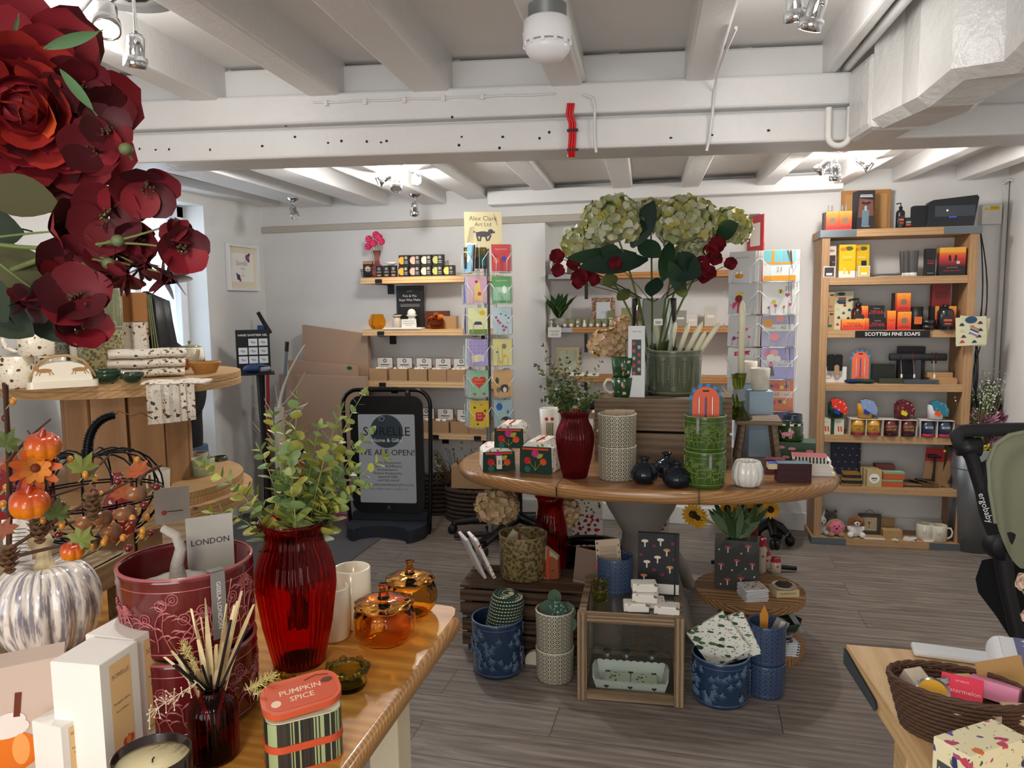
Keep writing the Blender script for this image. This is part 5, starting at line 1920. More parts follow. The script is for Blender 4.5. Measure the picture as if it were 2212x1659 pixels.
for(w0,sgn)in(((-.12,-.26,hd-.5),-1),((.12,-.25,hd-.55),1)):
 hn=MB()
 W0=Vector(w0)
 hn.ball(tuple(W0+Vector((-.01*sgn,-.05,-.01))),(.036,.045,.014),12,8)
 for k in range(4):
  b0=W0+Vector((-.03+.02*k,-.085,-.01))
  L=(.055,.065,.06,.048)[k]
  hn.tube([b0,b0+Vector((0,-L*.5,-.006)),b0+Vector((0,-L*.85,-.026))],[.009,.0085,.007],8)
 b0=W0+Vector((.034*-sgn,-.035,-.005))
 hn.tube([b0,b0+Vector((-.02*sgn,-.025,-.006)),b0+Vector((-.024*sgn,-.05,-.014))],[.011,.01,.008],8)
 hn.build('hand',M_SKIN,root)
def art(mb,M,w_,h_,items,pal):
 """items: (kind, x, y, a, b, colour[, rot]); x,y in parts of the width and height"""
 for k,it in enumerate(items):
  kd,x,y=it[0],it[1]*w_,it[2]*h_
  z=.0002+.00012*k
  if kd=='t':
   mb.text(it[5],it[3]*w_,M@TR(x,y,z),pal(it[4]),it[6]if len(it)>6 else 0)
  elif kd=='d':
   mb.disc(x,y,it[3]*w_,pal(it[5]),M,z,14,it[4]*w_)
  elif kd=='r':
   mb.rect(x,y,it[3]*w_,it[4]*h_,pal(it[5]),M,z,it[6]if len(it)>6 else 0)
  elif kd=='h':
   s_=it[3]*w_
   pts=[(x+s_*.9*math.sin(a)**3,y+s_*.055*(13*math.cos(a)-5*math.cos(2*a)-2*math.cos(3*a)-math.cos(4*a)))for a in[2*pi*i/20 for i in range(20)]]
   mb.flat(pts[::-1],pal(it[5]),M,z)
  elif kd=='p':
   mb.flat([(x+a*w_,y+b*h_)for a,b in it[3]],pal(it[5]),M,z)
def printed(name,label,cat,loc,rz,w_,h_,d_,body,items=(),tilt=0.0,group=None,rough=.5,lean=0.0,coat=0.0,top=None,bevel=.0006):
 cols=[body]
 def pal(c):
  if c not in cols:
   cols.append(c)
  return cols.index(c)
 mb=MB()
 mb.M=RX(-tilt)@RY(lean)
 mb.base(0,d_/2,0,w_,d_,h_)
 if top:
  mb.box((0,d_/2,h_+.0004),(w_*.98,d_*.98,.0008),pal(top))
 art(mb,FR(-.0001),w_,h_,items,pal)
 ms_=[c if not isinstance(c,str)else mat(c,rough,coat=coat)for c in cols]
 return solo(name,mb,ms_,label,cat,loc,rz,group)
a_,b_=axx(484,522,XL+.0),axx(551,522,XL)
zt_,zb_=axx(484,523,XL+.012).z,axx(487,627,XL+.012).z
ph=thing('framed_print','white framed floral print with script lettering on the left wall near the corner','picture',(XL+.002,(a_.y+b_.y)/2,(zt_+zb_)/2),pi/2)
fw,fh=b_.y-a_.y,zt_-zb_
mb=MB()
for sx in(-1,1):
 mb.box((sx*(fw/2-.011),-.014,0),(.022,.028,fh))
 mb.box((0,-.014,sx*(fh/2-.011)),(fw-.044,.028,.022))
mb.build('frame',mat('#e6e6e6',.35),ph,bevel=.001)
mb=MB().box((0,-.006,0),(fw-.04,.004,fh-.04)).rect(0,0,fw-.11,fh-.13,1,FR(-.0083))
F_=FR(-.0088)
mb.text('Sorelle',.05,F_@TR(-.01,.03),2)
mb.text('HOME',.018,F_@TR(0,-.01),2).text('&',.018,F_@TR(0,-.035),2).text('GIFTS',.018,F_@TR(0,-.06),2)
for(x,y,r_,m)in((.06,.075,.022,3),(.085,.095,.012,4),(.075,.055,.014,4),(-.055,-.07,.02,4),(-.075,-.05,.01,3),(-.035,-.09,.012,3)):
 for k in range(6):
  mb.disc(x+r_*.6*math.cos(k),y+r_*.6*math.sin(k),r_*.5,m,F_,.0001*(k+1),10)
mb.build('print',[mat('#e6d9c0',.7),mat('#f0eee6',.7),mat('#8a8a88',.7),mat('#8a4a72',.7),mat('#3c3a5a',.7)],ph)
sx_,sy_=az(585,1135,0).x,az(585,1135,0).y
SP=Vector((sx_,sy_,0))
ss=thing('sanitiser_stand','black floor stand with HAND SANITISER GEL sign board in the left back corner','stand',SP,face(SP))
tz=HZ(SP,805)
MB().prism(rrect(.3,.3,.03),0,.012).build('base',BLACK,ss)
MB().tube([(0,0,.01),(-.03,0,tz)],.02,4).build('pole',BLACK,ss)
MB().box((-.04,-.03,tz),(.22,.18,.012)).build('tray',BLACK,ss,bevel=.002)
bw,bh0,bh1=W(SP,68),tz+.01,HZ(SP,712)
mb=MB().box((-.06,.02,(bh0+bh1)/2),(bw,.008,bh1-bh0))
F_=FR(.0155,(bh0+bh1)/2,-.06)
mb.text('HAND SANITISER GEL',bw*.088,F_@TR(0,(bh1-bh0)*.37),1,.02)
for j in range(3):
 for i in range(3):
  if(i,j)!=(0,0):
   x,y=(i-1)*bw*.3,(bh1-bh0)*(.2-j*.21)
   mb.rect(x,y,bw*.26,(bh1-bh0)*.17,1,F_,.0003)
   mb.disc(x+.003,y-.002,bw*.07,2,F_,.0006,8,bw*.035)
   mb.disc(x-.008,y+.004,bw*.045,2,F_,.0008,8,bw*.025)
mb.build('sign_board',[BLACK,mat('#dfe3e6',.6),mat('#a7b0b6',.6)],ss,bevel=.001)
gl_b=MB()
gl_b.ball((-.07,-.06,.03),(.06,.035,.03),14,8).ball((-.0,-.05,.025),(.05,.03,.025),12,8,1)
gl_b.tube([(-.13,-.07,.02),(-.08,-.08,.025),(-.02,-.07,.05),(.03,-.06,.04)],[.012,.016,.015,.008],8)
solo('crumpled_bag',gl_b,[mat('#20345e',.5),mat('#9a9aa4',.6)],'crumpled dark blue and grey packets lying on the sanitiser stand tray','bag',SP+Vector((-.0,.0,tz+.006)),face(SP))
for(lab,x0,x1,ytop,c,cap_)in(('tall grey broom handle with black end leaning in the corner',580,620,740,'#6d747c',BLACK),('red broom handle leaning behind the sanitiser stand',562,578,790,'#9c1a22',None)):
 b0=az(x0,1125,0)+Vector((0,.12,0))
 zz=HZ(b0,ytop)
 e=ay(x1,ytop,b0.y+.05)
 b=MB().tube([(0,0,.02),tuple(e-b0)],.0115,10)
 if cap_:
  b.tube([tuple((e-b0)*.95),tuple((e-b0)*1.005)],.014,10,1)
 b.box((0,0,.03),(.24,.05,.06),1)
 solo('broom',b,[mat(c,.4),BLACK],lab,'broom',b0)
b0=az(540,1128,0)+Vector((0,.2,0))
e=ay(566,690,b0.y+.1)
b=MB().tube([(0,0,0),tuple((e-b0)*.8)],.012,8)
b.box(tuple((e-b0)*.9),(.05,.04,.2),1,None)
b.tube([tuple(e-b0+Vector((.06,0,-.1))),tuple(e-b0+Vector((-.03,0,.05)))],[.018,.014],8,0)
solo('dustpan_broom',b,[BLACK,mat('#2b4f9c',.4)],'black and blue long handled dustpan brush behind the sanitiser board','broom',b0)
b0=az(614,1122,0)
tr_=thing('wrapped_branch_stem','cream yarn-wrapped stem with pale curly twigs beside the cardboard','artificial plant',b0)
th_=HZ(b0,880)
MB().tube([(0,0,0),(-.01,0,th_*.5),(0,0,th_)],[.04,.036,.034],12).lathe([(.0005,0),(.1,0),(.1,.05),(.0005,.05)],24,0).build('wrapped_stem',mat('#d3c9b6',.85,bump=1.0,bscale=150),tr_)
q=MB()
for i in range(26):
 a=G.uniform(0,6.3)
 z0=th_*G.uniform(.55,1.0)
 d=Vector((math.cos(a)*.22,math.sin(a)*.06,G.uniform(.05,.3)))
 q.tube(curve((0,0,z0),d*.4+Vector((0,0,z0-.05)),d+Vector((0,0,z0)),6),[.005-.0006*k for k in range(7)],5)
q.tube(curve((0,0,th_),(.03,0,th_+.2),(.22,0,HZ(b0,745)),8),[.012-.001*k for k in range(9)],6)
q.build('twigs',mat('#d8cfc0',.8),tr_)
M_CARD=mat('#a58a76',.85,bump=.1)
def sheet(label,x0,x1,yt,yb_,y,th=.02,m=M_CARD,tag_=False,slope=0.0):
 a,b=ay(x0,yt,y),ay(x1,yt+slope,y)
 z0=.0
 mb=MB()
 pts=[(a.x,z0),(b.x,z0),(b.x,b.z),(a.x,a.z)]
 mb.prism(pts,-th/2,th/2,0,TR(0,y,0)@RX(pi/2))
 if tag_:
  c=ay(755,795,y-.02)
  mb.disc(c.x,c.z,.022,1,FR(y-th/2-.001),0,12,.014)
 return solo('cardboard_sheet',mb,[m,mat('#1f5a2c',.7)],label,'cardboard',(0,0,0))
sheet('tall flattened brown cardboard box furthest back against the wall shelves',656,797,702,0,5.02,.05,slope=20)
sheet('flattened cardboard box with green leaf mark, middle of the three',625,772,778,0,4.94,.04,tag_=True,slope=12)
sheet('wide flattened cardboard box at the front of the leaning pile',606,793,808,0,4.86,.04,slope=6)
b0=ay(640,1010,4.62)
b0.z=0
solo('fire_extinguisher',MB().lathe([(.0005,0),(.08,0),(.085,.02),(.085,.36),(.05,.43),(.02,.45),(.02,.5),(.0005,.5)],28).box((0,0,.52),(.12,.03,.03),1),[mat('#9c0f16',.3,coat=.5),BLACK],'red fire extinguisher hidden behind the eucalyptus in the corner','fire extinguisher',b0)
tbx=az(735,1128,0)
t=thing('storage_tub','translucent plastic tub with pink contents behind the swing sign','storage box',(tbx.x-.1,tbx.y+.16,0))
MB().base(0,0,0,.42,.26,.2).build('tub',mat('#b9b3c9',.3,trans=.4),t,bevel=.01)
MB().base(0,0,.2,.44,.28,.02).build('lid',mat('#8f8fb4',.3,trans=.3),t,bevel=.006)
mb=MB().base(0,-.135,.005,.4,.006,.05)
mb.build('contents',mat('#9c4a66',.7),t)
s0,s1=az(752,1150,0),az(934,1152,0)
SG=(s0+s1)/2
SG=Vector((SG.x,SG.y,0))
SW=W(SG,184)
rzg=face(SG)*.3
st_=HZ(SG,842)
sg=thing('pavement_sign','black rounded swing sign reading WE ARE OPEN! standing on the floor','sign',SG,rzg)
rad_=.1
w2=SW/2
pts=[(-w2+.02,0,.0)]+[(-w2,0,.25),(-w2-.01,0,st_-rad_)]
pts+=[(-w2-.01+rad_*(1-math.cos(a)),0,st_-rad_+rad_*math.sin(a))for a in[pi/2*i/6 for i in range(1,7)]]
pts+=[(-x,y,z)for x,y,z in reversed(pts)]
MB().tube(pts,.014,10).build('tube_frame',mat('#08080a',.25),sg)
z0_,z1_=HZ(SG,1106),HZ(SG,855)
pw_,phh=SW*.86,z1_-z0_
M_GP=mat('#a9adb4',.45)
mb=MB().prism(rrect(pw_,phh,.07,6),-.012,.012,0,FR(0,(z0_+z1_)/2))
F_=FR(-.0125,(z0_+z1_)/2)
mb.flat(rrect(pw_*.78,phh*.76,.01,2,0,-phh*.035),1,F_,.0004)
cy_=phh*.2
mb.disc(0,cy_,pw_*.225,2,F_,.0008,40)
mb.text('SORELLE',.083,F_@TR(0,cy_-.003,.0012),0)
mb.text('Home & Gifts',.036,F_@TR(.0,cy_-.06,.0012),3)
mb.text('WE ARE OPEN!',.056,F_@TR(0,-.01+phh*.03,.0008),0)
for i,tx in enumerate(('Gifts','Home Accessories','Candles & Diffusers',"Kitchenware's",'Fashion Accessories','Seasonal Gifts','...and lots more!')):
 mb.text(tx,.024,F_@TR(0,-.03-i*.0235,.0008),0)
mb.text('WWW.SORELLEHOMEANDGIFTS.CO.UK',.0195,F_@TR(0,-.203,.0008),0)
mb.text('Email: info@sorellehomeandgifts.co.uk',.017,F_@TR(0,-.23,.0008),4)
mb.tube([(.0+.014*math.cos(a),-phh*.46+.014*math.sin(a),.001)for a in(pi/2,pi/2+2.09,pi/2+4.19)],.0016,4,3,F_,closed=True)
mb.tube([(-.05,cy_+.085,.0012),(-.03,cy_+.1,.0012),(-.01,cy_+.09,.0012),(-.02,cy_+.07,.0012),(-.045,cy_+.072,.0012)],.0009,4,3,F_,closed=True)
mb.build('sign_panel',[mat('#060608',.35),M_GP,mat('#2e3e48',.5),WHITE,mat('#55585e',.5)],sg)
for x in(-.15,.15):
 MB().box((x,-.01,st_-.025),(.03,.03,.06)).disc(x,st_-.01,.008,1,FR(-.026)).build('hanger_clip',[BLACK,CHROME],sg)
bs=[(-w2*.93,.1),(-w2*.93,-.1)]+[(-w2*.93+w2*.3*i/3,-.1-.12*math.sin(pi/2*i/3))for i in range(1,4)]+[(.17*-math.cos(a),-.22+.10*math.sin(a))for a in[pi*i/10 for i in range(11)]]+[(w2*.93-w2*.3*i/3,-.1-.12*math.sin(pi/2*i/3))for i in range(3,0,-1)]+[(w2*.93,-.1),(w2*.93,.1)]
MB().prism(bs,0,.085).build('rubber_base',mat('#1d222c',.7,bump=.4,bscale=80),sg,bevel=.008)
MB().base(0,.03,.085,SW*.9,.06,.05).build('base_block',mat('#1a1f29',.7),sg,bevel=.004)
def bp(px,k,back=.05):
 """point on bracket shelf k at a pixel column"""
 zz=BS[k][1]
 y=BSY+back
 py=600
 for _ in range(3):
  p=ay(px,py,y)
  lo,hi=0,1659
  for _ in range(24):
   m=(lo+hi)/2
   if ay(px,m,y).z>zz:
    lo=m
   else:
    hi=m
  py=lo
 p=ay(px,py,y)
 return Vector((p.x,y,zz+.0005))
WAX=['#d8a03a','#e2a39c','#d9cbb8','#9fae6a','#d8cf6a']
WN=['mustard','pink','speckled beige','green','lemon']
MW=[]
for row,n in((0,5),(1,4)):
 for i in range(n):
  p=bp(872+24.4*i+(row*1),0,.04)
  s_=W(p,23)
  hh_=HZ((p.x,p.y),576)-p.z if row==0 else W(p,23)
  items=[('d',-.18,.5,.34,.36,WAX[i]),('r',.24,.5,.5,.92,'#16171b'),('d',.22,.74,.15,.15,'#8e9296'),('r',.24,.42,.3,.05,'#c9c9c9'),('r',.24,.26,.3,.08,'#7fa0a8')]
  printed('wax_melt_box','black wax melt box with %s disc, %s row on the top bracket shelf'%(WN[i],'lower' if row==0 else 'upper'),'box',(p.x,p.y,p.z+row*(s_*1.02)),.05,s_*.98,s_,.05,'#1a1b20',items)
for i,px in enumerate((819,835,850)):
 p=bp(px,0,.03)
 s_=W(p,14)
 printed('wax_melt_pouch','small black wax melt pouch, %s of three beside the wire tub'%('left','middle','right')[i],'pouch',p,0,s_,W(p,25),.02,'#1b1c20',[('d',0,.72,.26,.26,'#7e8286'),('r',0,.45,.7,.08,'#9a9a9a'),('d',0,.18,.35,.12,'#b08a7c')])
p=bp(795,0,.05)
wt=thing('wire_tub','small black wire tub of packets at the left end of the top bracket shelf','wire basket',p)
q=MB()
for j in range(5):
 f=.75+.25*j/4
 q.tube([(f*.055*math.cos(2*pi*i/20),f*.04*math.sin(2*pi*i/20),.005+j*.013)for i in range(20)],.0015,4,closed=True)
for i in range(10):
 a=2*pi*i/10
 q.tube([(.041*math.cos(a),.03*math.sin(a),.004),(.055*math.cos(a),.04*math.sin(a),.058)],.0012,4)
q.build('wires',WIREB,wt)
printed('gift_packet','dark peach-trimmed gift packet standing in the small wire tub','packet',p+Vector((0,0,.006)),.1,.07,.11,.02,'#2b2622',[('r',0,.9,1,.14,'#c97a4a'),('d',0,.5,.3,.3,'#cfc3b0')])
p=bp(816,0,.08)
fv=thing('flower_vase','pink glass bottle vase with hot pink flowers on the top bracket shelf','vase',p)
MB().lathe(wall_of([(.035,0),(.052,.02),(.05,.07),(.02,.1),(.016,.14),(.03,.19)],.003),32).build('vessel',mat('#f0a0a0',.05,trans=.9),fv)
q=MB()
for(x,z)in((-.045,.27),(.03,.28),(-.01,.24),(-.06,.22),(.05,.25),(.0,.3)):
 c=Vector((x,G.uniform(-.02,.02),z))
 for i in range(10):
  a=i*.63
  d=Vector((math.cos(a),-.5,math.sin(a)))
  q.leaf(c,d,(0,-1,.2),.036,.03,.4,.3,i%2,'round')
 q.tube([(0,0,.05),tuple(c)],.002,4,2)
q.build('flowers',[mat('#d8205c',.6),mat('#f0608c',.6),M_STEM],fv)
p=bp(843,0,.05)
solo('white_dish',MB().lathe(wall_of([(.015,0),(.035,.012),(.042,.02)],.002),28),WHITE,'small white dish resting on the black wax melt pouches','bowl',p+Vector((.01,0,W(p,25)+.001)))
p=bp(887,1,.1)
printed('shop_sign','black Pick & Mix Soya Wax Melts sign standing on the second bracket shelf','sign',p,0,W(p,62),HZ((p.x,p.y),617)-p.z,.012,'#15161a',[('r',0,.5,.9,.92,'#3c3d42'),('r',0,.5,.88,.905,'#15161a'),('t',0,.76,.12,'#d9d6cf','Pick & Mix'),('t',0,.67,.12,'#f2efe8','Soya Wax Melts'),('r',0,.57,.7,.008,'#8e8e90'),('r',0,.545,.74,.008,'#8e8e90'),('r',0,.52,.7,.008,'#8e8e90'),('t',0,.87,.055,'#a9a9a9','SORELLE')])
for(px,w_,lab,lid_)in((816,38,'faceted amber glass tealight holder on the second bracket shelf',0),(943,40,'small amber glass pumpkin jar on the second bracket shelf',1)):
 p=bp(px,1,.05)
 r=W(p,w_)/2
 if lid_:
  t=thing('pumpkin_jar',lab,'glass jar',p)
  MB().lathe(wall_of([(r*.5,0),(r*.9,.015),(r,.04),(r*.85,.065)],.003),54,flute=(9,.08)).build('body',M_AMB,t)
  MB().lathe([(r*.85,.066),(r*.7,.08),(.01,.085),(.007,.1),(.0005,.1)],54,flute=(9,.08)).build('lid',M_AMBL,t)
 else:
  solo('tealight_holder',MB().lathe(wall_of([(r*.55,0),(r*.98,.03),(r,.06),(r*.72,.105)],.005),7,sm=False),M_AMB,lab,'candle holder',p)
p=bp(873,1,.03)
solo('white_tray',MB().base(0,0,0,W(p,88),.07,.012),WHITE,'white rectangular tray under the wax burners on the second bracket shelf','tray',p,bevel=.002)
tz_=p.z+.0125
for(px,lab,c)in((858,'beige ceramic wax burner with dark top on the white tray','#cdc3b4'),(890,'white ceramic wax burner with black zigzag on the white tray','#ece9e4')):
 p=bp(px,1,.04)
 t=thing('wax_burner',lab,'wax burner',(p.x,p.y,tz_))
 MB().lathe(wall_of([(.03,0),(.036,.01),(.03,.05),(.024,.068)],.003),28).build('base',mat(c,.4),t)
 d_=MB().lathe(wall_of([(.02,.069),(.04,.088)],.002),28)
 if c=='#ece9e4':
  d_.tube([(.031*math.cos(i*.45),.031*math.sin(i*.45),.05+.012*(i%2))for i in range(14)],.0012,4,1,closed=True)
  d_.ball((0,0,.1),(.03,.03,.03),12,8,0)
 else:
  d_.ball((0,0,.085),(.026,.026,.012),12,8,1)
 d_.build('dish',[mat(c,.4),INK],t)
p=bp(884,1,.01)
printed('price_card','small handwritten white card leaning against the zigzag wax burner','card',(p.x,p.y-.004,tz_),0,W(p,34),W(p,18),.001,'#f2f0ec',[('r',0,.75,.7,.05,'#8c8c90'),('r',0,.5,.75,.05,'#8c8c90'),('r',0,.25,.4,.05,'#8c8c90')])
p=bp(943,1,.12)
printed('gift_box','brown box printed with orange pumpkins behind the small amber jar','box',p,0,W(p,52),W(p,38),.05,'#5a2c1c',[('d',-.2,.5,.15,.15,'#c8642c'),('d',.2,.6,.17,.16,'#d87a2c'),('d',0,.8,.12,.1,'#8c5a2c')])
p=bp(972,1,.08)
printed('kraft_box','plain kraft box at the right of the second bracket shelf','box',p,0,W(p,28),W(p,27),.06,'#a98763')
LN=['leftmost','second','third','fourth','fifth']
for k,row in((2,(817,860,903,945,985)),(3,(908,950,993,1033))):
 for i,px in enumerate(row):
  p=bp(px,k,.0)
  w_,h_,d_=W(p,41),W(p,26),.15
  t=thing('open_kraft_box','open kraft box of wax melts, %s on the %s bracket shelf'%(LN[i],'third' if k==2 else 'lowest'),'box',p)
  b=MB()
  b.base(0,.002,0,w_,.003,h_).base(0,d_,0,w_,.003,h_*1.25).base(-w_/2+.0015,d_/2,0,.003,d_,h_).base(w_/2-.0015,d_/2,0,.003,d_,h_).base(0,d_/2,0,w_-.006,d_-.006,.003)
  b.build('carton',KRAFT,t)
  q=MB().base(0,d_-.02,h_*.8,w_*.92,.004,W(p,27),0)
  F_=FR(d_-.0222,h_*.8)
  hh=W(p,27)
  q.rect(0,hh*.5,w_*.86,hh*.92,1,F_).disc(0,hh*.74,w_*.11,2,F_,.0004).disc(0,hh*.74,w_*.05,1,F_,.0006)
  q.rect(0,hh*.4,w_*.5,hh*.07,3,F_,.0004).rect(0,hh*.22,w_*.3,hh*.04,2,F_,.0004)
  q.build('label_card',[mat('#7a4a36',.7),PAPER,mat('#6f7378',.7),INK],t)
  q=MB()
  for z in range(6):
   q.ball((G.uniform(-w_*.35,w_*.35),G.uniform(.03,d_*.6),h_*.93),.014,8,6)
  q.build('wax_melts',mat('#e4ddd2',.6),t)
M_SL=mat('#d9dbdd',.08,trans=.0,coat=1.0)
def spinner(name,label,C0,rz,cols,rows,cw_,ch_,hw_,ztop,wire=WIREW,cards=None,backs=None,side='side',mpole=None):
 t=thing(name,label,'card rack',(C0.x,C0.y,0),rz)
 MB().tube([(0,0,.03),(0,0,ztop+.05)],.018,12).build('pole',mpole or mat('#9a9da1',.3,.8),t)
 for a in range(5):
  MB().tube([(0,0,.05),(.24*math.cos(a*1.257+.3),.24*math.sin(a*1.257+.3),.02)],[.018,.012],8).build('foot',BLACK,t)
 for sx in(-1,1):
  for sy in(-1,1):
   MB().tube([(sx*.05,sy*.05,rows[-1]-.03),(sx*.05,sy*.05,rows[0]+ch_)],.003,6).build('upright',wire,t)
 M0=TR(C0.x,C0.y,0)@RZ(rz)
 for ri,z in enumerate(rows):
  q=MB()
  for sx in(-1,1):
   for sy in(-1,1):
    q.tube([(sx*.05,sy*.05,z+.01),(sx*hw_*.7,sy*hw_*.7,z+.0)],.002,4)
  q.build('spoke',wire,t)
  for ci,(ang,off)in enumerate(cols):
   Mc=RZ(ang)@TR(off,-hw_,z)
   w2_=cw_/2+.006
   q=MB()
   zf=ch_*.72
   pts=[(-w2_,.045,-.004),(-w2_*.5,-.012,-.004),(-w2_*.5,-.014,zf*.55),(-w2_*1.05,-.012,zf),(-w2_*1.15,.045,zf*1.02)]
   q.tube(pts,.0022,5,M=Mc)
   q.tube([(-x,y,zz)for x,y,zz in pts],.0022,5,M=Mc)
   q.tube([(-w2_*.5,-.012,-.004),(w2_*.5,-.012,-.004)],.0022,5,M=Mc)
   q.tube([(-w2_,.045,-.004),(w2_,.045,-.004)],.0022,5,M=Mc)
   q.build('pocket',wire,t)
 return t,M0
def put_card(name,label,M0,ang,off,hw_,z,w_,h_,items,body,dy=0.0,tilt=.08,group=None):
 M=M0@RZ(ang)
 p=M@Vector((off,-hw_+dy,z))
 rz=math.atan2(M[1][0],M[0][0])
 return printed('greeting_card',label,'card',p,rz,w_,h_,.0018,body,items,tilt,group,.35,coat=.6)
C1=ay(1054,760,4.5)
rz1=face(C1)+.12
P1=Vector((C1.x,C1.y,0))
hw1=.135
fr=P1+Vector((math.sin(rz1),-math.cos(rz1),0))*hw1
rows1=[HZ(fr,y)for y in(586,655,722,790,857,922)]
ch1=W(fr,56)
cw1=W(fr,40)
_,M1=spinner('card_spinner','white wire card spinner with grey pole under the running dog sign',P1,rz1,((0,-.073),(0,.073),(-pi/2,.0),(pi/2,.0)),rows1,cw1,ch1,hw1,rows1[0]+ch1)
S1=[[('teal meadow card','#2f2a1c',[('r',0,.75,.9,.4,'#7a6a1c'),('r',.3,.4,.3,.5,'#1c6a6a')]),('purple cake card','#c9a3b4',[('p',0,.1,((-.2,0),(.25,0),(.12,.7),(-.1,.7)),0,'#d8c070'),('d',.1,.35,.1,.1,'#c8304a'),('d',-.05,.8,.08,.08,'#a82c3a')]),('pale yellow cottage card','#dfe2a8',[('d',.25,.8,.14,.14,'#e8c22c'),('r',0,.28,.36,.16,'#e6dcc8'),('p',0,.36,((-.24,0),(.24,0),(.15,.12),(-.15,.12)),0,'#2c3a4c'),('r',0,.1,.95,.18,'#6a8c3c')]),('lilac dotted envelope card','#a79bd0',[('r',-.15,.28,.4,.26,'#e2e0a8',.1),('r',.15,.3,.35,.24,'#d8cfdc',-.2)]+[('d',x*.2-.4,y*.13+.5,.02,.02,'#4a3c84')for x in range(5)for y in range(4)]),('mint card with red anniversary heart','#8fc3a0',[('h',0,.58,.42,0,'#d8262c'),('t',0,.66,.17,'#e8b04a','Happy'),('t',0,.52,.12,'#e8b04a','Anniversary'),('d',-.25,.12,.1,.06,'#b82430'),('d',.25,.12,.1,.06,'#b82430')]),('yellow card with red mug','#e2c32c',[('r',0,.4,.4,.34,'#c82430'),('d',.24,.42,.07,.1,'#c82430'),('t',0,.48,.13,'#f2d0c0','Best'),('t',0,.36,.13,'#f2d0c0','Dad'),('d',-.25,.75,.06,.06,'#3a2c1c'),('d',.3,.62,.06,.06,'#3a2c1c'),('d',.1,.85,.07,.05,'#d87a3c'),('d',-.1,.12,.06,.05,'#3a2c1c')])],[('coral red meadow birthday card','#c04a50',[('t',0,.82,.1,'#e8c27a','Happy Birthday'),('d',.15,.45,.14,.14,'#4a4a9c'),('r',-.25,.3,.04,.5,'#7a1c2c'),('d',-.25,.4,.16,.16,'#d86a5a')]),('green meadow birthday card','#5f9c64',[('t',0,.84,.1,'#e8e29a','Happy Birthday'),('r',0,.35,.9,.5,'#8fc0a0'),('d',.15,.5,.12,.2,'#e8f0ea')]),('pale blue heather stem card','#b8cfd4',[('d',x,y,.07,.07,'#b8407a')for x,y in((-.2,.5),(-.3,.62),(.05,.3),(.2,.25),(-.1,.42),(.1,.15))]+[('d',x,y,.05,.04,'#4a3c5c')for x,y in((.2,.7),(.35,.6),(-.05,.75),(.3,.42))]),('yellow wildflower card','#d9d58c',[('d',.1,.72,.12,.14,'#8c6a6a'),('d',.15,.35,.09,.09,'#e2b41c'),('d',-.1,.12,.08,.08,'#e2b41c'),('d',-.3,.5,.06,.06,'#4a6ab0'),('r',0,.45,.015,.7,'#5a7a3c'),('r',-.2,.4,.015,.6,'#5a7a3c',.1)]),('tan badger and leaves card','#d2a670',[('d',.1,.3,.26,.22,'#33302e'),('d',.1,.25,.1,.14,'#e6e0d4'),('d',-.3,.6,.1,.18,'#2c4a34'),('d',-.25,.25,.08,.16,'#2c4a34'),('d',-.3,.42,.06,.06,'#e2b41c'),('d',.3,.1,.06,.05,'#e2b41c')]),('pale blue hedgehog with balloon card','#a3c4cc',[('d',-.2,.75,.17,.2,'#1f64b4'),('d',.15,.2,.3,.25,'#4a3a30'),('d',.0,.15,.16,.14,'#e8c8a0'),('p',.25,.5,((-.06,0),(.06,0),(0,.16)),0,'#1f4a9c')])]]
for ci,off in enumerate((-.073,.073)):
 for ri in range(6):
  nm,bg,it=S1[ci][ri]
  if ci==0 and ri==0:
   continue
  put_card('c',nm+' in the grey-poled wire spinner',M1,0,off,hw1+.0,rows1[ri],cw1,ch1,it,bg,.0)
  for k in range(3):
   put_card('c','edge of the %s card stacked behind the %s'%(('first','second','third','fourth','fifth')[k],nm),M1,0,off+.004*(k+1)*(1 if ci else-1),hw1,rows1[ri],cw1,ch1,(),('#dcdcd8','#8c9a9c','#e6e2da')[k],.006*(k+1),.08,'cards behind the front ones of the left spinner')
put_card('c','dark gold and teal meadow card low in the top left pocket of the grey-poled spinner',M1,0,-.073,hw1,rows1[0]+.02,cw1*1.2,ch1*.8,S1[0][0][2],S1[0][0][1],.09)
SC_=[['#7fb4cc','#6a62b8','#4a4470','#cfe0e8','#a8b8c8','#b8d0c4'],['#8c8480','#8c9c96','#9a9690','#a09aa4','#8c84a0','#b884a0']]
for si,(ang,nm)in enumerate(((-pi/2,'left'),(pi/2,'right'))):
 for ri in range(6):
  for k in range(4):
   put_card('c','%s card edge-on in row %s, %s side of the grey-poled spinner'%(('front','second','third','fourth')[k],('one','two','three','four','five','six')[ri],nm),M1,ang+(.35 if si==0 else-.35),0,hw1,rows1[ri],cw1,ch1,[('d',.1,.5,.2,.2,'#e8e4dc'),('r',-.2,.3,.1,.4,'#4a5a6a')]if k==0 else(),SC_[si][ri]if k==0 else('#e6e6e2','#3a3634','#cfcdc6')[k-1],.008*k,.06,'%s side cards in row %d of the grey-poled spinner'%(nm,ri+1))
p=M1@Vector((-.02,-.02,rows1[0]+ch1+.01))
hsz=W(fr,80)
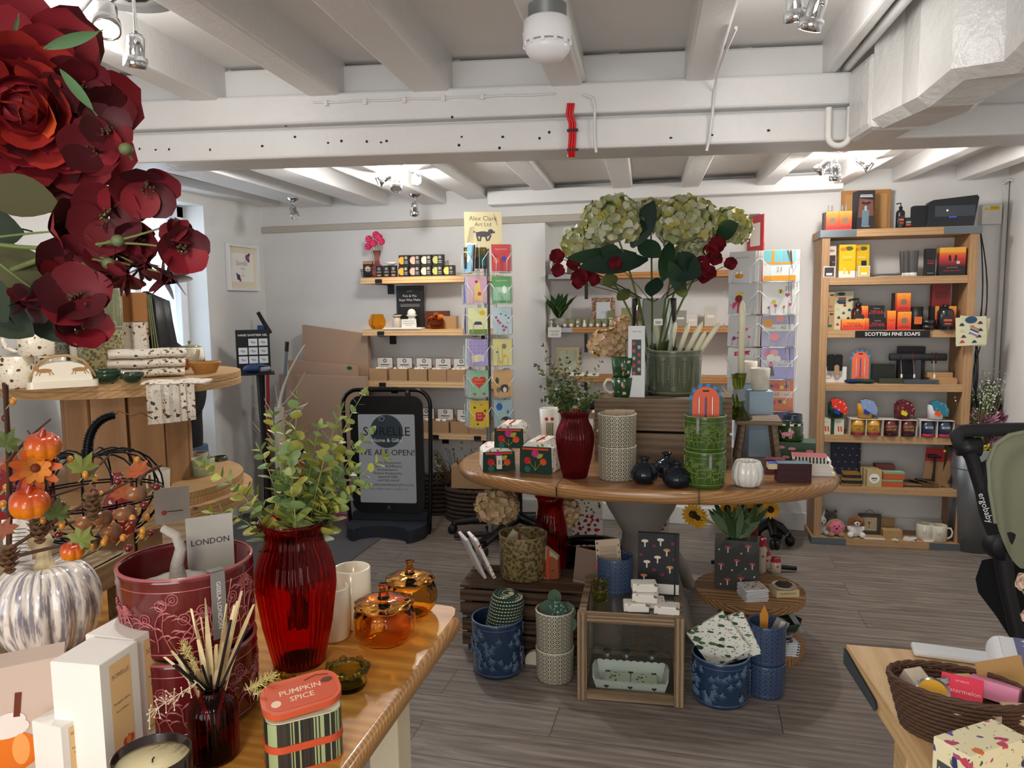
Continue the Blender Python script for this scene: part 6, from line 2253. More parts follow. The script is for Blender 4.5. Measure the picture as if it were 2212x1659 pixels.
printed('header_sign','cream header sign with artist lettering and dark walking dog on top of the spinner','sign',(p.x,p.y,p.z-.03),rz1,hsz,hsz*.96,.004,'#cfc39a',[('t',0,.82,.17,'#5c5650','Alex Clark'),('t',0,.66,.15,'#5c5650','Art Ltd'),('d',.0,.4,.2,.075,'#4c4650'),('d',.2,.47,.075,.065,'#4c4650'),('r',.27,.45,.09,.05,'#4c4650'),('r',-.2,.45,.14,.025,'#4c4650',-.25),('r',-.15,.29,.045,.17,'#4c4650',.3),('r',-.07,.29,.045,.17,'#4c4650',-.25),('r',.08,.29,.045,.17,'#4c4650',.3),('r',.17,.3,.045,.17,'#4c4650',-.45)]+[('r',-.4+.012*k,.2+.06*k,.09,.012,'#7a7268',.6)for k in range(7)]+[('r',-.32+.012*k,.2+.06*k,.09,.012,'#7a7268',-.6)for k in range(7)]+[('r',.33,.78,.012,.3,'#7a7268',.3),('r',-.33,.09,.28,.14,'#e4e2dc'),('t',-.33,.08,.09,'#6a6a6a','£2.60')])
C2=ay(1640,700,4.25)
rz2=face(C2)+.06
P2=Vector((C2.x,C2.y,0))
hw2=.12
fr2=P2+Vector((math.sin(rz2),-math.cos(rz2),0))*hw2
rows2=[HZ(fr2,y)for y in(608,678,748,818,886,950)]
ch2,cw2=W(fr2,64),W(fr2,66)
_,M2=spinner('card_spinner','white wire card spinner of birthday cards beside the hydrangeas',P2,rz2,((0,.088),(-.42,-.055),(pi/2,0)),rows2,cw2,ch2,hw2,rows2[0]+ch2,mpole=mat('#7c1620',.5))
FL=[('d',-.3,.2,.04,.04,'#b84a8c'),('d',-.1,.26,.05,.05,'#c83a5c'),('d',.15,.22,.04,.04,'#d8762c'),('d',.33,.3,.05,.05,'#d84a6a')]+[('r',x,.1,.012,.18,'#5a7a4a')for x in(-.3,-.1,.15,.33)]
S2=[[('number 21 striped candles birthday card','#e8efef',[('r',0,.8,.94,.38,'#7ec8d0'),('r',-.2,.8,.08,.38,'#e8a43a'),('r',.15,.8,.08,.38,'#8cb4c8'),('r',.35,.8,.06,.38,'#e8a43a'),('r',0,.58,.9,.06,'#f0a03a'),('t',0,.38,.2,'#9a9a98','21'),('r',0,.1,.94,.16,'#f0a428')]),('number 30 bee and flowers birthday card','#f2f3f2',[('t',.25,.8,.2,'#7a7a7a','30'),('d',.05,.72,.08,.07,'#e2c23a'),('r',.05,.72,.03,.12,INK.name and '#2a2a2a'),('h',.25,.6,.08,0,'#d8407a'),('d',-.15,.38,.07,.07,'#e6d02c')]+FL),('number 40 lilac poppy birthday card','#a9a8c4',[('r',0,.6,.95,.22,'#e4e8e0'),('t',.15,.6,.16,'#7a7a7a','40'),('t',-.17,.6,.07,'#6a6a6a','happy'),('d',-.3,.75,.15,.14,'#e8a03a'),('d',.05,.9,.13,.1,'#f0a090'),('d',-.1,.3,.13,.12,'#f08c9c')]),('number 50 lilac rose bouquet birthday card','#a6a3d6',[('r',0,.5,.95,.22,'#d8d9e6'),('t',.28,.58,.15,'#8a8a90','50'),('t',.22,.46,.07,'#6a6a6a','happy birthday'),('d',-.3,.82,.12,.11,'#e0708c'),('d',-.1,.85,.12,.11,'#f0b0b8'),('d',-.2,.68,.13,.12,'#f2f0e2'),('d',0,.66,.1,.1,'#f2f0e2'),('p',-.2,.1,((-.12,0),(.12,0),(.03,.45),(-.03,.45)),0,'#3c4a4c'),('d',-.2,.46,.08,.05,'#e87a8c')]),('number 60 orange floral birthday card','#dc7a4e',[('r',0,.53,.95,.22,'#ecc8b8'),('t',0,.53,.17,'#6c5a58','60'),('t',-.32,.53,.07,'#6c4a48','happy'),('t',.32,.53,.065,'#6c4a48','birthday')]+[('d',x,y,r_,r_,c)for x,y,r_,c in((-.3,.76,.06,'#e8d23a'),(-.15,.8,.06,'#3a4a4c'),(0,.8,.09,'#d8344a'),(.15,.76,.06,'#e8d23a'),(.3,.8,.06,'#4a5a6c'),(-.3,.3,.06,'#e8d23a'),(-.1,.26,.09,'#d8344a'),(.1,.3,.06,'#4a3a4c'),(.25,.28,.06,'#e8c83a'))]),('purple birthday card','#8c7aa8',[('r',0,.5,.95,.2,'#cfc6dc'),('t',.2,.5,.16,'#7a6a8a','70')])],[('grey card with orange bumble creature','#c9c9cc',[('d',-.1,.2,.17,.1,'#d88a2c'),('d',-.17,.3,.05,.05,'#f2f2f0'),('d',-.03,.3,.05,.05,'#f2f2f0'),('t',0,.8,.08,'#8a8a8c','Happy Birthday')]),('grey card with two bees on pink flower','#c3c4c8',[('p',-.1,.45,((-.03,0),(.03,0),(.25,-.3),(.1,-.35)),0,'#c83a72'),('p',-.1,.45,((-.03,0),(.03,0),(-.2,-.3),(-.33,-.15)),0,'#c83a72'),('p',-.1,.45,((-.04,0),(.04,0),(.05,-.42),(-.05,-.42)),0,'#b82c62'),('d',-.1,.5,.15,.14,'#7c2c1c'),('d',-.18,.66,.07,.06,'#e2c02c'),('d',.0,.68,.07,.06,'#e2c02c')]),('grey card with bee and heart flowers','#cdced0',[('d',.05,.78,.07,.07,'#4a4a50'),('h',-.05,.42,.1,0,'#c82a44'),('d',-.25,.25,.07,.07,'#7c3a7c'),('h',.2,.55,.09,0,'#d85a6c')]+FL),('white Daughter pennant card','#dedfe0',[('p',-.1,.72,((-.15,0),(.45,.06),(.4,.12),(.48,.2),(-.15,.14)),0,'#c0304a'),('t',.05,.79,.12,'#f0dcdc','Daughter')]+[('r',-.05+.07*k,.45,.03,.3,'#a84a54')for k in range(4)]),('small floral card low in the pocket','#cfd4cf',FL),None]]
for ci,(ang,off)in enumerate(((0,.088),(-.42,-.055))):
 for ri in range(6):
  if S2[ci][ri]is None:
   continue
  nm,bg,it=S2[ci][ri]
  put_card('c',nm+' in the spinner beside the hydrangeas',M2,ang,off,hw2,rows2[ri],cw2*(1 if ci==0 else .86),ch2,it,bg,0)
  for k in range(3):
   put_card('c','%s white envelope stacked behind the %s'%(('first','second','third','fourth','fifth')[k],nm),M2,ang,off+.006*(k+1),hw2,rows2[ri],cw2*.98,ch2,(),('#e9e8e4','#dcdad4','#efeeea')[k],.006*(k+1),.08,'envelopes behind the front ones of the birthday spinner')
for ri in range(6):
 for k in range(5):
  put_card('c','%s card edge-on in row %s, right side of the birthday spinner'%(('first','second','third','fourth','fifth')[k],('one','two','three','four','five','six')[ri]),M2,pi/2-.25,0,hw2+.06,rows2[ri],cw2*.9,ch2,(),('#e6dfe2','#7c3a5c','#dfe0dc','#5a5a60','#e9e8e4')[(k+ri)%5],.007*k,.06,'right side cards in row %d of the birthday spinner'%(ri+1))
p=M2@Vector((-.03,0,rows2[0]+ch2-.01))
printed('header_sign','red header card seen edge-on above the birthday spinner','sign',p,rz2-1.15,.18,.2,.004,'#b8303c',[('r',0,.5,.6,.6,'#e9dcd4')],rough=.4)
def O(px,py,r=0.0):
 return on(px,py,TZ+.0005,r)
M_FL=pattern('ditsy','#efece4',['#c8242c','#d8447c','#2c5a4a','#c8242c','#8c9a3c'],48,.3,1,.8)
M_FG=mat('#1f3c30',.85,bump=.3,bscale=220)
def qbag(label,px,py,wpx,hpx,rz,z=None,dz=.17,tagged=False):
 p=O(px,py,.0)if z is None else on(px,py,z,0)
 w_,h_=W(p,wpx),W(p,hpx)
 t=thing('quilted_bag',label,'bag',p,face(p)+rz)
 pr=[(-w_/2,0),(w_/2,0),(w_/2*.97,h_*.8),(w_*.25,h_*1.02),(-w_*.25,h_*1.02),(-w_/2*.97,h_*.8)]
 MB().prism(pr,-dz,0,0,RX(pi/2)).build('body',M_FL,t,bevel=.008)
 MB().prism([(-w_*.49,.002),(w_*.49,.002),(w_*.47,h_*.86),(-w_*.47,h_*.86)],0,.008,0,FR(0)).build('end_panel',M_FG,t,bevel=.003)
 F_=FR(-.0085)
 q=MB()
 for x,y,r_,m in((0,h_*.66,.017,1),(-w_*.24,h_*.42,.016,0),(w_*.24,h_*.4,.015,2)):
  q.disc(x,y,r_,m,F_,.001)
  q.ball((x+r_*.4,-.0105,y+r_*.4),.002,6,4,4)
 q.leaf((w_*.05,-.01,h_*.52),(.8,0,.5),(0,-1,0),.035,.02,.1,.1,3,'oval')
 for x in(-.2,0,.2):
  q.tube([(0,-.0095,h_*.12),(w_*x,-.0095,h_*.4)],.0012,4,3)
 q.disc(-w_*.24,h_*.15,.014,5,F_,.0008)
 q.build('applique',[mat('#c8202a',.8),mat('#c2387c',.8),mat('#e2521f',.8),mat('#a9ac4a',.8),INK,mat('#2c6a60',.8)],t)
 q=MB().tube([(0,.01,h_*1.02),(.003,dz*.5,h_*1.04),(0,dz,h_*1.0)],.004,6)
 q.box((0,-.006,h_*.8),(w_*.8,.006,.008))
 q.build('orange_zip',mat('#e2471c',.6),t)
 if tagged:
  q=MB().box((-.0,-.016,h_*.42),(.024,.001,.06))
  for k in range(6):
   q.rect(.0,-.008+k*.0035,.012,.0016,1,FR(-.0167,h_*.42))
  q.build('price_tag',[PAPER,INK],t)
 return t
a=qbag('quilted cherry print bag with price tag, lower left one of the pile of three',1078,1018,72,50,.1,tagged=True)
qbag('quilted cherry print bag, lower right one of the pile of three',1158,1023,74,68,-.32)
qbag('quilted cherry print bag lying on top of the other two',1100,968,66,50,-.2,TZ+.105,.15)
P=O(1242,1035,.04)
hv=HZ(P,890)-TZ
t,R_,Z_=ribbed_vase('glass_vase','dark ruby ribbed glass vase with eucalyptus on the oval table','vase',P,W(P,84)/2,hv,mat('#a3182c',.05,trans=.9,ior=1.3),VASEP,36,.075)
e2=thing('eucalyptus_bunch','smaller leaved eucalyptus bunch in the ruby vase on the oval table','artificial plant',(P.x,P.y,P.z+.02),face(P))
st,lf=MB(),MB()
for i in range(26):
 x,z=G.uniform(-.17,.13),G.uniform(.05,.24)
 if i==0:
  x,z=-.13,.3
 tp_=Vector((x,G.uniform(-.07,.07),hv+z-abs(x)*.3))
 sprig(st,lf,(0,0,.1),(x*.15,0,hv+.03),tp_,10,.032,'round',r=.0014,start=.5)
st.build('stems',M_STEM,e2)
lf.build('foliage',M_EUC2,e2)
M_LC=lattice('cream_black','#d8d2bc','#1c1810',3.5,60)
M_LB=lattice('blue_white','#0b1734','#54698c',3.5,58)
def lat_stack(name,lab,px,pb,ps,pt,w_,m,rimm,fn,n=2):
 P=fn(px,pb,.03)
 r=W(P,w_)/2
 hs=[(0,HZ(P,ps)-P.z),(HZ(P,ps)-P.z,HZ(P,pt)-P.z)]if n==2 else[(0,HZ(P,pt)-P.z)]
 for k,(a_,b_)in enumerate(hs):
  planter('planter','%s, %s'%(lab,('lower of the pair','upper of the pair')[k])if n==2 else lab,'planter',P+Vector((0,0,a_+.001*k)),r,b_-a_-.001,m,None,None,motif=None,rimm=rimm)
 return P,r,hs[-1][1]
P,r,hh=lat_stack('planter','cream planter with black geometric lattice on the oval table',1333,1036,962,894,82,M_LC,mat('#d3d0bc',.3,coat=.5),O)
for i,(dx,lab)in enumerate(((-.01,'front'),(.028,'back'))):
 printed('paisley_sachet','linen sachet with maroon paisley print in the cream lattice planter, %s one'%lab,'sachet',P+Vector((dx,.01+i*.015,hh*.6)),face(P)-.1,.085,.125,.008,'#b9a48c',[('d',0,.5+.2*math.sin(k*1.25),.16,.13,'#7a3a40')if k==0 else('d',.2*math.cos(k*1.25),.55+.2*math.sin(k*1.25),.14,.14,('#7a3a40','#a8848c')[k%2])for k in range(7)]+[('d',0,.55,.1,.1,'#c9b4a0')],rough=.9)
M_BKG=mat('#2c3848',.04,trans=.75,ior=1.45)
for px,py,w_,top_,lab in((1392,1046,60,988,'left'),(1440,1032,58,978,'rear'),(1461,1055,62,998,'front right')):
 P=O(px,py,.03)
 r,h_=W(P,w_)/2,HZ(P,top_)-TZ
 solo('bud_vase',MB().lathe(wall_of([(r*.6,0),(r*.95,h_*.2),(r,h_*.4),(r*.7,h_*.68),(r*.3,h_*.78),(r*.26,h_*.9),(r*.42,h_)],.003),90,flute=(18,.04)),M_BKG,'squat blue-black glass bud vase, %s one of the three'%lab,'vase',P)
M_GR,M_GRH=mat('#3c5a20',.2,coat=.7),mat('#7c9148',.25,coat=.5)
P=O(1522,1052,.035)
r=W(P,88)/2
h1,h2=HZ(P,972)-TZ,HZ(P,897)-TZ
planter('planter','glossy green planter with raised meadow plants, lower one of the green pair','planter',P,r,h1-.001,M_GR,M_GRH,seed=21,n=32,th=.001,taper=.96)
PGU=P+Vector((0,0,h1))
planter('planter','glossy green planter with raised meadow plants, upper one of the green pair','planter',PGU,r,h2-h1,M_GR,M_GRH,seed=22,n=32,th=.001,taper=.96)
band_label('grey paper band over the rim of the upper green planter',PGU,r,h2-h1+.004,.014,.07,-.35,M_GREYT,'GISELA GRAHAM')
band_label('grey paper band on the side of the lower green planter',P,r,h1-.004,.014,.06,.25,M_GREYT,'GISELA GRAHAM')
def pen_card(lab,p,rz,w_):
 h_=w_*1.7
 mb=MB()
 arch=lambda s_:[(-w_/2*s_,0),(w_/2*s_,0)]+[(w_/2*s_*math.cos(a),h_*.72+w_/2*s_*math.sin(a))for a in[pi*i/14 for i in range(15)]]
 mb.prism(arch(1),0,.002,0,FR(0))
 F_=FR(-.0021)
 for i in range(12):
  a=pi*(i+.5)/12
  if i%2:
   mb.rect(w_*.46*math.cos(a),h_*.72+w_*.46*math.sin(a),w_*.09,w_*.13,1,F_,.0003,a)
 mb.flat(arch(.82),2,F_,.0005)
 mb.rect(0,h_*.88,w_*.2,w_*.05,3,F_,.0008)
 for i in(-1,0,1):
  mb.tube([(i*w_*.2,-.006,h_*.18),(i*w_*.2,-.006,h_*.72),(i*w_*.2,-.006,h_*.78)],[.0032,.0032,.001],8,4+(i==0))
 return solo('pen_card',mb,[mat('#3c6468',.6),mat('#3c8cd0',.6),mat('#e8694a',.6),INK,mat('#d8c0b0',.2,.7),mat('#3c5a8c',.3,.5)],lab,'pen set',p,rz)
pen_card('arched orange card holding three pens, in the upper green planter',PGU+Vector((-.0,-.01,(h2-h1)*.35)),face(P),W(P,68))
P=O(1614,1054,.035)
r,h_=W(P,68)/2,HZ(P,996)-TZ
solo('pumpkin_pot',MB().lathe(wall_of([(r*.55,0),(r*.8,h_*.08),(r,h_*.4),(r*.95,h_*.72),(r*.78,h_)],.004),96,flute=(12,.07)),mat('#eceae4',.15,coat=.7),'glossy white pumpkin shaped pot near the front of the oval table','pot',P)
W_WG=wood('weathered','#8c7862','#5f4e3e',0,1.4,.7,0,.3,.6)
ca,cb_=O(1300,1002),O(1560,1005)
CT=(ca+cb_)/2+Vector((0,.18,0))
CT.y=3.62
cwid=.62
fz=Vector((CT.x,CT.y-.15,0))
ctop=HZ(fz,862)
t=thing('wooden_crate','weathered grey wooden crate raising the sage planter on the oval table','crate',(CT.x,CT.y,TZ),0)
chh=ctop-TZ
for sy in(-1,1):
 for k in range(2):
  MB().base(0,sy*.143,.004+k*(chh*.5),cwid,.014,chh*.5-.012).build('side_plank',W_WG,t,bevel=.002)
for sx in(-1,1):
 MB().base(sx*(cwid/2-.022),0,0,.014,.27,chh-.014).build('end_plank',W_WG,t,bevel=.002)
for k in range(3):
 MB().base(0,-.1+k*.1,chh-.012,cwid,.09,.012).build('top_board',W_WG,t,bevel=.002)
CZ=ctop+.0005
def K(px,py,r=0.0):
 return on(px,py,CZ,r)
P=K(1411,838,.0)
P=Vector((K(1411,850,0).x,CT.y+.07,CZ))
r=W(P,94)/2
h_=HZ(P,645)-CZ
M_CYL=mat('#f2f8f6',0.0,trans=1.0,ior=1.18)
gv=thing('glass_cylinder_vase','tall clear glass cylinder vase holding the green hydrangeas','vase',P,face(P))
MB().lathe(wall_of([(r,0),(r,h_)],.003),48).build('vessel',M_CYL,gv)
q=MB().box((.02,-r-.001,h_*.76),(.04,.001,.03))
for k in range(8):
 q.rect(-.012+k*.0035,0,.0018,.014,1,FR(-r-.0016,h_*.755,.02))
q.build('price_label',[WHITE,INK],gv)
hy=thing('hydrangea_bouquet','bouquet of large green hydrangea heads with dark leaves and red flowers','artificial flowers',P+Vector((0,0,.01)),face(P))
hiv=(TR(P.x,P.y,P.z+.01)@RZ(face(P))).inverted()
def hp_(px,py,dd=0.0):
 return hiv@ad(px,py,depth(P)+dd)
def hyd_head(parent,c,r,cols,seed,n=95,fs=.03,name='hydrangea_head'):
 g=random.Random(seed)
 q=MB()
 q.ball(tuple(c),(r*.72,r*.72,r*.66),14,9,0)
 for i in range(n):
  z=1-2*(i+.5)/n
  ph=i*2.39996
  s_=math.sqrt(1-z*z)
  d=Vector((s_*math.cos(ph),s_*math.sin(ph),z))
  if d.z<-.65:
   continue
  c0=Vector(c)+Vector((d.x*r,d.y*r,d.z*r*.85))*g.uniform(.82,1.0)
  u=d.orthogonal().normalized()
  w=d.cross(u)
  a0=g.uniform(0,6)
  for k in range(4):
   a=a0+k*pi/2
   rad=u*math.cos(a)+w*math.sin(a)
   q.leaf(c0,(rad+d*g.uniform(.15,.7)).normalized(),d,fs*g.uniform(.8,1.15),fs*1.05,g.uniform(.2,.5),g.uniform(-.1,.4),g.randrange(len(cols)),'round',3)
 q.build(name,cols,parent)
M_HG=[mat('#aeb286',.7),mat('#c2c29a',.7),mat('#949c66',.7),mat('#d0d0b4',.7),mat('#b3ab58',.7)]
HS=MB()
for i,(px,py,rp,dd)in enumerate(((1322,482,74,-.05),(1262,530,52,.06),(1480,482,72,-.07),(1573,495,54,.1),(1405,470,46,.15),(1500,545,36,-.02))):
 c=hp_(px,py,dd)
 hyd_head(hy,c,rp*depth(P)/FPX*.86,M_HG,30+i,120 if rp>60 else 80,.036)
 HS.tube(curve((G.uniform(-.02,.02),0,.02),(c.x*.25,c.y*.3,h_*1.0),tuple(c),8),[.0065-.0003*k for k in range(9)],7)
HS.build('stems',mat('#5f6c2c',.6),hy)
for(x0,y0,x1,y1,w_,m)in((1365,535,1405,450,50,0),(1385,530,1370,470,40,0),(1400,560,1270,580,46,0),(1375,548,1245,565,40,1),(1440,560,1505,590,66,0),(1420,600,1410,640,40,0),(1480,640,1445,575,36,1),(1545,510,1590,490,44,1),(1335,600,1300,610,30,2),(1360,625,1335,650,26,2),(1465,620,1475,645,26,2),(1380,520,1420,555,44,1),(1450,520,1430,600,36,1),(1520,600,1480,560,40,0),(1345,560,1300,540,40,1)):
 a,b=hp_(x0,y0,-.03),hp_(x1,y1,-.1)
 MB().leaf(a,b-a,Vector((0,-1,.3))+rv(.3),(b-a).length*1.2,w_*depth(P)/FPX,.2,.15,0,'oval',7).build('leaf',[mat('#173428',.5),mat('#26442c',.5),mat('#5c6a35',.6)][m],hy)
for(px,py,rp)in((1205,555,20),(1207,585,18),(1240,570,18),(1255,600,24),(1270,585,20),(1250,612,16),(1285,605,16),(1330,570,18),(1515,570,20),(1535,545,22),(1548,530,22),(1530,590,20),(1577,570,17),(1545,560,18),(1520,600,16)):
 c=hp_(px,py,-.08)
 q=MB()
 for i in range(5):
  a=i*1.256+px
  d=Vector((math.cos(a),-.5,math.sin(a)))
  rr_=rp*depth(P)/FPX
  q.leaf(c,d,(0,-1,.2),rr_*1.1,rr_*1.2,.4,.3,i%2,'round')
 q.tube(curve(c,(c+Vector((0,0,h_)))/2,Vector((0,0,h_*.9)),6),.0018,4,2)
 q.build('red_blossom',[mat('#7c0e1e',.65),mat('#5c0a16',.65),mat('#4a4a2a',.6)],hy)
P=K(1455,853,.055)
P.y=max(P.y,CT.y-.06)
r=W(P,116)/2
h_=HZ(P,756)-CZ
planter('planter','sage green planter with feather plant relief full of cream dinner candles','planter',P,r,h_,mat('#585f4c',.22,coat=.7),mat('#a3a790',.3,coat=.5),motif=lambda mb,r_,h__,rf:feather(mb,r_,h__,rf,16,.001))
M_WAX=mat('#e9e4c8',.4,coat=.2)
def candle(lab,base,d,L,rr_=.0105):
 d=Vector(d).normalized()
 M=look((0,0,0),d)
 mb=MB().lathe([(.0005,0),(rr_,0),(rr_,L*.9),(rr_*.8,L*.95),(rr_*.3,L)],16,M=M)
 mb.tube([(0,0,L),(.001,0,L+.012)],.001,4,M=M)
 return solo('dinner_candle',mb,M_WAX,lab,'candle',base)
Mp=TR(*P)@RZ(face(P))
cn=['first','second','third','fourth','fifth','sixth','seventh','eighth']
for i,(x,dx,dy,L,ln)in enumerate(((-.07,-.55,.1,.19,.9),(-.035,.16,-.1,.21,1),(-.01,.32,.05,.21,1),(.005,.5,-.05,.23,1),(.02,.42,.12,.2,1),(.05,.65,.0,.24,1),(.04,.5,-.15,.19,1),(-.05,-.2,.2,.19,1))):
 candle('cream dinner candle, %s from the left in the sage planter'%cn[(0,2,3,4,5,7,6,1)[i]],Mp@Vector((x,dy*.2,h_*.35+.02)),Mp.to_3x3()@Vector((dx,dy,1)),L*1.22,.0125)
M_OLG=mat('#8c9a3c',.04,trans=.95,ior=1.35)
def stick(lab,P,h_,tagm=True,candle_top=None):
 t=thing('glass_candlestick',lab,'candlestick',P,face(P))
 s_=h_/.2
 pr=[(.052,0),(.05,.008),(.034,.03),(.02,.045),(.014,.06),(.022,.085),(.02,.1),(.01,.125),(.018,.15),(.022,.185),(.024,.2)]
 MB().lathe([(.0005,0)]+[(a*s_,b*s_)for a,b in pr]+[(.012*s_,.198*s_),(.012*s_,.18*s_),(.0005,.18*s_)],60,flute=(10,.1)).build('body',M_OLG,t)
 if tagm:
  MB().box((.03,-.035,h_*.52),(.03,.001,.055),0,RY(-.25)).build('swing_tag',mat('#8c8f92',.7),t)
RS=on(1590,905,.955,.0)
fr3=Vector((.27,3.62,0))
RZT=HZ(Vector((fr3.x,fr3.y-.09,0)),908)
rs=thing('wooden_stool_riser','small weathered wooden stool riser under the olive glass candlestick','display stand',(fr3.x,fr3.y,TZ))
MB().box((0,0,RZT-TZ-.011),(.2,.2,.022)).build('top',W_WG,rs,bevel=.003)
for sx in(-1,1):
 for sy in(-1,1):
  MB().tube([(sx*.065,sy*.075,RZT-TZ-.022),(sx*.09,sy*.085,0)],.016,4).build('leg',W_WG,rs)
P=on(1590,905,RZT+.0005,.04)
stick('olive green glass candlestick with grey tag and no candle',P,HZ(P,808)-RZT)
P=Vector((on(1541,905,RZT,.0).x+.0,3.56,RZT+.0005))
P.x=max(P.x,fr3.x-.08)
hs_=HZ(P,806)-RZT
stick('olive green glass candlestick carrying the tall white candle',P,hs_)
candle('tall white dinner candle standing in the left olive candlestick',P+Vector((0,0,hs_*.9)),(0,0,1),HZ(P,645)-RZT-hs_*.9-.01,W(P,14)/2)
M_FOLK=pattern('folk_green','#1f4a26',['#e4dfc0','#d8d4b0','#c8683c'],38,.3,.35,.25,coat=.5,keep=.75)
P=K(1345,858,.03)
P.y=max(P.y,CT.y-.11)
r=W(P,50)/2
hm2=HZ(P,773)-CZ
for k in range(2):
 mug('mug','green folk print mug with cream handle by the bookmark, %s of the stacked two'%('lower','upper')[k],'mug',P+Vector((0,0,k*(hm2/2+.001))),r*(1 if k else .98),hm2/2,M_FOLK,pi if k==0 else-1.4,mat('#d8d4c0',.3)if k==0 else M_FOLK,tp=.82)
P=K(1380,850,.0)
printed('bookmark_card','tall white card with dark strawberry print strip beside the green folk mugs','card',(P.x,CT.y-.105,CZ),face(P)-.05,W(P,34),HZ(P,702)-CZ,.003,'#e9ebec',[('r',.0,.56,.56,.5,'#24483c')]+[('d',(-.15,.15)[k%2],.34+.052*k,.09,.12,('#d8486c','#c8b89c','#c83a4c')[k%3])for k in range(9)]+[('t',0,.92,.09,'#4a4a4c','TABLE TAPER')])
M_TAUPE=mat('#cfc8bb',.5,bump=.6,bscale=30)
for(px,wz,yt,P,lab)in((1568,50,780,Vector((.24,3.9,0)),'taupe wrinkled ceramic cup at the back, left of the two'),(1585,52,795,Vector((.29,3.78,0)),'taupe wrinkled ceramic cup in front of its twin beside the tall candle')):
 z0=HZ(P,yt+48)
 b_=solo('gift_box',MB().base(0,0,0,.11,.1,z0-TZ-.001),mat('#9cb4c6',.6),'pale blue box under the %s taupe cup'%('rear' if P.y>3.8 else 'front'),'box',(P.x,P.y,TZ+.0003),.1,bevel=.001)
 solo('ceramic_cup',MB().lathe(wall_of([(.035,0),(.042,.01),(.047,z0 and W(P,46))],.004),32),M_TAUPE,lab,'cup',(P.x,P.y,z0))
def tiger(mb,M,s_,m):
 mb.disc(0,0,s_,m,M,.0012,14,s_*.42)
 mb.disc(s_*.95,s_*.45,s_*.42,m,M,.0014,12)
 for x,a in((-.8,.3),(-.45,-.2),(.5,.3),(.85,-.4)):
  mb.rect(x*s_,-s_*.5,s_*.22,s_*.7,m,M,.0013,a)
 mb.rect(-s_*1.15,s_*.35,s_*.16,s_*.8,m,M,.0013,.4)
P=O(1648,962,.03)
P=Vector((P.x,P.y,TZ))
zt=HZ(P,962)
printed('tiger_box','dark green box printed with pink tigers under the tiger mug','box',(.44,3.6,TZ+.0003),-.1,.17,zt-TZ if zt-TZ>.03 else .1,.12,'#2c4a36',[('d',x,y,.1,.04,'#d88a8c')for x,y in((-.25,.3),(.1,.3),(.35,.62),(-.1,.7),(-.38,.75))]+[('r',0,.05,1,.08,'#c8442c')])
P=Vector((.42,3.66,max(zt,.86)+.0015))
tm_=mug('tiger_mug','dark green round mug with pink tiger and black and white checked rim','mug',P,W(P,52)/2,HZ(P,912)-P.z,[mat('#26451c',.2,coat=.7),mat('#d8929c',.4),WHITE,BLACK],-.2,handle=False,tp=1.0,deco=lambda mb,r,h:[tiger(mb,FR(-r*.99,h*.42,-.003),r*.42,1)]+[mb.box((r*1.0,0,h-.006),(.002,r*.3,.009),2+k%2,RZ(k*2*pi/20))for k in range(20)])
solo('blue_mug',MB().lathe(wall_of([(.04,0),(.046,.05),(.046,.085)],.003),32),mat('#1f2848',.25,coat=.6),'navy blue mug behind the tiger mug','mug',(.45,3.82,TZ+.0005)if False else(.45,3.85,TZ+.11))
solo('gift_box',MB().base(0,0,0,.1,.1,.1095),mat('#c9c4bb',.6),'plain pale box supporting the navy mug','box',(.45,3.85,TZ+.0003),0,bevel=.001)
M_BURG=mat('#3c161c',.5)
for k in range(3):
 P=O(1714,1044,.04)
 printed('matchbox','burgundy matchbox in the front stack, %s of three'%('bottom','middle','top')[k],'matchbox',(P.x,P.y-.03,TZ+.0005+k*.0265),.12,W(P,70),.026,.06,'#3c161c',(),top='#5a7486' if k==2 else None)
printed('matchbox_tray','cream matchbox tray with blue-tipped matches sticking out of the front stack','matchbox',(P.x-W(P,44),P.y-.03,TZ+.054),.12,W(P,18),.022,.05,'#d8c896',(),top='#2c4ab0')
P=O(1716,985,.0)
printed('matchbox','burgundy matchbox with dark night print lid behind the notebooks','matchbox',(P.x,P.y+.02,TZ+.0005),.0,W(P,62),.04,.08,'#3c161c',(),top='#3c2c3a')
printed('matchbox_tray','cream tray of gold matches at the left of the night print matchbox','matchbox',(P.x-W(P,43),P.y+.02,TZ+.0005),.0,W(P,22),.036,.08,'#d8c896',(),top='#c8983c')
for k in range(6):
 P=O(1768,1030,.0)
 printed('notebook','white-edged notebook stacked at the right end of the oval table, number %s up'%('one','two','three','four','five','six')[k],'notebook',(P.x-.01*(k%2)-.012*k*.4,P.y+.015,TZ+.0005+k*.0135),.08-.03*k,.14,.013,.1,'#e9e4da',[]if k<4 else[('r',-.4+.1*i,.5,.05,.95,'#1c1a1c')for i in range(9)],top=('#a84a50' if k==5 else None))
for(px,py,w_,lab)in((1688,958,30,'small glazed orange pumpkin ornament, left of the pair'),(1722,962,40,'larger glazed orange pumpkin ornament, right of the pair')):
 P=Vector((O(px,985).x+.0,3.82+(px==1688)*.05,TZ+.0005))
 r=W(P,w_)/2
 solo('orange_pumpkin',MB().lathe(gour(r,r*1.9),72,flute=(9,.12)),mat('#b8481c',.2,coat=.7),lab,'pumpkin ornament',P)
printed('kraft_block','pale card box hidden behind the white pumpkin pot','box',(.33,3.38,TZ+.0005),-.1,.08,.06,.06,'#6c1f2c',[('d',0,.5,.2,.2,'#d8929c')])
P=O(1172,942,.03)
P=Vector((-.76,3.86,TZ+.0005))
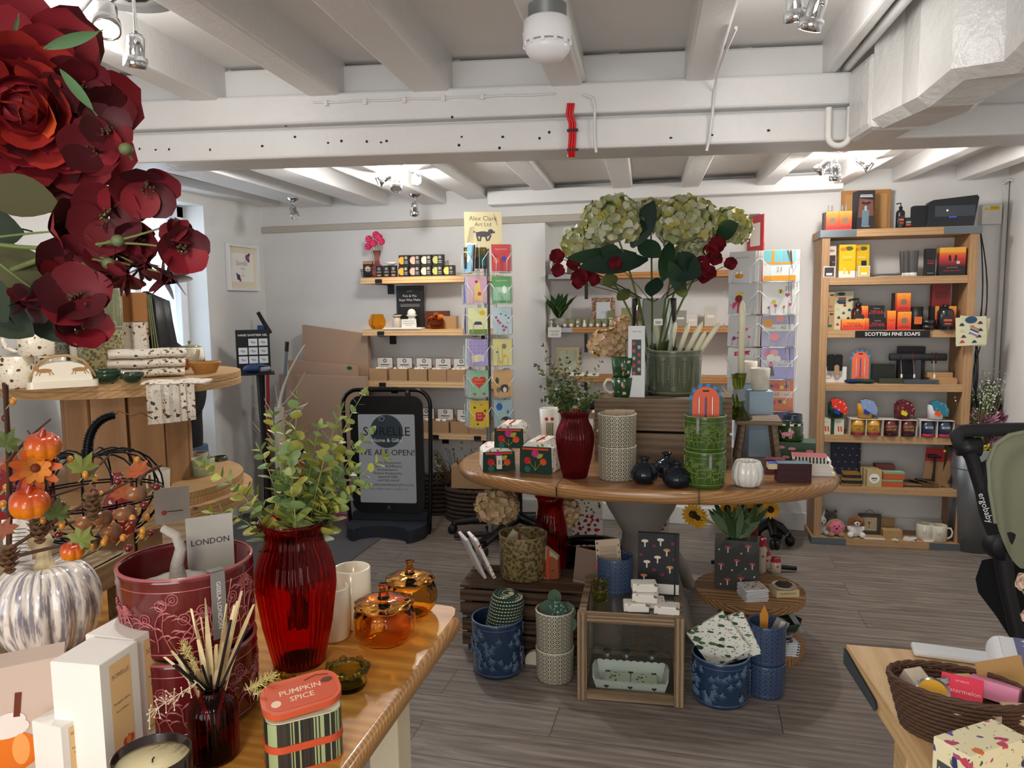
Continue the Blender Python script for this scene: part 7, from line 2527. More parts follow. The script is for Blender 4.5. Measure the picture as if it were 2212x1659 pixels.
mug('mug','white mug with red foxgloves and green stems behind the cherry print bags','mug',P,W(P,44)/2,HZ(P,882)-TZ,[mat('#e9e6dc',.25,coat=.5),mat('#c8242c',.5),mat('#5f6c3c',.5)],handle=False,tp=.8,deco=lambda mb,r,h:[mb.rect(x,h*.35,.005,h*.6,2,FR(-r*1.0),.001)for x in(-.014,-.004,.006,.016)]+[mb.disc(x,h*.75,.009,1,FR(-r*1.0),.0014)for x in(-.016,.014)])
P=Vector((-.47,3.78,TZ+.0005))
zr_=HZ(P,890)
t=thing('wooden_stool_riser','small pale wooden stool riser behind the dark ruby vase','display stand',P)
MB().box((.05,0,zr_-TZ-.012),(.24,.16,.024)).build('top',mat('#b9a68c',.7),t,bevel=.002)
for sx in(-1,1):
 MB().tube([(.05+sx*.08,0,zr_-TZ-.024),(.05+sx*.11,0,0)],.014,4).build('leg',mat('#a8957c',.7),t)
mb=MB().tube(curve((-.13,-.05,.03),(-.06,-.03,.08),(.06,0,.07),10),[.012,.017,.02,.023,.026,.028,.028,.026,.022,.018,.012],12)
mb.ball((-.135,-.052,.024),(.016,.014,.014),10,8,1)
solo('felt_bird',mb,[pattern('felt','#2c2a26',['#c8444c','#d8c46a','#5a8c5a','#c87a9c'],60,.3),mat('#c81f24',.8)],'patterned fabric bird with red tip poking out behind the dark ruby vase','ornament',P+Vector((.0,-.04,zr_-TZ-.02)))
P=Vector((-.34,3.78,TZ+.0005))
dh_=thing('dried_hydrangea','cream dried hydrangea heads in a slim red vase left of the glass cylinder','artificial flowers',P,face(P))
MB().lathe(wall_of([(.028,0),(.03,.1),(.03,.2),(.02,.24)],.003),28).build('vase',mat('#8c1220',.1,coat=.7),dh_)
M_HC=[mat('#cdb083',.75),mat('#dcc49a',.75),mat('#b99a6c',.75),mat('#d8b49a',.75)]
div=(TR(*P)@RZ(face(P))).inverted()
for i,(px,py,rp)in enumerate(((1312,745,44),(1350,712,34))):
 c=div@ad(px,py,depth(P))
 hyd_head(dh_,c,rp*depth(P)/FPX*.85,M_HC,50+i,110,.026)
 MB().tube(curve((0,0,.1),(.0,0,.3),tuple(c),8),.004,6).build('stem',M_STEM,dh_)
MB().box((.0,-.06,.33),(.06,.001,.045),0,RY(.3)).build('swing_tag',PAPER,dh_)
def U(px,py,r=0.0):
 return on(px,py,CRZ+.0005,r)
def Fl(px,py,r=0.0):
 return on(px,py,.0005,r)
def CaseT(px,py,r=0.0):
 return on(px,py,CTZ+.001,r)
def Dz(px,py,r=0.0):
 return on(px,py,DZ+.0005,r)
P=U(1131,1252,.05)
r=W(P,104)/2
h_=HZ(P,1152)-CRZ
planter('planter','olive brown planter with rosette relief standing on the dark crate','planter',P,r,h_,relief_mat('olive_rosette','#4f4329','#8c7a50',75,.35,.2),None,mat('#2c241a',.9),motif=None,rimm=mat('#8c7a5c',.4))
M_PB=pattern('bag_blocks','#a89c7c',['#6a5a3a','#b9a88c','#8c4a2c','#5a5038'],14,.6,.6,.7)
for(dx,dy,rz,zz,lab)in((-.02,0,.2,.06,'beige block print pouch with maroon strap inside the rosette planter'),(.12,-.01,-.4,0,'beige and rust pouch with gold zip leaning right of the rosette planter')):
 t=thing('pouch',lab,'pouch',P+Vector((dx,dy,zz)),face(P)+rz)
 MB().prism([(-.05,0),(.05,0),(.06,.1),(0,.155),(-.06,.1)],-.012,.012,0,FR(0)@RZ(.15)).build('body',M_PB,t,bevel=.004)
 MB().box((0,-.0145,.07),(.012,.004,.14)).build('strap',mat('#8c2f24' if zz else '#b8421c',.7),t)
 MB().ball((.02,-.018,.05),(.004,.003,.009)).build('zip_pull',mat('#b8903c',.3,.9),t)
for k in range(2):
 p=U(1030+20*k,1248,.0)
 t=printed('notebook','floral notebook leaning on the dark crate, %s of two'%('left','right')[k],'notebook',p+Vector((0,.05,0)),-1.0,.14,.2,.013,'#c9c2c0',[],lean=.0,tilt=-.42)
 t.data.materials[0]=M_FL if k else mat('#cfc6c4',.7)
P=Vector((cf.x+.33,cf.y+.42,0))
t,R_,Z_=ribbed_vase('glass_vase','tall red glass vase standing on the floor behind the dark crates','vase',P,.085,HZ(P,1072),M_RUBY,VASEP,30,.04)
for i,(px,py,rp,lab)in enumerate(((1075,1095,48,'large cream dried hydrangea head left of the red floor vase'),(1207,1108,44,'shaded dried hydrangea head right of the red floor vase'))):
 P=Vector((az(px,1380,0).x+(.06 if i==0 else 0),cf.y+.45+.1*i,0))
 t=thing('dried_hydrangea',lab,'artificial flowers',P)
 zc_=HZ(P,py)
 iv2=TR(*P).inverted()
 c=iv2@ay(px,py,P.y)
 MB().lathe(wall_of([(.04,0),(.05,.1),(.04,.2)],.003),24).build('vase',mat('#2c3a38',.3,coat=.5),t)
 MB().tube([(0,0,.05),(0,0,.22),tuple(c)],.004,6).build('stem',M_STEM,t)
 hyd_head(t,c,rp*depth(P)/FPX*.9,M_HC,60+i,120,.03)
M_BL,M_BLH=mat('#1f3654',.22,coat=.7),mat('#56708c',.3,coat=.4)
def daisies(mb,r,h,rf,seed=3,n=26):
 g=random.Random(seed)
 for i in range(n):
  a,z=g.uniform(0,2*pi),h*(.14+.72*((i*.618)%1))
  tilt=g.uniform(-.5,.5)
  mb.ball(cyl(a,z+.012,r+.001),.004,6,4,1)
  for k in range(6):
   b_=-pi/2+(k-2.5)*.42+tilt
   e=cyl(a+math.cos(b_)*.02/r,z+.01+math.sin(b_)*.026,r+.001)
   mb.tube([cyl(a,z+.01,r+.001),cyl(a+math.cos(b_)*.01/r,z+.01+math.sin(b_)*.012,r+.0016),e],[.0008,.0019,.0006],4,1)
def stack(kind,lab,px,pb,w_,pt,seed,fn=Fl):
 P=fn(px,pb,.05)
 r=W(P,w_)/2
 h_=HZ(P,pt)-P.z
 planter('planter',lab,'planter',P,r,h_,M_BL,M_BLH,mat('#12161c',.9),motif=lambda mb,r_,h__,rf:daisies(mb,r_,h__,rf,seed,74))
 return P,r,h_
P,r,h_=stack('d','glossy navy planter with raised coneflowers holding the rolled throw',1076,1457,110,1332,3)
thr=MB()
Mt=RY(.22)
M_TH=new('throw','#173329',.95)
tt_=NT(M_TH)
sep=tt_.n('ShaderNodeSeparateXYZ')
tt_.l(tt_.n('ShaderNodeTexCoord').outputs['Object'],sep.inputs[0])
rows=tt_.math('FRACT',tt_.math('MULTIPLY',sep.outputs[2],75))
an=tt_.math('FRACT',tt_.math('MULTIPLY',tt_.math('ARCTAN2',sep.outputs[1],tt_.math('SUBTRACT',sep.outputs[0],tt_.math('MULTIPLY',sep.outputs[2],.22))),5.5))
f=tt_.math('MULTIPLY',tt_.math('LESS_THAN',rows,.28),tt_.math('LESS_THAN',an,.62))
tt_.base(tt_.mix(f,C('#173329'),C('#cfc8a8')))
thr.lathe([(.0005,0),(.066,0),(.07,.02),(.07,.19),(.062,.215),(.05,.22),(.045,.212),(.035,.222),(.03,.214),(.018,.224),(.0005,.22)],36,0,Mt)
solo('rolled_throw',thr,M_TH,'rolled dark green throw with cream stitches standing in the navy planter','throw',P+Vector((.005,0,h_*.5+.001)),face(P)*0)
P,r,hh=lat_stack('planter','cream lattice planter on the floor left of the display case',1199,1470,1396,1316,82,M_LC,mat('#cfcab2',.3,coat=.5),Fl)
pi_=thing('potted_pilea','silver veined round leaf plant in the cream lattice planter on the floor','artificial plant',P+Vector((0,0,hh*.8)),face(P))
q,q2=MB(),MB()
for(x,y,z,s_,m)in((.01,-.03,.07,.055,0),(.05,.02,.05,.05,1),(-.03,.02,.06,.045,1),(.06,-.01,.01,.04,1),(.0,.04,.1,.04,1)):
 q.leaf((x,y,z+s_*.6),(0,-.3,-1),(0,-1,.2),s_*1.5,s_*1.4,.1,.1,m,'round',6)
 q2.tube(curve((0,0,-.03),(x*.3,0,z),(x,y,z+s_*.2),5),.002,5)
mv=pattern('silver_leaf','#24463c',['#7c9c8c','#8cac98'],90,.35)
q.build('leaves',[mv,mat('#27482e',.5)],pi_)
q2.build('stems',mat('#5a7a4c',.6),pi_)
p=Fl(1163,1442,.0)
solo('wooden_arch',MB().prism([(0,0),(.05,0)]+[(.05,.02+.04)]+[(.05-.05*math.sin(a),.02+.04*math.cos(a))for a in[pi/2*i/6 for i in range(1,7)]],-.01,.012,0,FR(0)),mat('#d8cdb8',.7),'pale wooden quarter arch block behind the cream lattice planter','ornament',(p.x-.06,p.y+.03,.0005),0)
P,r,h_=stack('d','glossy navy planter with raised coneflowers holding leafy napkins',1555,1520,121,1410,9)
M_NAP=pattern('leafy','#e6e6dc',['#3a5a34','#2c4a2c','#4a6a3c'],26,.44,1,.3,coat=.8,stretch=(1,1,2.2),keep=.75,second=(['#4a6a3c','#2a3a2a'],70,.28))
for k,lab in enumerate(('front','back')):
 t=MB().box((0,0,0),(.17,.022,.17),0,RY(pi/4+.12+.2*k))
 solo('napkin_pack',t,M_NAP,'leafy paper napkin pack in cellophane tilted in the navy planter, %s one'%lab,'napkins',P+Vector((-.01+.05*k,.005+.03*k,h_+.045)),face(P)-.1,bevel=.004)
P,r,hh=lat_stack('planter','navy planter with white lattice beside the napkin planter',1653,1503,1426,1343,80,M_LB,mat('#31506c',.3,coat=.5),Fl)
printed('gift_card','grey and white swing card tucked in the navy lattice pair','card',P+Vector((.02,0,hh*.72)),face(P),.05,.1,.002,'#8c8680',[('r',.1,.5,.4,.9,'#cfcac4')],lean=.4)
solo('orange_spatula',MB().prism([(-.014,0),(.014,0),(.016,.08),(0,.12),(-.016,.08)],-.003,.003,0,FR(0)),mat('#c8852c',.5),'small orange spatula standing in the navy lattice pair','spatula',P+Vector((-.01,.01,hh*.8)),face(P))
P,r,hh=lat_stack('planter','navy planter with white lattice on top of the display case',1329,1280,0,1200,78,M_LB,mat('#31506c',.3,coat=.5),CaseT,1)
printed('notepad','cream list notepad with drawn border standing in the navy planter on the case','notepad',P+Vector((-.02,0,hh*.35)),face(P)+.1,.1,.16,.006,'#b9a48f',[('r',0,.5,.7,.66,'#a8957f')]+[('d',(-.43,.43)[k%2],.2+.09*k,.04,.05,('#6a4a34','#7c6a4a')[k%2])for k in range(9)]+[('r',0,.3+.1*k,.6,.008,'#7c6a5a')for k in range(5)],lean=-.08)
q0=case_pt(.115,.0,CTZ+.001)
MSH=[('d',x,y+.02,.085,.04,('#d8cfc0','#b8844c')[k%2])for k,(x,y)in enumerate(((-.33,.85),(.2,.72),(-.28,.52),(.28,.45),(-.02,.6),(-.35,.3),(.05,.88)))]+[('r',x,y-.03,.035,.09,'#cfc8b8')for x,y in((-.33,.85),(.2,.72),(-.28,.52),(.28,.45),(-.02,.6),(-.35,.3),(.05,.88))]+[('d',x,y,.05,.045,'#6a1f3c')for x,y in((-.1,.8),(.35,.85),(-.1,.42),(.1,.35),(.38,.6),(-.42,.65))]
printed('notebook','black notebook with mushroom print and white band standing on the display case','notebook',case_pt(.105,.03,CTZ+.001),rzc-.05,W(q0,88),HZ(q0,1158)-CTZ,.016,'#1c1c22',MSH+[('r',0,.12,1.0,.16,'#d8d6d0'),('r',.4,.5,.04,1,'#0c0c10')])
M_SOAP=pattern('mushroom_paper','#e6e2d8',['#8c8478','#a8a090','#6a6258'],34,.22,.7,.5,keep=.6)
for k,(x,y,z,rz,lab)in enumerate(((.02,-.12,0,.1,'bottom left front'),(.135,-.13,0,-.05,'bottom right front'),(.08,-.075,0,.05,'bottom rear'),(.055,-.11,.034,-.1,'second layer'),(.05,-.09,.068,.15,'top'))):
 solo('wrapped_soap',MB().base(0,0,0,.095,.06,.033),M_SOAP,'paper wrapped mushroom print soap, %s one of the pile on the case'%lab,'soap',case_pt(x,y,CTZ+.001+z),rzc+rz,bevel=.005)
P=case_pt(-.12,-.06,CTZ+.001)
for k in range(2):
 bubble_dish('olive glass tealight holder with knobbly rim on the display case, %s of two'%('lower','upper')[k],P+Vector((0,0,.047*k)),.036,k*.3)
q=MB()
for i in range(420):
 a=G.uniform(0,6.28)
 c=Vector((G.uniform(-.02,.14),.08+G.uniform(-.04,.05),.06+G.uniform(0,.14)))
 d=Vector((math.cos(a)*.05,math.sin(a)*.02,G.uniform(-.03,.03)))
 q.tube([c-d,c+rv(.012),c+d],.0009,3)
tag(solo('straw_filling',q,mat('#7a5c34',.9),'loose straw filling at the back inside the display case','straw',case_pt(0,0,.02),rzc),kind='stuff')
for k,x in enumerate((-.095,-.02,.08)):
 P=case_pt(x,.0,.019)
 solo('glass_candlestick',MB().lathe([(.0005,0),(.03,0),(.026,.01),(.01,.03),(.016,.045),(.008,.06),(.014,.075),(.016,.1),(.011,.1),(.0005,.08)],24),glass('#f0f6f4',0.0),'clear glass candlestick inside the display case, %s of three'%('left','middle','right')[k],'candlestick',P)
t=thing('heart_tray','white scalloped wooden tray with heart cut-outs inside the display case','tray',case_pt(0,-.1,.019),rzc)
sc_=[(-.135+.27*i/30,.052+.005*abs(math.sin(i*pi/3)))for i in range(31)]
for sy,nm in((-1,'front_side'),(1,'back_side')):
 mb=MB().prism([(-.12,.0),(.12,.0)]+[(x,z+(0 if sy<0 else .02))for x,z in reversed(sc_)],-.003,.003,0,TR(0,sy*.045,0)@RX(pi/2+sy*-.35))
 for x in(-.09,0,.09):
  pts=[(x+.01*math.sin(a)**3,.03+.0006*(13*math.cos(a)-5*math.cos(2*a)-2*math.cos(3*a)-math.cos(4*a)))for a in[2*pi*i/16 for i in range(16)]]
  mb.flat(pts[::-1],1,TR(0,sy*.045-.0005,0)@RX(pi/2+sy*-.35),.0036)
  mb.flat(pts[::-1],1,TR(0,sy*.045-.0005,0)@RX(pi/2+sy*-.35),.0036)
 mb.build(nm,[mat('#e2dfd8',.5),mat('#3a332c',.8)],t)
for sx in(-1,1):
 MB().prism([(-.05,0),(.05,0),(.066,.07),(0,.085),(-.066,.07)],-.003,.003,0,TR(sx*.123,0,0)@RZ(pi/2)@RX(pi/2+sx*.25)).build('end',mat('#e2dfd8',.5),t)
MB().base(0,0,0,.24,.09,.005).build('bottom',mat('#e2dfd8',.5),t)
for k in(-1,1):
 solo('napkin_pack',MB().box((0,0,0),(.1,.07,.012),0,RX(.3)),pattern('fern_tile','#dfe2cc',['#3a6a3a','#4a7a44'],50,.33,.5,.4,stretch=(1,1,1)),'green fern print napkin pack in the heart tray, %s one'%('left' if k<0 else 'right'),'napkins',case_pt(k*.052,-.1,.042),rzc)
PB=Dz(1590,1282,.04)
w_,h_=W(PB,92),HZ(PB,1168)-DZ
printed('mushroom_planter_bag','dark planter bag with red mushroom print holding the sunflowers','planter',PB,face(PB),w_,h_,.09,'#2a2c28',[('d',x,y,.07,.035,'#a83a3c')for x,y in((-.2,.85),(.25,.9),(0,.6),(-.35,.5),(.35,.55),(.1,.25),(-.2,.2))]+[('r',x,y-.06,.03,.1,'#b8aea0')for x,y in((-.2,.85),(.25,.9),(0,.6),(-.35,.5),(.35,.55),(.1,.25),(-.2,.2))]+[('d',x,y,.02,.02,'#c9c4bb')for x,y in((-.4,.8),(.1,.75),(-.1,.4),(.4,.3),(.2,.45),(-.35,.1))],coat=.4)
sf=thing('sunflower_bunch','bunch of sunflowers with green filler in the mushroom print bag','artificial flowers',PB+Vector((0,.05,h_)),face(PB))
siv=(TR(PB.x,PB.y+.05,PB.z+h_)@RZ(face(PB))).inverted()
q,q2=MB(),MB()
for(px,py,rp)in((1497,1112,24),(1508,1120,22),(1620,1105,22),(1665,1100,20),(1570,1098,20),(1600,1090,20),(1640,1088,20)):
 c=siv@ad(px,py,depth(PB)+.03)
 rr_=rp*depth(PB)/FPX
 fb=MB()
 ax=Vector((G.uniform(-.7,.7),-1,G.uniform(-.3,.5))).normalized()
 u=ax.orthogonal().normalized()
 w=ax.cross(u)
 for i in range(16):
  a=i*pi/8
  rad=u*math.cos(a)+w*math.sin(a)
  fb.leaf(c+rad*rr_*.3,rad+ax*.25,ax,rr_*.8,rr_*.32,.2,.1,0,'oval')
 fb.ball(tuple(c+ax*.004),(rr_*.38,)*3,12,8,1)
 fb.build('sunflower',[mat('#c8920e',.6),mat('#2c1c0c',.9)],sf)
 q.tube(curve((0,0,-.05),(c.x*.3,0,c.z*.6),tuple(c),6),.003,5)
for i in range(60):
 a=G.uniform(-1.2,1.2)
 q2.leaf((math.sin(a)*.02,G.uniform(-.02,.02),0),(math.sin(a),G.uniform(-.5,.5),1),(0,-1,.3),G.uniform(.08,.19),.03,.2,.2,i%2,'oval')
for i in range(50):
 q2.ball((G.uniform(-.05,.06),-.02+G.uniform(-.02,.02),G.uniform(.01,.12)),.0035,5,4,2)
q.build('stems',M_STEM,sf)
q2.build('greenery',[mat('#2f4a22',.6),mat('#5c7050',.6),mat('#7c8c3c',.6)],sf)
p=Dz(1625,1300,.05)
for k in range(7):
 solo('square_coaster',MB().prism(rrect(.1,.1,.008),0,.0055).prism(rrect(.085,.085,.004),.0055,.0062,1),[mat('#d8d9dc',.3,coat=.5),pattern('coaster','#c9c4bb',['#8c2c34','#4a4a3c','#a84a4c'],60,.33)],'white edged mushroom coaster, number %s from the bottom of the stack'%('one','two','three','four','five','six','seven')[k],'coaster',(p.x+.002*(k%2),p.y,DZ+.0005+.0075*k),face(p)+.4+.05*(k%3),'stack of mushroom coasters')
p=Dz(1702,1296,.03)
printed('barcode_box','cream box with MUSHROOM lettering at the right edge of the small drum','box',p,face(p)+.45,.1,.03,.08,'#cfbd94',[('t',0,.5,.12,'#3c3020','MUSHROOM')])
solo('plate_stack',MB().lathe(wall_of([(.02,0),(.045,.006),(.05,.012)],.003),32).lathe([(.0005,.012),(.035,.012),(.035,.018),(.0005,.018)],6,1),[mat('#cfcac0',.3),mat('#3a2a22',.6)],'small plate with dark mushroom coasters lying on the cream box','plate',(p.x-.015,p.y+.03,DZ+.032))
M_RS=pattern('toadstool','#a8182a',['#efe6e0'],70,.3)
for k,(px,py,yt,zz,lab)in enumerate(((1643,1245,1160,0,'tall toadstool bottle with red spotted cloth top behind the coasters'),(1676,1248,1205,0,'short toadstool bottle with red spotted cloth top'),(1655,1240,1190,0,'toadstool bottle half hidden between the other two'))):
 p=Dz(px,py,.05)
 p.y+=.02*k
 h_=HZ(p,yt)-DZ
 t=thing('toadstool_jar',lab,'jar',p)
 MB().lathe([(.0005,0),(.02,0),(.024,.01),(.024,h_*.75),(.018,h_*.85),(.0005,h_*.85)],24).disc(.006,h_*.5,.005,1,FR(-.0242)).build('body',[mat('#b8ac98',.4,coat=.3),mat('#a8182a',.5)],t)
 MB().lathe([(.026,h_*.76),(.02,h_*.88),(.022,h_),(.0005,h_*1.03)],24,flute=(9,.15),cap=False).build('cloth_top',M_RS,t)
p=on(1695,1400,.0305,.0)
p=Vector((.37,3.22,.0305))
for k in range(5):
 solo('printed_tile',MB().base(0,0,0,.095,.09,.009),pattern('blue_tile','#dfe3e6',['#2c4a7c','#3c5a8c'],60,.33,.7),'blue and white tile in the low stack on the bottom disc, number %s up'%('one','two','three','four','five')[k],'tile',(p.x,p.y,.0305+.0105*k),.1+.04*k,'stack of blue tiles',bevel=.001)
p2=Vector((.395,3.2,.0305+.054))
p2=Vector((p.x,p.y,.0305+.0535))
t=thing('leaf_bowl','dark green cabbage leaf bowl with grey tag on the tile stack','bowl',p2)
MB().lathe([(.0005,0),(.03,0),(.03,.03),(.0005,.03)],20).build('foot',glass('#e8f0ee',.02),t)
MB().lathe(wall_of([(.025,.03),(.05,.05),(.066,.09)],.003),48,wob=lambda a,z:1+.05*math.sin(a*7)*min(1,z/.09)).build('bowl',M_DG,t)
MB().box((.085,-.03,.05),(.02,.001,.09),0,RY(-.6)).build('swing_tag',mat('#8c8f92',.7),t)
for(px,py,cx_,lab)in((978,1152,-1.12,'black five-star office chair base left of the oval table'),(1706,1178,.45,'black five-star office chair base right of the oval table')):
 e=az(px,py,0)
 c=Vector((cx_,e.y+.02,0))
 v=e-c
 a0=math.atan2(v.y,v.x)
 L=v.length
 t=thing('office_chair',lab,'office chair',c,a0)
 for k in range(5):
  q=MB().tube([(0,0,.13),(L*.5,0,.11),(L-.02,0,.075)],[.034,.028,.022],8)
  o=q.build('leg',BLACK,t)
  o.rotation_euler=(0,0,k*2*pi/5)
  w=MB()
  for s_ in(-1,1):
   w.lathe([(.0005,-.01),(.027,-.01),(.03,0),(.027,.01),(.0005,.01)],18,0,TR(L,s_*.014,.03)@RX(pi/2))
  w.tube([(L,0,.03),(L,0,.08)],.008,6)
  w.build('caster',BLACK,o)
 MB().tube([(0,0,.1),(0,0,.42)],.025,12).build('column',BLACK,t)
 MB().prism(rrect(.44,.44,.12),.42,.49).build('seat',mat('#17171a',.9),t,bevel=.02)
for i,(px,py,lab)in enumerate(((1297,1150,'left red poppy print gift wrap box under the table'),(1424,1132,'right red poppy print gift wrap box under the table'))):
 b0=az(px,1150,0)
 p=Vector((b0.x,4.25,0))
 solo('gift_wrap_box',MB().base(0,0,0,.17,.13,HZ(p,1105)).base(0,0,HZ(p,1105),.17,.13,.12,1),[pattern('poppy','#e2dfd8',['#a81c34','#8c1428'],34,.38),pattern('herb','#dfdccf',['#4a4a40','#6a7a5a','#3a3a34'],40,.3)],lab,'box',p,.1,bevel=.002)
p=Vector((cf.x+.56,cf.y+.32,0))
printed('kraft_folder','brown folded card wallet with orange poppy leaning behind the display case','folder',(case_pt(-.17,.24,0).x,case_pt(-.17,.24,0).y,.0),-.2,.24,.44,.01,'#8c7460',[('r',0,.84,1,.3,'#7c675a'),('d',-.05,.86,.07,.07,'#b8502c'),('r',0,.68,1,.006,'#3a2c24')],lean=.1)
b0=az(990,1118,0)
t=thing('glass_vase','clear ribbed glass vase of dried flowers on the floor behind the table tip','vase',b0)
r,h_=W(b0,58)/2,HZ(b0,1042)
MB().lathe(wall_of([(r*.6,0),(r*.9,h_*.2),(r,h_*.5),(r*.75,h_)],.004),72,flute=(18,.05)).build('vessel',glass('#e2e2ea',.05),t)
q=MB()
for i in range(60):
 a=G.uniform(0,6.28)
 e=Vector((math.cos(a)*.16,math.sin(a)*.1,h_+G.uniform(.02,.22)))
 q.tube(curve((0,0,.1),(0,0,h_),e,5),.0018,4,i%2)
 for k in range(3):
  q.leaf(e+rv(.012),rv(1),(0,0,1),.02,.012,.3,0,2+(i+k)%3,'round',2)
q.build('dried_flowers',[mat('#4a4a24',.8),mat('#5a3c22',.8),mat('#6a5a30',.8),mat('#a8966a',.8),mat('#4a3a24',.8)],t)
M_DW=mat('#3a2a20',.7,bump=.5)
b0=az(935,1105,0)
basket('wicker_basket','dark wicker basket on the floor behind the swing sign','basket',(b0.x-.02,b0.y-.0,0),.4,.22,.3,0,M_DW,10,36,1.1,.006)
b0=az(1035,1098,0)
basket('wicker_basket','dark wicker hamper with leather tab behind the glass floor vase','basket',(b0.x+.05,4.97,0),.42,.26,.22,0,M_DW,8,36,1.05,.006)
solo('kraft_box',MB().base(0,0,0,.3,.2,.16),KRAFT,'kraft box on top of the dark wicker hamper','box',(b0.x+.06,4.97,.24),.05,bevel=.002)
UN=Vector((-math.sin(rzs),math.cos(rzs),0))
def up(px,k,back=.03):
 """point on shelf k of the unit (0 lowest, 6 its top) at a pixel column"""
 z=SHT[k]
 q0=SF+UN*back
 lo,hi=0.0,1659.0
 for _ in range(28):
  m=(lo+hi)/2
  d=ray(px,m)
  tt=UN.dot(q0-Vector((0,0,EYE))*0)/UN.dot(d)
  if EYE+d.z*tt>z:
   lo=m
  else:
   hi=m
 p=d*tt
 return Vector((p.x,p.y,z+.0006))
def ub(name,lab,cat,px,k,w_,h_,dd,body,items=(),back=.03,rz=0.0,dz=0.0,**kw):
 p=up(px,k,back)
 p.z+=dz
 return printed(name,lab,cat,p,rzs+rz,W(p,w_),W(p,h_),dd,body,items,**kw)
GR=new('sunset_print','#d84a2c',.5)
tt_=NT(GR)
sep=tt_.n('ShaderNodeSeparateXYZ')
tt_.l(tt_.n('ShaderNodeTexCoord').outputs['Generated'],sep.inputs[0])
tt_.base(tt_.ramp(sep.outputs[2],[(.1,C('#c8302c')),(.55,C('#e8642c')),(.95,C('#f0a03a'))]))
GD=new('dusk_print','#8c1f2c',.5)
tt_=NT(GD)
sep=tt_.n('ShaderNodeSeparateXYZ')
tt_.l(tt_.n('ShaderNodeTexCoord').outputs['Generated'],sep.inputs[0])
tt_.base(tt_.ramp(sep.outputs[2],[(.3,C('#1c1a1f')),(.6,C('#b82c2c')),(.78,C('#d8642c')),(.85,C('#d8a03a'))]))
WIN=[('d',0,.5,.24,.24,'#7c6a50'),('t',0,.2,.13,'#2a1418','THISTLE &'),('t',0,.12,.13,'#2a1418','BLACK PEPPER'),('t',0,.85,.08,'#8c3a1c','MEN')]
LBL=[('t',0,.52,.17,'#d83a3a','THISTLE &'),('t',0,.36,.15,'#d83a3a','BLACK PEPPER'),('r',0,.75,.4,.03,'#b9b4ac')]
BOT=('#1a1c20',.3)
def bottle(lab,px,k,w_,h_,c='#1a1c20',pump=True,back=.03,lab_c='#c8502c',cat='bottle'):
 p=up(px,k,back)
 r,H_=W(p,w_)/2,W(p,h_)
 t=thing('bottle',lab,cat,p,rzs)
 b=MB().lathe([(.0005,0),(r*.95,0),(r,.003),(r,H_*.6),(r*.8,H_*.68),(r*.35,H_*.72),(r*.35,H_*.76),(.0005,H_*.76)],28)
 b.rect(0,H_*.3,r*1.3,H_*.35,1,FR(-r*1.02)).rect(0,H_*.32,r*1.0,H_*.07,2,FR(-r*1.035)).rect(0,H_*.2,r*.8,H_*.04,2,FR(-r*1.035))
 b.build('body',[mat(c,.25,coat=.5),mat('#26262a',.6),mat(lab_c,.6)],t)
 q=MB().lathe([(r*.42,H_*.76),(r*.4,H_*.84),(.0005,H_*.84)],16)
 if pump:
  q.tube([(0,0,H_*.84),(0,0,H_*.97),(-r*1.0,0,H_*.95)],r*.16,6)
 q.build('cap',BLACK,t)
for i,px in enumerate((1798,1825)):
 ub('soap_box','orange sunset soap box with round window on top of the unit, %s of two'%('left','right')[i],'box',px,6,27,40,.04,GR,WIN)
ub('soap_box','dark edge of a third soap box behind the orange pair on the unit top','box',1783,6,8,38,.05,'#3c1f22',back=.04)
for i,px in enumerate((1788,1796,1818,1826)):
 p=up(px,6,.1)
 solo('clear_tube',MB().lathe([(.0005,0),(.005,0),(.005,W(p,54-3*(i>1))),(.0005,W(p,55))],10),mat('#cfd6da',.1,trans=.6),'%s slim clear tube from the left behind the orange soap boxes'%('first','second','third','fourth')[i],'tube',p,0,'clear tubes on the unit top')
ub('promo_box','tall dark grooming box showing a bearded chin and grey bottle on the unit top','box',1869,6,36,82,.08,'#26242a',[('p',0,.3,((-.45,0),(.45,.05),(.4,.45),(-.4,.5)),0,'#6a4438'),('r',-.02,.3,.4,.4,'#5f7480'),('r',-.02,.54,.13,.12,'#8fa3ac'),('d',0,.68,.28,.1,'#2c1c1a'),('d',.0,.72,.12,.05,'#8c4a48'),('r',0,.88,.7,.02,'#cfcfcf'),('r',0,.84,.76,.02,'#cfcfcf'),('t',0,.08,.12,'#e6e6e6','Trustpilot')],rz=.15)
p=up(1868,6,.2)
solo('cork_board',MB().base(0,0,0,W(p,98),.012,W(p,88)).base(0,-.008,.02,W(p,84),.004,W(p,72),1),[mat('#a8763f',.8),mat('#b58a58',.95,bump=.5,bscale=200)],'brown backing board standing behind the promo box on the unit top','board',p,rzs)
bottle('black pump bottle on top of the unit left of the router',1944,6,18,55,back=.05)
ub('tin','small black labelled tin on top of the unit beside the pump bottle','tin',1967,6,23,22,.03,'#232326',[('r',0,.55,.8,.2,'#8c8c8c'),('r',0,.3,.8,.14,'#c8502c')])
ub('tin','black and clear perfume boxes beside the router','tin',1992,6,22,20,.03,'#1c1e22',[('r',.3,.5,.3,.7,'#b8bcc0'),('r',-.2,.5,.4,.2,'#9a9a9a')])
p=up(2050,6,.06)
rt=thing('wifi_router','dark curved router with grey band standing on the right of the unit top','router',p,rzs)
w_,h_=W(p,100),W(p,64)
MB().prism([(-w_*.5,.0),(w_*.42,0),(w_*.5,h_*.92),(w_*.46,h_),(-w_*.38,h_*.88),(-w_*.48,h_*.8)],0,.05,0,FR(0)).build('case',mat('#1c2026',.35),rt,bevel=.006)
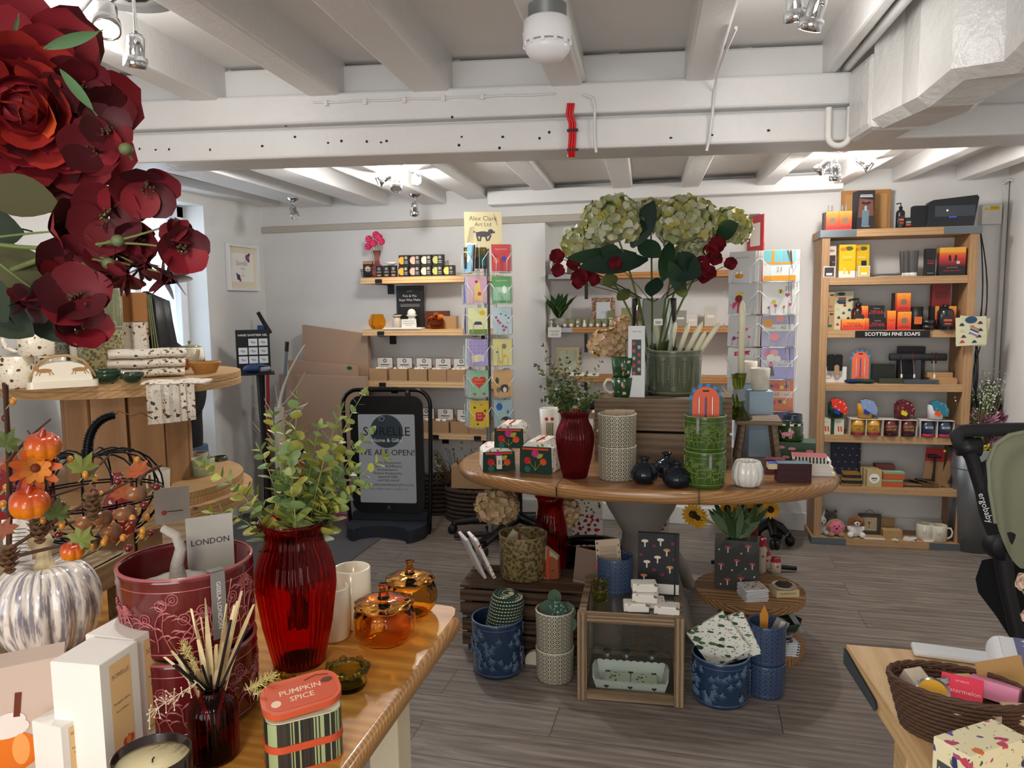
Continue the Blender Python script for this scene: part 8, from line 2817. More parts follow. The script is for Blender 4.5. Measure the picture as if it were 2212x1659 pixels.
MB().box((w_*.04,-.052,h_*.5),(w_*.78,.004,h_*.36)).disc(-.03,h_*.52,.006,1,FR(-.0545)).rect(0,h_*.3,.04,.003,2,FR(-.0545)).build('band',[mat('#3a4048',.4),WHITE,mat('#2c4ae0',.4,emit=1.5)],rt)
MB().prism(rrect(W(p,38),W(p,46),.01),0,.03,0,FR(-.012,W(p,23),-w_*.6)).build('side_unit',mat('#15181c',.4),rt,bevel=.003)
MB().box((-w_*.42,-.0445,h_*.4),(.004,.002,.012)).build('status_light',mat('#6ae03a',.4,emit=2.0),rt)
q=MB()
for k in range(4):
 q.tube(curve((UW/2+.02,.08,STOP-.03),(UW/2+.06+.05*(k%2),.04,1.45),(UW/2+.025,.08,1.3-.06*k),8),.0035,5)
 q.tube(curve((UW/2+.025,.08,1.3-.06*k),(UW/2+.05-.02*k,.03,1.0),(UW/2+.02+.015*k,.08,.86),8),.0035,5)
solo('black_cable',q,BLACK,'tangle of black cables hanging down the right side of the shelf unit','cable',SF,rzs)
ub('perfume_box','tall box with brown cedarwood design at the left of the fragrance shelf','box',1790,5,28,68,.05,'#d8cfc8',[('r',0,.36,.9,.7,'#3c2428'),('d',0,.85,.4,.1,'#b8785a'),('t',0,.5,.16,'#b8a8a4','Cedarwood')],back=.09)
for i,px in enumerate((1829,1860)):
 ub('gift_set_box','yellow lemon fragrance box, %s of the pair'%('front left','rear right')[i],'box',px,5,33 if i==0 else 30,70,.05,'#e0b80c',[('d',.1,.88,.25,.14,'#4a5a1c'),('d',-.25,.86,.2,.12,'#e87a1c'),('r',0,.62,.5,.02,'#f2e8a0'),('t',0,.53,.1,'#8c6a0c','Lemon & Oak'),('r',0,.1,1,.2,'#e8e4de'),('r',-.15,.2,.16,.2,'#f0cf3a'),('r',.12,.16,.14,.12,'#e8a01c')],back=.05+.05*i)
for px,c,lab in((1790,'#3c2c30','clear perfume bottle with dark cedar label and black cap'),(1865,'#e2b81c','clear perfume bottle with yellow label and black cap')):
 p=up(px,5,.02)
 t=thing('perfume_bottle',lab,'bottle',p,rzs)
 w_=W(p,24)
 MB().base(0,0,0,w_,.025,w_*1.0).rect(0,w_*.5,w_*.8,w_*.8,1,FR(-.0127)).rect(0,w_*.3,w_*.5,w_*.2,2,FR(-.013)).build('body',[mat('#c9c9c4',.05,coat=1),mat(c,.5),WHITE],t,bevel=.002)
 MB().base(0,0,w_*1.0,w_*.4,.012,w_*.45).build('cap',BLACK,t)
p=up(1912,5,.03)
solo('grooming_tool',MB().tube([(-.09,0,.008),(-.02,.0,.012),(.06,0,.012),(.09,.0,.015)],[.007,.005,.006,.008],8).ball((-.09,0,.012),.012,10,8),mat('#8c8c8e',.25,.9),'silver and black grooming tool lying on the fragrance shelf','tool',p,rzs)
for i,px in enumerate((1952,1960,1972)):
 p=up(px,5,.03+.03*(2-i))
 t=thing('cream_tube','dark grey cream tube standing on its white cap, %s of three'%('left','middle','right')[i],'tube',p,rzs)
 w_,h_=W(p,20),W(p,54)
 MB().lathe([(w_*.38,h_*.14),(w_*.45,h_*.5),(w_*.5,h_)],24,sy=.6,M=None).build('tube',mat('#4c4a4a',.5),t)
 MB().lathe([(.0005,0),(w_*.36,0),(w_*.36,h_*.14)],20).build('cap',WHITE,t)
ub('gift_set_box','slim black and red thistle box right of the cream tubes','box',2009,5,20,58,.04,'#1c1c20',[('t',0,.55,.2,'#d83a3a','THISTLE'),('t',0,.46,.2,'#d83a3a','PEPPER'),('r',0,.1,.6,.02,'#8c8c8c')])
ub('gift_set_box','large black to orange sunset gift set box at the right of the fragrance shelf','box',2056,5,50,60,.08,GD,[('r',-.1,.62,.09,.2,'#1c1a1f',.12),('r',.12,.62,.09,.2,'#1c1a1f',-.12),('r',.0,.6,.05,.18,'#d83a2c'),('r',.22,.46,.12,.1,'#b9b4ac'),('t',0,.17,.06,'#d83a3a','THISTLE & BLACK PEPPER'),('t',0,.28,.05,'#b9b4ac','MEN\'S GROOMING')],rz=-.12)
for dz,lab in((0,'lower kraft sock box with green boot'),(1,'upper kraft sock box with embossed boot')):
 p=up(1786,4,.05)
 ub('sock_box',lab+' at the left of the soap shelf','box',1786,4,28,40,.05,'#a9835c',[('r',-.05,.5,.32,.5,'#8c6a48' if dz else '#1f5a40'),('r',.1,.22,.5,.14,'#8c6a48' if dz else '#1f5a40'),('d',.3,.85,.16,.08,'#1f3a34')],back=.05,dz=dz*W(p,41))
CARS=[('r',x,y,.17,.035,c)for x,y,c in((-.3,.12,'#b83a34'),(.1,.1,'#2c3a5a'),(-.25,.3,'#5a2c3c'),(.25,.28,'#2c2a44'),(0,.42,'#4a6a78'),(-.3,.52,'#c8bfa0'),(.3,.5,'#2c3a5a'),(.05,.62,'#8c2c34'),(-.3,.72,'#2c3a5a'),(.3,.75,'#5a2c3c'))]
CARS+=[('d',x,y+.03,.06,.05,c)for _,x,y,_,_,c in CARS]
ub('sock_card','tall cream card printed with little cars behind the amber pump bottle','card',1821,4,38,82,.004,'#d3cfa8',CARS+[('r',-.1,.82,.4,.05,'#b8483c'),('r',-.1,.76,.4,.05,'#2c5a4a'),('r',-.1,.7,.4,.05,'#2c2a5a'),('d',-.15,.93,.22,.1,'#1f4a5a')],back=.12)
bottle('dark amber pump bottle with pale label on the soap shelf',1852,4,28,68,'#3a1414',back=.08,lab_c='#b9a890')
ub('soap_box','long orange soap bar box lying in front of the amber pump bottle','box',1843,4,47,23,.03,GR,[('t',0,.6,.13,'#4a1a18','THISTLE &'),('t',0,.35,.13,'#4a1a18','BLACK PEPPER')])
p=up(1894,4,.03)
for dz,lab in((0,'lower'),(1,'upper')):
 ub('soap_box','black thistle soap box with red lettering, %s of two stacked'%lab,'box',1895-3*dz,4,32,26,.05,'#1c1c20',LBL,dz=dz*W(p,26.6))
 for k in range(3):
  ub('soap_box','%s orange soap box edge left of the %s black soap box'%(('first','second','third')[k],lab),'box',1876-3*dz-5*k,4,4.5,25,.05,GR,back=.04,dz=dz*W(p,26.6),group='orange edged boxes beside the black thistle boxes')
ub('soap_box','slim orange thistle box beside the windowed soap boxes','box',1925,4,17,41,.04,GR,[('t',0,.5,.2,'#3a1a1c','THISTLE')])
ub('soap_box','orange soap box with round window, lower of two stacked','box',1953,4,27,39,.04,GR,WIN)
p=up(1953,4)
ub('soap_box','orange soap box with round window, upper of two stacked','box',1950,4,27,39,.04,GR,WIN,dz=W(p,40))
ub('soap_box','black soap box behind the stacked windowed boxes','box',1938,4,22,78,.03,'#201c20',back=.075)
p=up(1979,4,.05)
solo('cylinder_box',MB().lathe([(.0005,0),(W(p,12),0),(W(p,12),W(p,49)),(.0005,W(p,49))],28).rect(0,W(p,20),W(p,15),W(p,16),1,FR(-W(p,12.3))),[mat('#17171a',.5),mat('#c8602c',.6)],'black cylinder tube with orange lettering on the soap shelf','box',p)
p=up(2004,4,.04)
for k in range(2):
 solo('shallow_tin',MB().lathe([(.0005,0),(W(p,15),0),(W(p,15),W(p,10.5)),(.0005,W(p,10.5))],32),mat('#151517',.3,coat=.4),'flat round black tin on the soap shelf, %s of two'%('lower','upper')[k],'tin',p+Vector((0,0,k*W(p,10.8))))
ub('soap_box','dark red thistle box standing on the orange row at the right','box',2030,4,36,46,.04,'#7c1c22',[('t',0,.6,.19,'#2a1014','THISTLE'),('t',0,.48,.17,'#2a1014','& BLACK'),('t',0,.37,.19,'#2a1014','PEPPER')],back=.09,dz=W(p,50))
for k in range(4):
 ub('soap_box','%s box from the left in the row under the dark red box'%('first','second','third','fourth')[k],'box',2014+8.5*k,4,8,49.5,.05,GR if k%2 else '#1c1a1e',back=.09,group='row of orange and black soap boxes')
ub('soap_box','wide orange soap box at the right end of the row','box',2052,4,22,49.5,.05,GR,back=.09)
bottle('black square shower bottle with orange lettering at the right of the soap shelf',2041,4,32,64,pump=False,back=.03)
p=up(2087,4,.0)
for k,a in enumerate((.12,-.06)):
 printed('sock_card','cream car print card with socks hung over the right post, %s one'%('rear','front')[k],'card',sp(UW/2-.035,-.012-.012*k,SHT[4]-.09),rzs+.08,.165,.165,.003,'#cfccac',CARS+([('r',.1,.62-.06*i,.3,.06,c,-.5)for i,c in enumerate(('#d8644a','#7ca890','#2c3a5c','#e0dcd0','#8c7a9c'))]+[('d',.0,.9,.2,.12,'#1f4a6a')]if k else[]),lean=a)
ub('glove_card','white bicycle print card with black gloves at the left of the accessory shelf','card',1800,3,52,34,.01,'#e2e0da',[('d',-.2,.4,.12,.12,'#8c3a34'),('d',.15,.4,.12,.12,'#8c3a34'),('d',-.2,.4,.1,.1,'#e2e0da'),('d',.15,.4,.1,.1,'#e2e0da')],back=.07)
p=up(1802,3,.05)
t=thing('gloves','pair of black gloves with kraft swing tag on the bicycle card','gloves',p+Vector((0,0,W(p,26))),rzs)
for s_ in(-1,1):
 MB().prism([(-.02,0),(.02,0),(.022,.09),(.014,.1),(-.014,.1),(-.022,.09)],-.008,.008,0,FR(0,0,s_*.022)).build('glove',mat('#15161a',.9),t,bevel=.004)
MB().prism([(-.014,0),(.014,0),(.014,.05),(0,.06),(-.014,.05)],0,.001,0,FR(-.01,-.02,.01)).build('swing_tag',KRAFT,t)
pen_card('arched orange card of three pens standing on the accessory shelf',up(1857,3,.06),rzs,W(up(1857,3),42))
for(px,c,lab,b,dz)in((1840,'#1c2c50','navy felt glasses pouch in front of the pen card',.02,0),(1874,'#1f3a34','dark green felt pouch lying beside the navy one',.02,0),(1855,'#24443a','green felt pouch behind the navy pouch',.055,.0)):
 solo('felt_pouch',MB().ball((0,0,.014),(.045,.018,.014),20,10),mat(c,.95,bump=.4,bscale=200),lab,'pouch',up(px,3,b),rzs)
ub('wash_bag','dark olive wash bag behind the felt pouches','bag',1905,3,50,38,.07,'#23251f',back=.1)
ub('wallet','flat olive wallet lying on the accessory shelf','wallet',1925,3,48,10,.04,'#3a3c2a',top='#46482f')
p=up(1980,3,.08)
t=thing('bracelet_stand','dark grey velvet T bar stand with bracelets on the accessory shelf','jewellery stand',p,rzs)
MB().base(0,0,0,W(p,76),.09,.016).base(0,0,.016,.035,.03,W(p,48)).build('base',mat('#3b3d42',.9),t,bevel=.003)
MB().lathe([(.0005,-W(p,56)),(.022,-W(p,56)),(.022,W(p,56)),(.0005,W(p,56))],20,0,TR(0,0,W(p,56))@RY(pi/2)).build('bar',mat('#2f3034',.9),t)
for i,x in enumerate((-.1,-.03,.02,.08,.1)):
 q=MB().tube([(x+.004*math.cos(a),.027*math.cos(a),W(p,56)-.006+.032*math.sin(a))for a in[2*pi*k/16 for k in range(16)]],.0022,5,closed=True)
 if i in(0,1,3):
  q.tube([(x,-.027,W(p,50)),(x+.006,-.03,.05)],.0007,4,1).box((x+.006,-.031,.045),(.01,.001,.022),1)
 solo('bracelet',q,[mat(('#1c1a1c','#6a2c28','#1c1c1e','#3a2420','#4a1c1c')[i],.5),PAPER],'thin bead bracelet on the velvet bar, %s from the left'%('first','second','third','fourth','fifth')[i],'bracelet',p,rzs)
ub('gift_box','tall charcoal gift box behind the bracelet stand','box',1968,3,52,76,.05,'#2c2b30',back=.15)
ub('ring_tray','grey slate tray under the bracelet stand','tray',1990,3,68,9,.03,'#464a50',back=.01,top='#50545a')
for k,(px,h_)in enumerate(((2040,12),(2030,10))):
 ub('wooden_box','thin pale wooden box at the right of the accessory shelf, %s of two'%('lower','upper')[k],'box',px,3,50,h_,.08,'#a8835a',back=.03+.05*k,dz=W(up(2040,3),12.5)*k,top='#bd986c')
for i,px in enumerate((1780,1808)):
 ub('sock_box','cream and green box with red sock print, %s of the pair'%('left','right')[i],'box',px,2,27,34,.06,'#cfd0b4',[('r',-.36,.5,.28,1,'#1c3c32'),('r',.1,.35,.12,.34,'#c84a4c',.1),('r',.3,.35,.12,.34,'#c84a4c',.1),('t',.14,.8,.09,'#2c2c2c','SOCKS')])
MGS=(('#cf9a3a','#8c1f3c','SADDLE UP','#3c1f22'),('#5a1a24','#2c0e14','HOPPY HOUR','#b8924a'),('#22304e','#b8304a','BOSS','#dcdcd8'))
for i,px in enumerate((1850,1884,1921,1958,2001,2037)):
 c,c2,tx,ink=MGS[i//2]
 p=up(px,2,.04)
 r,h_=W(p,15.5),W(p,35)
 q=MB().lathe([(.0005,0),(r,0),(r,h_),(r*.92,h_),(r*.92,h_*.5),(.0005,h_*.5)],28)
 q.lathe([(r*1.005,h_*.04),(r*1.005,h_*.2)],28,1,cap=False)
 q.text(tx.split()[0],.019,FR(-r*1.03,h_*.6),2,.01)
 if ' ' in tx:
  q.text(tx.split()[1],.019,FR(-r*1.03,h_*.42),2,.01)
 q.box((0,0,h_+.002),(r*2.1,r*2.1,.002),3).box((-r*1.04,0,h_/2),(.002,r*2,h_),3).box((r*1.04,0,h_/2),(.002,r*2,h_),3)
 solo('boxed_mug',q,[mat(c,.35,coat=.4),mat(c2,.4),mat(ink,.5),mat('#cfc9bd',.7)],'%s mug and sock gift reading %s, %s of its pair'%(('amber','burgundy','navy')[i//2],tx,('left','right')[i%2]),'mug',p,rzs)
for i,(px,c,c2,c3,lab)in enumerate(((1803,'#d8301c','#e8dcd4','#1f3a9c','red sock with grey horses'),(1866,'#7c94c4','#c9b070','#1f3a8c','pale blue sock'),(1946,'#5c1226','#d8a070','#d8c81c','burgundy sock with beer mugs'),(2018,'#1f7a94','#d87a6a','#e8501c','teal sock with pink horses'))):
 p=up(px,2,.05)
 p.z+=W(p,38)
 t=thing('sock_on_mug','%s folded over the mug on top of the row'%lab,'socks',p,rzs)
 s_=W(p,1)
 MB().lathe([(.0005,0),(15*s_,0),(15.5*s_,30*s_),(.0005,30*s_)],26).build('mug',mat(('#1c3c32','#cf9a3a','#5a1a24','#cfcfd4')[i],.4),t)
 MB().prism([(-8,20),(16,8),(20,6),(22,20),(14,36),(0,40),(-12,36)],-.008,.045,0,FR(0)@SC(s_,s_,1)).build('sock',pattern('sock%d'%i,c,[c2],60,.25,.6),t,bevel=.006)
 MB().prism([(-6,10),(4,6),(8,12),(-4,20)],-.009,.047,0,FR(0)@SC(s_,s_,1)).build('heel',mat(c3,.8),t,bevel=.003)
ub('notebook','navy notebook with tiny fox print and grey band standing on the lower shelf','notebook',1825,1,60,88,.015,'#16223a',[('r',0,.1,1,.2,'#8c8f96'),('r',.4,.6,.06,.8,'#0c1220')]+[('d',-.35+.24*(k%4)+.1*(k//4%2),.35+.17*(k//4),.03,.02,'#c8704a')for k in range(16)],back=.1)
for k in range(5):
 ub('pocket_watch_tin','small navy and gold tin in the low pile, number %s'%('one','two','three','four','five')[k],'tin',1838+4*(k%2),1,38-4*(k>2),5.4,.06,'#161c2a' if k%2 else '#8c6a2c',back=.01+.01*(k//2),dz=W(up(1838,1),5.7)*k)
ub('tin','flat brown box edge at the left of the navy tins','tin',1800,1,24,8,.05,'#8c5a34')
for k in range(3):
 ub('soap_block','cream wrapped soap with round white label, %s in its row'%('front','second','third')[k],'soap',1888-7*k,1,30,37,.035,'#b8a274',[('d',0,.5,.36,.36,'#e6e6e0'),('r',0,.5,.4,.08,'#4a4a44'),('r',0,.38,.3,.04,'#8a8a84')]if k==0 else(),back=.01+.04*k,bevel=.008)
for k in range(3):
 p=up(1928,1)
 ub('tin','orange and green hinged tin, %s of the pile'%('bottom','top','rear red')[k],'tin',1927+3*k if k<2 else 1912,1,43 if k<2 else 38,16 if k<2 else 42,.05 if k<2 else .08,'#b8562c' if k<2 else '#6a2c2c',[('r',0,.9,1,.25,'#7ca884')]if k<2 else(),back=.02 if k<2 else .08,dz=W(p,17)*k if k<2 else 0,top='#8cb4a0' if k<2 else '#8c5a54')
for k,(px,rz,ln)in enumerate(((1965,.5,.6),(1985,.3,1.0),(1998,.2,.8))):
 p=up(px,1,.05)
 solo('tool_card',MB().box((0,0,.028),(.13,.05,.002),0,RY(ln*.25)).tube([(-.06,-.01,.036),(.04,-.01,.028)],.007,8,1),[mat('#7c5f42',.8),BLACK],'kraft card with black hand tool lying on the lower shelf, %s of three'%('left','middle','right')[k],'tool',p+Vector((0,0,.008*k)),rzs+rz*.3)
for k,(px,ln,lab)in enumerate(((2012,.06,'upright red and kraft card with black claw hammer, left one'),(2045,.3,'tilted red and kraft card with black hammer, right one'))):
 p=up(px,1,.06)
 mb=MB()
 mb.M=RY(ln)
 mb.base(0,0,0,.105,.003,.24).box((0,-.0002,.2),(.1052,.0035,.082),1)
 mb.tube([(0,-.012,.03),(0,-.012,.1),(0,-.012,.185)],[.010,.006,.006],8,2).tube([(-.04,-.012,.19),(0,-.012,.195),(.035,-.012,.185)],[.012,.01,.004],8,2)
 solo('tool_card',mb,[mat('#8c6a48',.8),mat('#9c1c24',.6),BLACK],lab,'tool',p,rzs)
M_PL=[mat('#a9adb0',1,sheen=.5,bump=1,bscale=160),mat('#55524f',1,sheen=.5,bump=1,bscale=160),mat('#a5794e',1,sheen=.5,bump=1,bscale=160),mat('#e9e7e2',1,sheen=.5,bump=1,bscale=160),mat('#7c4a24',1,sheen=.5,bump=1,bscale=160)]
def plush(lab,px,b,sc_,mb_,mh,ears,extra=None):
 p=up(px,0,b)
 t=thing('plush_toy',lab,'soft toy',p,rzs)
 q=MB().ball((0,0,.035),(.035,.03,.036),18,12)
 for s_ in(-1,1):
  q.ball((s_*.03,-.028,.016),(.016,.02,.016),12,8)
  q.ball((s_*.034,-.01,.05),(.01,.014,.018),10,8)
 q.build('body',M_PL[mb_],t)
 h_=MB().ball((0,-.008,.088),(.032,.03,.03),18,12)
 h_.ball((0,-.034,.08),(.015,.012,.012),12,8,1).ball((0,-.046,.084),.005,8,6,2)
 for s_ in(-1,1):
  h_.ball((s_*.012,-.034,.095),.0035,8,6,2)
  if ears=='long':
   h_.tube([(s_*.012,0,.11),(s_*.02,0,.15)],[.007,.004],8)
  elif ears=='flop':
   h_.ball((s_*.034,-.008,.078),(.011,.016,.026),12,8,3)
  else:
   h_.ball((s_*.022,0,.114),.01,10,7)
 h_.build('head',[M_PL[mh],M_PL[3]if ears=='flop' else M_PL[mh],INK,M_PL[4]],t)
 t.scale=(sc_,)*3
 return t
plush('small grey rabbit soft toy at the left end of the bottom board',1772,.07,1.0,0,0,'long')
plush('dark grey hippo soft toy behind the doughnut toy',1794,.13,1.15,1,1,'round')
plush('brown and white puppy soft toy with floppy ears on the bottom board',1847,.05,1.15,3,4,'flop')
p=up(1804,0,.05)
t=thing('plush_toy','round doughnut soft toy with pink smiling icing and stubby feet','soft toy',p,rzs)
q=MB().ball((0,0,.055),(.056,.034,.05),24,14)
for s_ in(-1,1):
 q.ball((s_*.03,-.03,.014),(.019,.02,.015),12,8)
q.build('body',M_PL[2],t)
q=MB().lathe([(.0005,0),(.03,-.002),(.04,-.008)],40,0,TR(0,-.037,.058)@RX(pi/2),wob=lambda a,z:1+.1*math.sin(a*7),cap=False)
for(x,z,r_)in((-.014,.07,.004),(.014,.07,.004),(0,.055,.007)):
 q.ball((x,-.039,z),(r_,.003,r_),8,6,1)
q.build('icing',[mat('#d8708c',1,sheen=.5),INK],t)
p=up(1877,0,.12)
t=thing('picture_frame','dark wooden picture frame with wire hook on the bottom board','picture frame',p,rzs)
w_,h_=W(p,45),W(p,44)
q=MB()
for s_ in(-1,1):
 q.box((s_*(w_/2-.01),0,h_/2),(.02,.02,h_)).box((0,0,h_/2+s_*(h_/2-.01)),(w_-.04,.02,.02))
q.build('frame',mat('#4c463f',.6),t,bevel=.002)
MB().box((0,.004,h_/2),(w_-.04,.004,h_-.04)).disc(.0,h_*.55,.008,1,FR(.0018)).rect(0,h_*.38,.004,.03,1,FR(.0018)).build('print',[mat('#c9b89c',.7),mat('#a8443c',.7)],t)
MB().tube(curve((-.03,0,h_),(0,0,h_+.05),(.03,0,h_),8),.0012,4).build('wire_hook',WIREB,t)
ub('framed_card','small white edged framed print lying at the front of the bottom board','picture frame',1889,0,42,4,.06,'#e2e0da',back=.0,top='#b8926a')
for k in range(2):
 ub('kraft_box','small tan lidded box on the bottom board, %s one'%('lower','upper')[k],'box',1928,0,38,9,.06,'#a98a5c',back=.03,dz=W(up(1928,0),9.3)*k,top='#bfa070')
ub('kraft_box','tan envelope box standing at the back of the bottom board','box',1913,0,30,34,.02,'#9c8256',back=.14,lean=.1)
for k,(px,dz,lab)in enumerate(((1965,0,'lower left of the pile'),(1967,1,'on top of the pile'),(2003,0,'at the right'))):
 p=up(px,0,.03)
 pts=[(.036*math.sin(a)**3,.0024*(13*math.cos(a)-5*math.cos(2*a)-2*math.cos(3*a)-math.cos(4*a)))for a in[2*pi*i/24 for i in range(24)]]
 solo('heart_ornament',MB().prism(pts[::-1],0,.006).rect(0,.004,.03,.004,1,None,.0063),[mat('#dedbd3',.6),INK],'flat white heart ornament with tiny writing, '+lab,'ornament',p+Vector((0,0,dz*.0068)),rzs+.4-.5*k,bevel=.001)
p=up(1934,0,.005)
solo('star_ornament',MB().prism([((.02 if i%2==0 else .009)*math.cos(pi/2+i*pi/5),(.02 if i%2==0 else .009)*math.sin(pi/2+i*pi/5))for i in range(10)],0,.008),mat('#dedbd3',.6),'small white star ornament at the front of the bottom board','ornament',p,0)
for px,b,hd,lab in((1996,.07,0,'cream speckled mug at the back right of the bottom board'),(2027,.05,1,'cream mug with leaf emblem and handle at the right of the bottom board')):
 p=up(px,0,b)
 mug('mug',lab,'mug',p,W(p,16),W(p,34),[mat('#cfc8b8',.35,coat=.3),INK],0,handle=bool(hd),tp=1.0,deco=lambda mb,r,h:[mb.rect(-.006,h*.5,.0015,.02,1,FR(-r*1.01),0,.3),mb.rect(.006,h*.5,.0015,.02,1,FR(-r*1.01),0,-.3)])
def np_(px,k,back=.04):
 z=NS[k][1]
 y=NSY+back
 lo,hi=0,1659
 for _ in range(26):
  m=(lo+hi)/2
  if ay(px,m,y).z>z:
   lo=m
  else:
   hi=m
 p=ay(px,m,y)
 return Vector((p.x,y,z+.0006))
SHP=('mushroom','heart','ring','present','star','angel','plain','hedgehog','dome','ghost')
for i,nm in enumerate(SHP):
 px=1193+14.2*i
 p=np_(px,1,.05)
 printed('keepsake_box','small olive keepsake box behind the white %s figure on the niche shelf'%nm,'box',p,0,W(p,11.5),W(p,17),.02,'#7c7c52',[('r',0,.5,.7,.8,'#8a8a62')])
 p=np_(px-2,1,.015)
 q=MB().base(0,0,0,.014,.01,.012)
 if nm=='mushroom':
  q.lathe([(.006,.012),(.005,.03),(.014,.03),(.001,.05)],16)
 elif nm=='heart':
  q.prism([(.013*math.sin(a)**3,.0009*(13*math.cos(a)-5*math.cos(2*a)-2*math.cos(3*a)-math.cos(4*a))+.03)for a in[2*pi*j/18 for j in range(18)]],-.002,.002,0,FR(0))
 elif nm=='star':
  q.prism([((.015 if j%2==0 else .006)*math.cos(pi/2+j*pi/5),.034+(.015 if j%2==0 else .006)*math.sin(pi/2+j*pi/5))for j in range(10)],-.002,.002,0,FR(0))
 elif nm in('angel','ghost'):
  q.lathe([(.014,.004),(.008,.03),(.003,.036)],16).ball((0,0,.04),.007,10,8)
 else:
  q.ball((0,0,.012),(.013,.01,.012),14,8)
 solo('white_figure',q,mat('#e4e1da',.6),'tiny white %s figure on the middle niche shelf'%nm,'figurine',p)
p=np_(1208,1,.05)
pt_=thing('potted_plant','leafy green plant in a grey concrete pot at the left of the niche','artificial plant',p)
MB().lathe(wall_of([(.035,0),(.042,.06)],.005),24).build('pot',mat('#9a9894',.8),pt_)
q=MB()
for i in range(24):
 a=i*2.4
 q.leaf((0,0,.05),(math.cos(a)*.7,math.sin(a)*.5,1.2),(0,-.2,1),.11+.05*(i%3),.05,.35,-.15,i%3==0)
q.build('leaves',[mat('#2c4a24',.5),mat('#6a8c3a',.5)],pt_)
FRI=[('r',0,.5,.6,.7,'#c9d0d4'),('t',0,.5,.07,'#7a7a7a','GISELA')]
p=np_(1303,1,.09)
printed('photo_frame','brown patterned photo frame standing on the middle niche shelf','picture frame',p,0,W(p,50),W(p,62),.015,pattern('frame','#8c6450',['#d8c4a8','#5a3a2c'],120,.4,.2),FRI)
p=np_(1227,2,.09)
printed('photo_frame','champagne bamboo edged photo frame on the lower niche shelf','picture frame',p,0,W(p,50),W(p,60),.015,mat('#a89a7c',.35,.5),[('r',0,.48,.74,.78,'#b4b79c'),('t',0,.6,.08,'#6a6a5a','GISELA'),('t',0,.5,.08,'#6a6a5a','GRAHAM')])
for i,(px,k,w_,h_,c)in enumerate(((1319,1,14,34,'#7c7c52'),(1352,1,20,40,'#8c8a64'),(1470,1,24,34,'#8c8c82'),(1495,1,22,26,'#c9c4bb'),(1535,1,26,42,'#b9b4a8'),(1470,0,34,40,'#9a9488'),(1540,0,40,44,'#c9c6be'),(1215,0,40,36,'#6a645c'))):
 p=np_(px,k,.08)
 printed('gift_box','small %s gift box on the %s niche shelf, %s'%(('olive','sage','grey','pale','beige','taupe','white','brown')[i],('upper','middle')[k],('by the photo frame','by the glass vase','right of the vase','near the candles','at the right end','behind the flowers','at the right end','behind the white mug')[i]),'box',p,0,W(p,w_),W(p,h_),.05,c,[('r',0,.5,.6,.12,'#dedbd4')])
p=np_(1212,0,.03)
mug('mug','white mug with black script behind the red flowers on the upper niche shelf','mug',p,W(p,14),W(p,34),[WHITE,INK],pi,deco=lambda mb,r,h:[mb.rect(0,h*(.8-.13*i),r*1.1,.003,1,FR(-r*1.02))for i in range(5)])
p=np_(1198,1,-.004)
printed('price_card','white price card clipped to the left end of the middle niche shelf','card',p+Vector((0,-.003,-W(p,22))),0,W(p,29),W(p,22),.001,'#e4e2dc',[('t',0,.62,.2,'#6a6a6a','Keepsake'),('t',0,.28,.24,'#6a6a6a','£8.50')])
p=np_(1262,2,.04)
solo('wall_clutter_tray',MB().base(0,0,0,.2,.06,.02),WHITE,'white tray of small trinkets on the lower niche shelf','tray',p)
p=az(1388,1150,0)
SC_P=az(2150,1186,0)
BN=Vector((1.62,4.97,0))
bt=HZ(BN,965)
t=thing('metal_planter','tall galvanised metal planter full of silk flowers right of the shelf unit','planter',BN)
MB().lathe(wall_of([(.115,0),(.145,bt)],.006),40).lathe([(.139,bt*.8),(.143,bt*.81),(.139,bt*.82)],40,cap=False).build('bin',mat('#8d9296',.35,.8,bump=.3,bscale=6),t)
fb=thing('flower_bunch','mixed pink chrysanthemum, yellow filler and white gypsophila in the metal planter','artificial flowers',BN+Vector((0,0,bt-.05)))
fiv=TR(BN.x,BN.y,bt-.05).inverted()
q=MB()
for(px,py,rp)in((2125,915,36),(2165,905,34),(2145,948,26)):
 c=fiv@ad(px,py,depth(BN)-.05)
 r=rp*depth(BN)/FPX
 for i in range(70):
  d=Vector((G.uniform(-1,1),-abs(G.uniform(0,1)),G.uniform(-.7,1))).normalized()
  q.leaf(c,d,(0,-1,.4),r*G.uniform(.7,1.1),r*.14,.3,.25,i%2,'oval',3)
q.build('chrysanthemum',[mat('#c890a8',.7),mat('#b5728f',.7)],fb)
q=MB()
for i in range(300):
 c=fiv@ad(G.gauss(2128,24),G.gauss(858,26),depth(BN)+G.uniform(-.12,.0))
 q.ball(tuple(c),.005,5,4,0)
 if i%3==0:
  q.tube([(c.x*.2,c.y*.2,0),tuple(c)],.0012,3,1)
for i in range(90):
 c=fiv@ad(G.gauss(2112,20),G.gauss(975,9),depth(BN)-.1)
 q.ball(tuple(c),.008,5,4,2)
for(px,py)in((2090,905),(2068,925),(2085,935),(2060,945),(2100,890)):
 c=fiv@ad(px,py,depth(BN)-.08)
 for k in range(12):
  q.leaf(c+rv(.02),Vector((G.uniform(-1,1),-1,G.uniform(-1,1))),(0,0,1),.025,.02,.4,0,4,'round',2)
for i in range(46):
 c=fiv@ad(G.uniform(2085,2150),G.uniform(835,930),depth(BN))
 q.leaf((0,0,.05),c,(0,-1,0),c.length,.03,.2,.1,3,'oval')
for i in range(14):
 e=fiv@ad(G.uniform(2165,2230),G.uniform(790,860),depth(BN)+.08)
 q.tube(curve((.03,0,0),(e.x*.4,0,e.z*.6),tuple(e),6),.003,4,5)
 for k in range(9):
  q.ball(tuple(Vector((.03,0,0)).lerp(e,.45+k*.06)+rv(.015)),(.006,.006,.01),5,4,6)
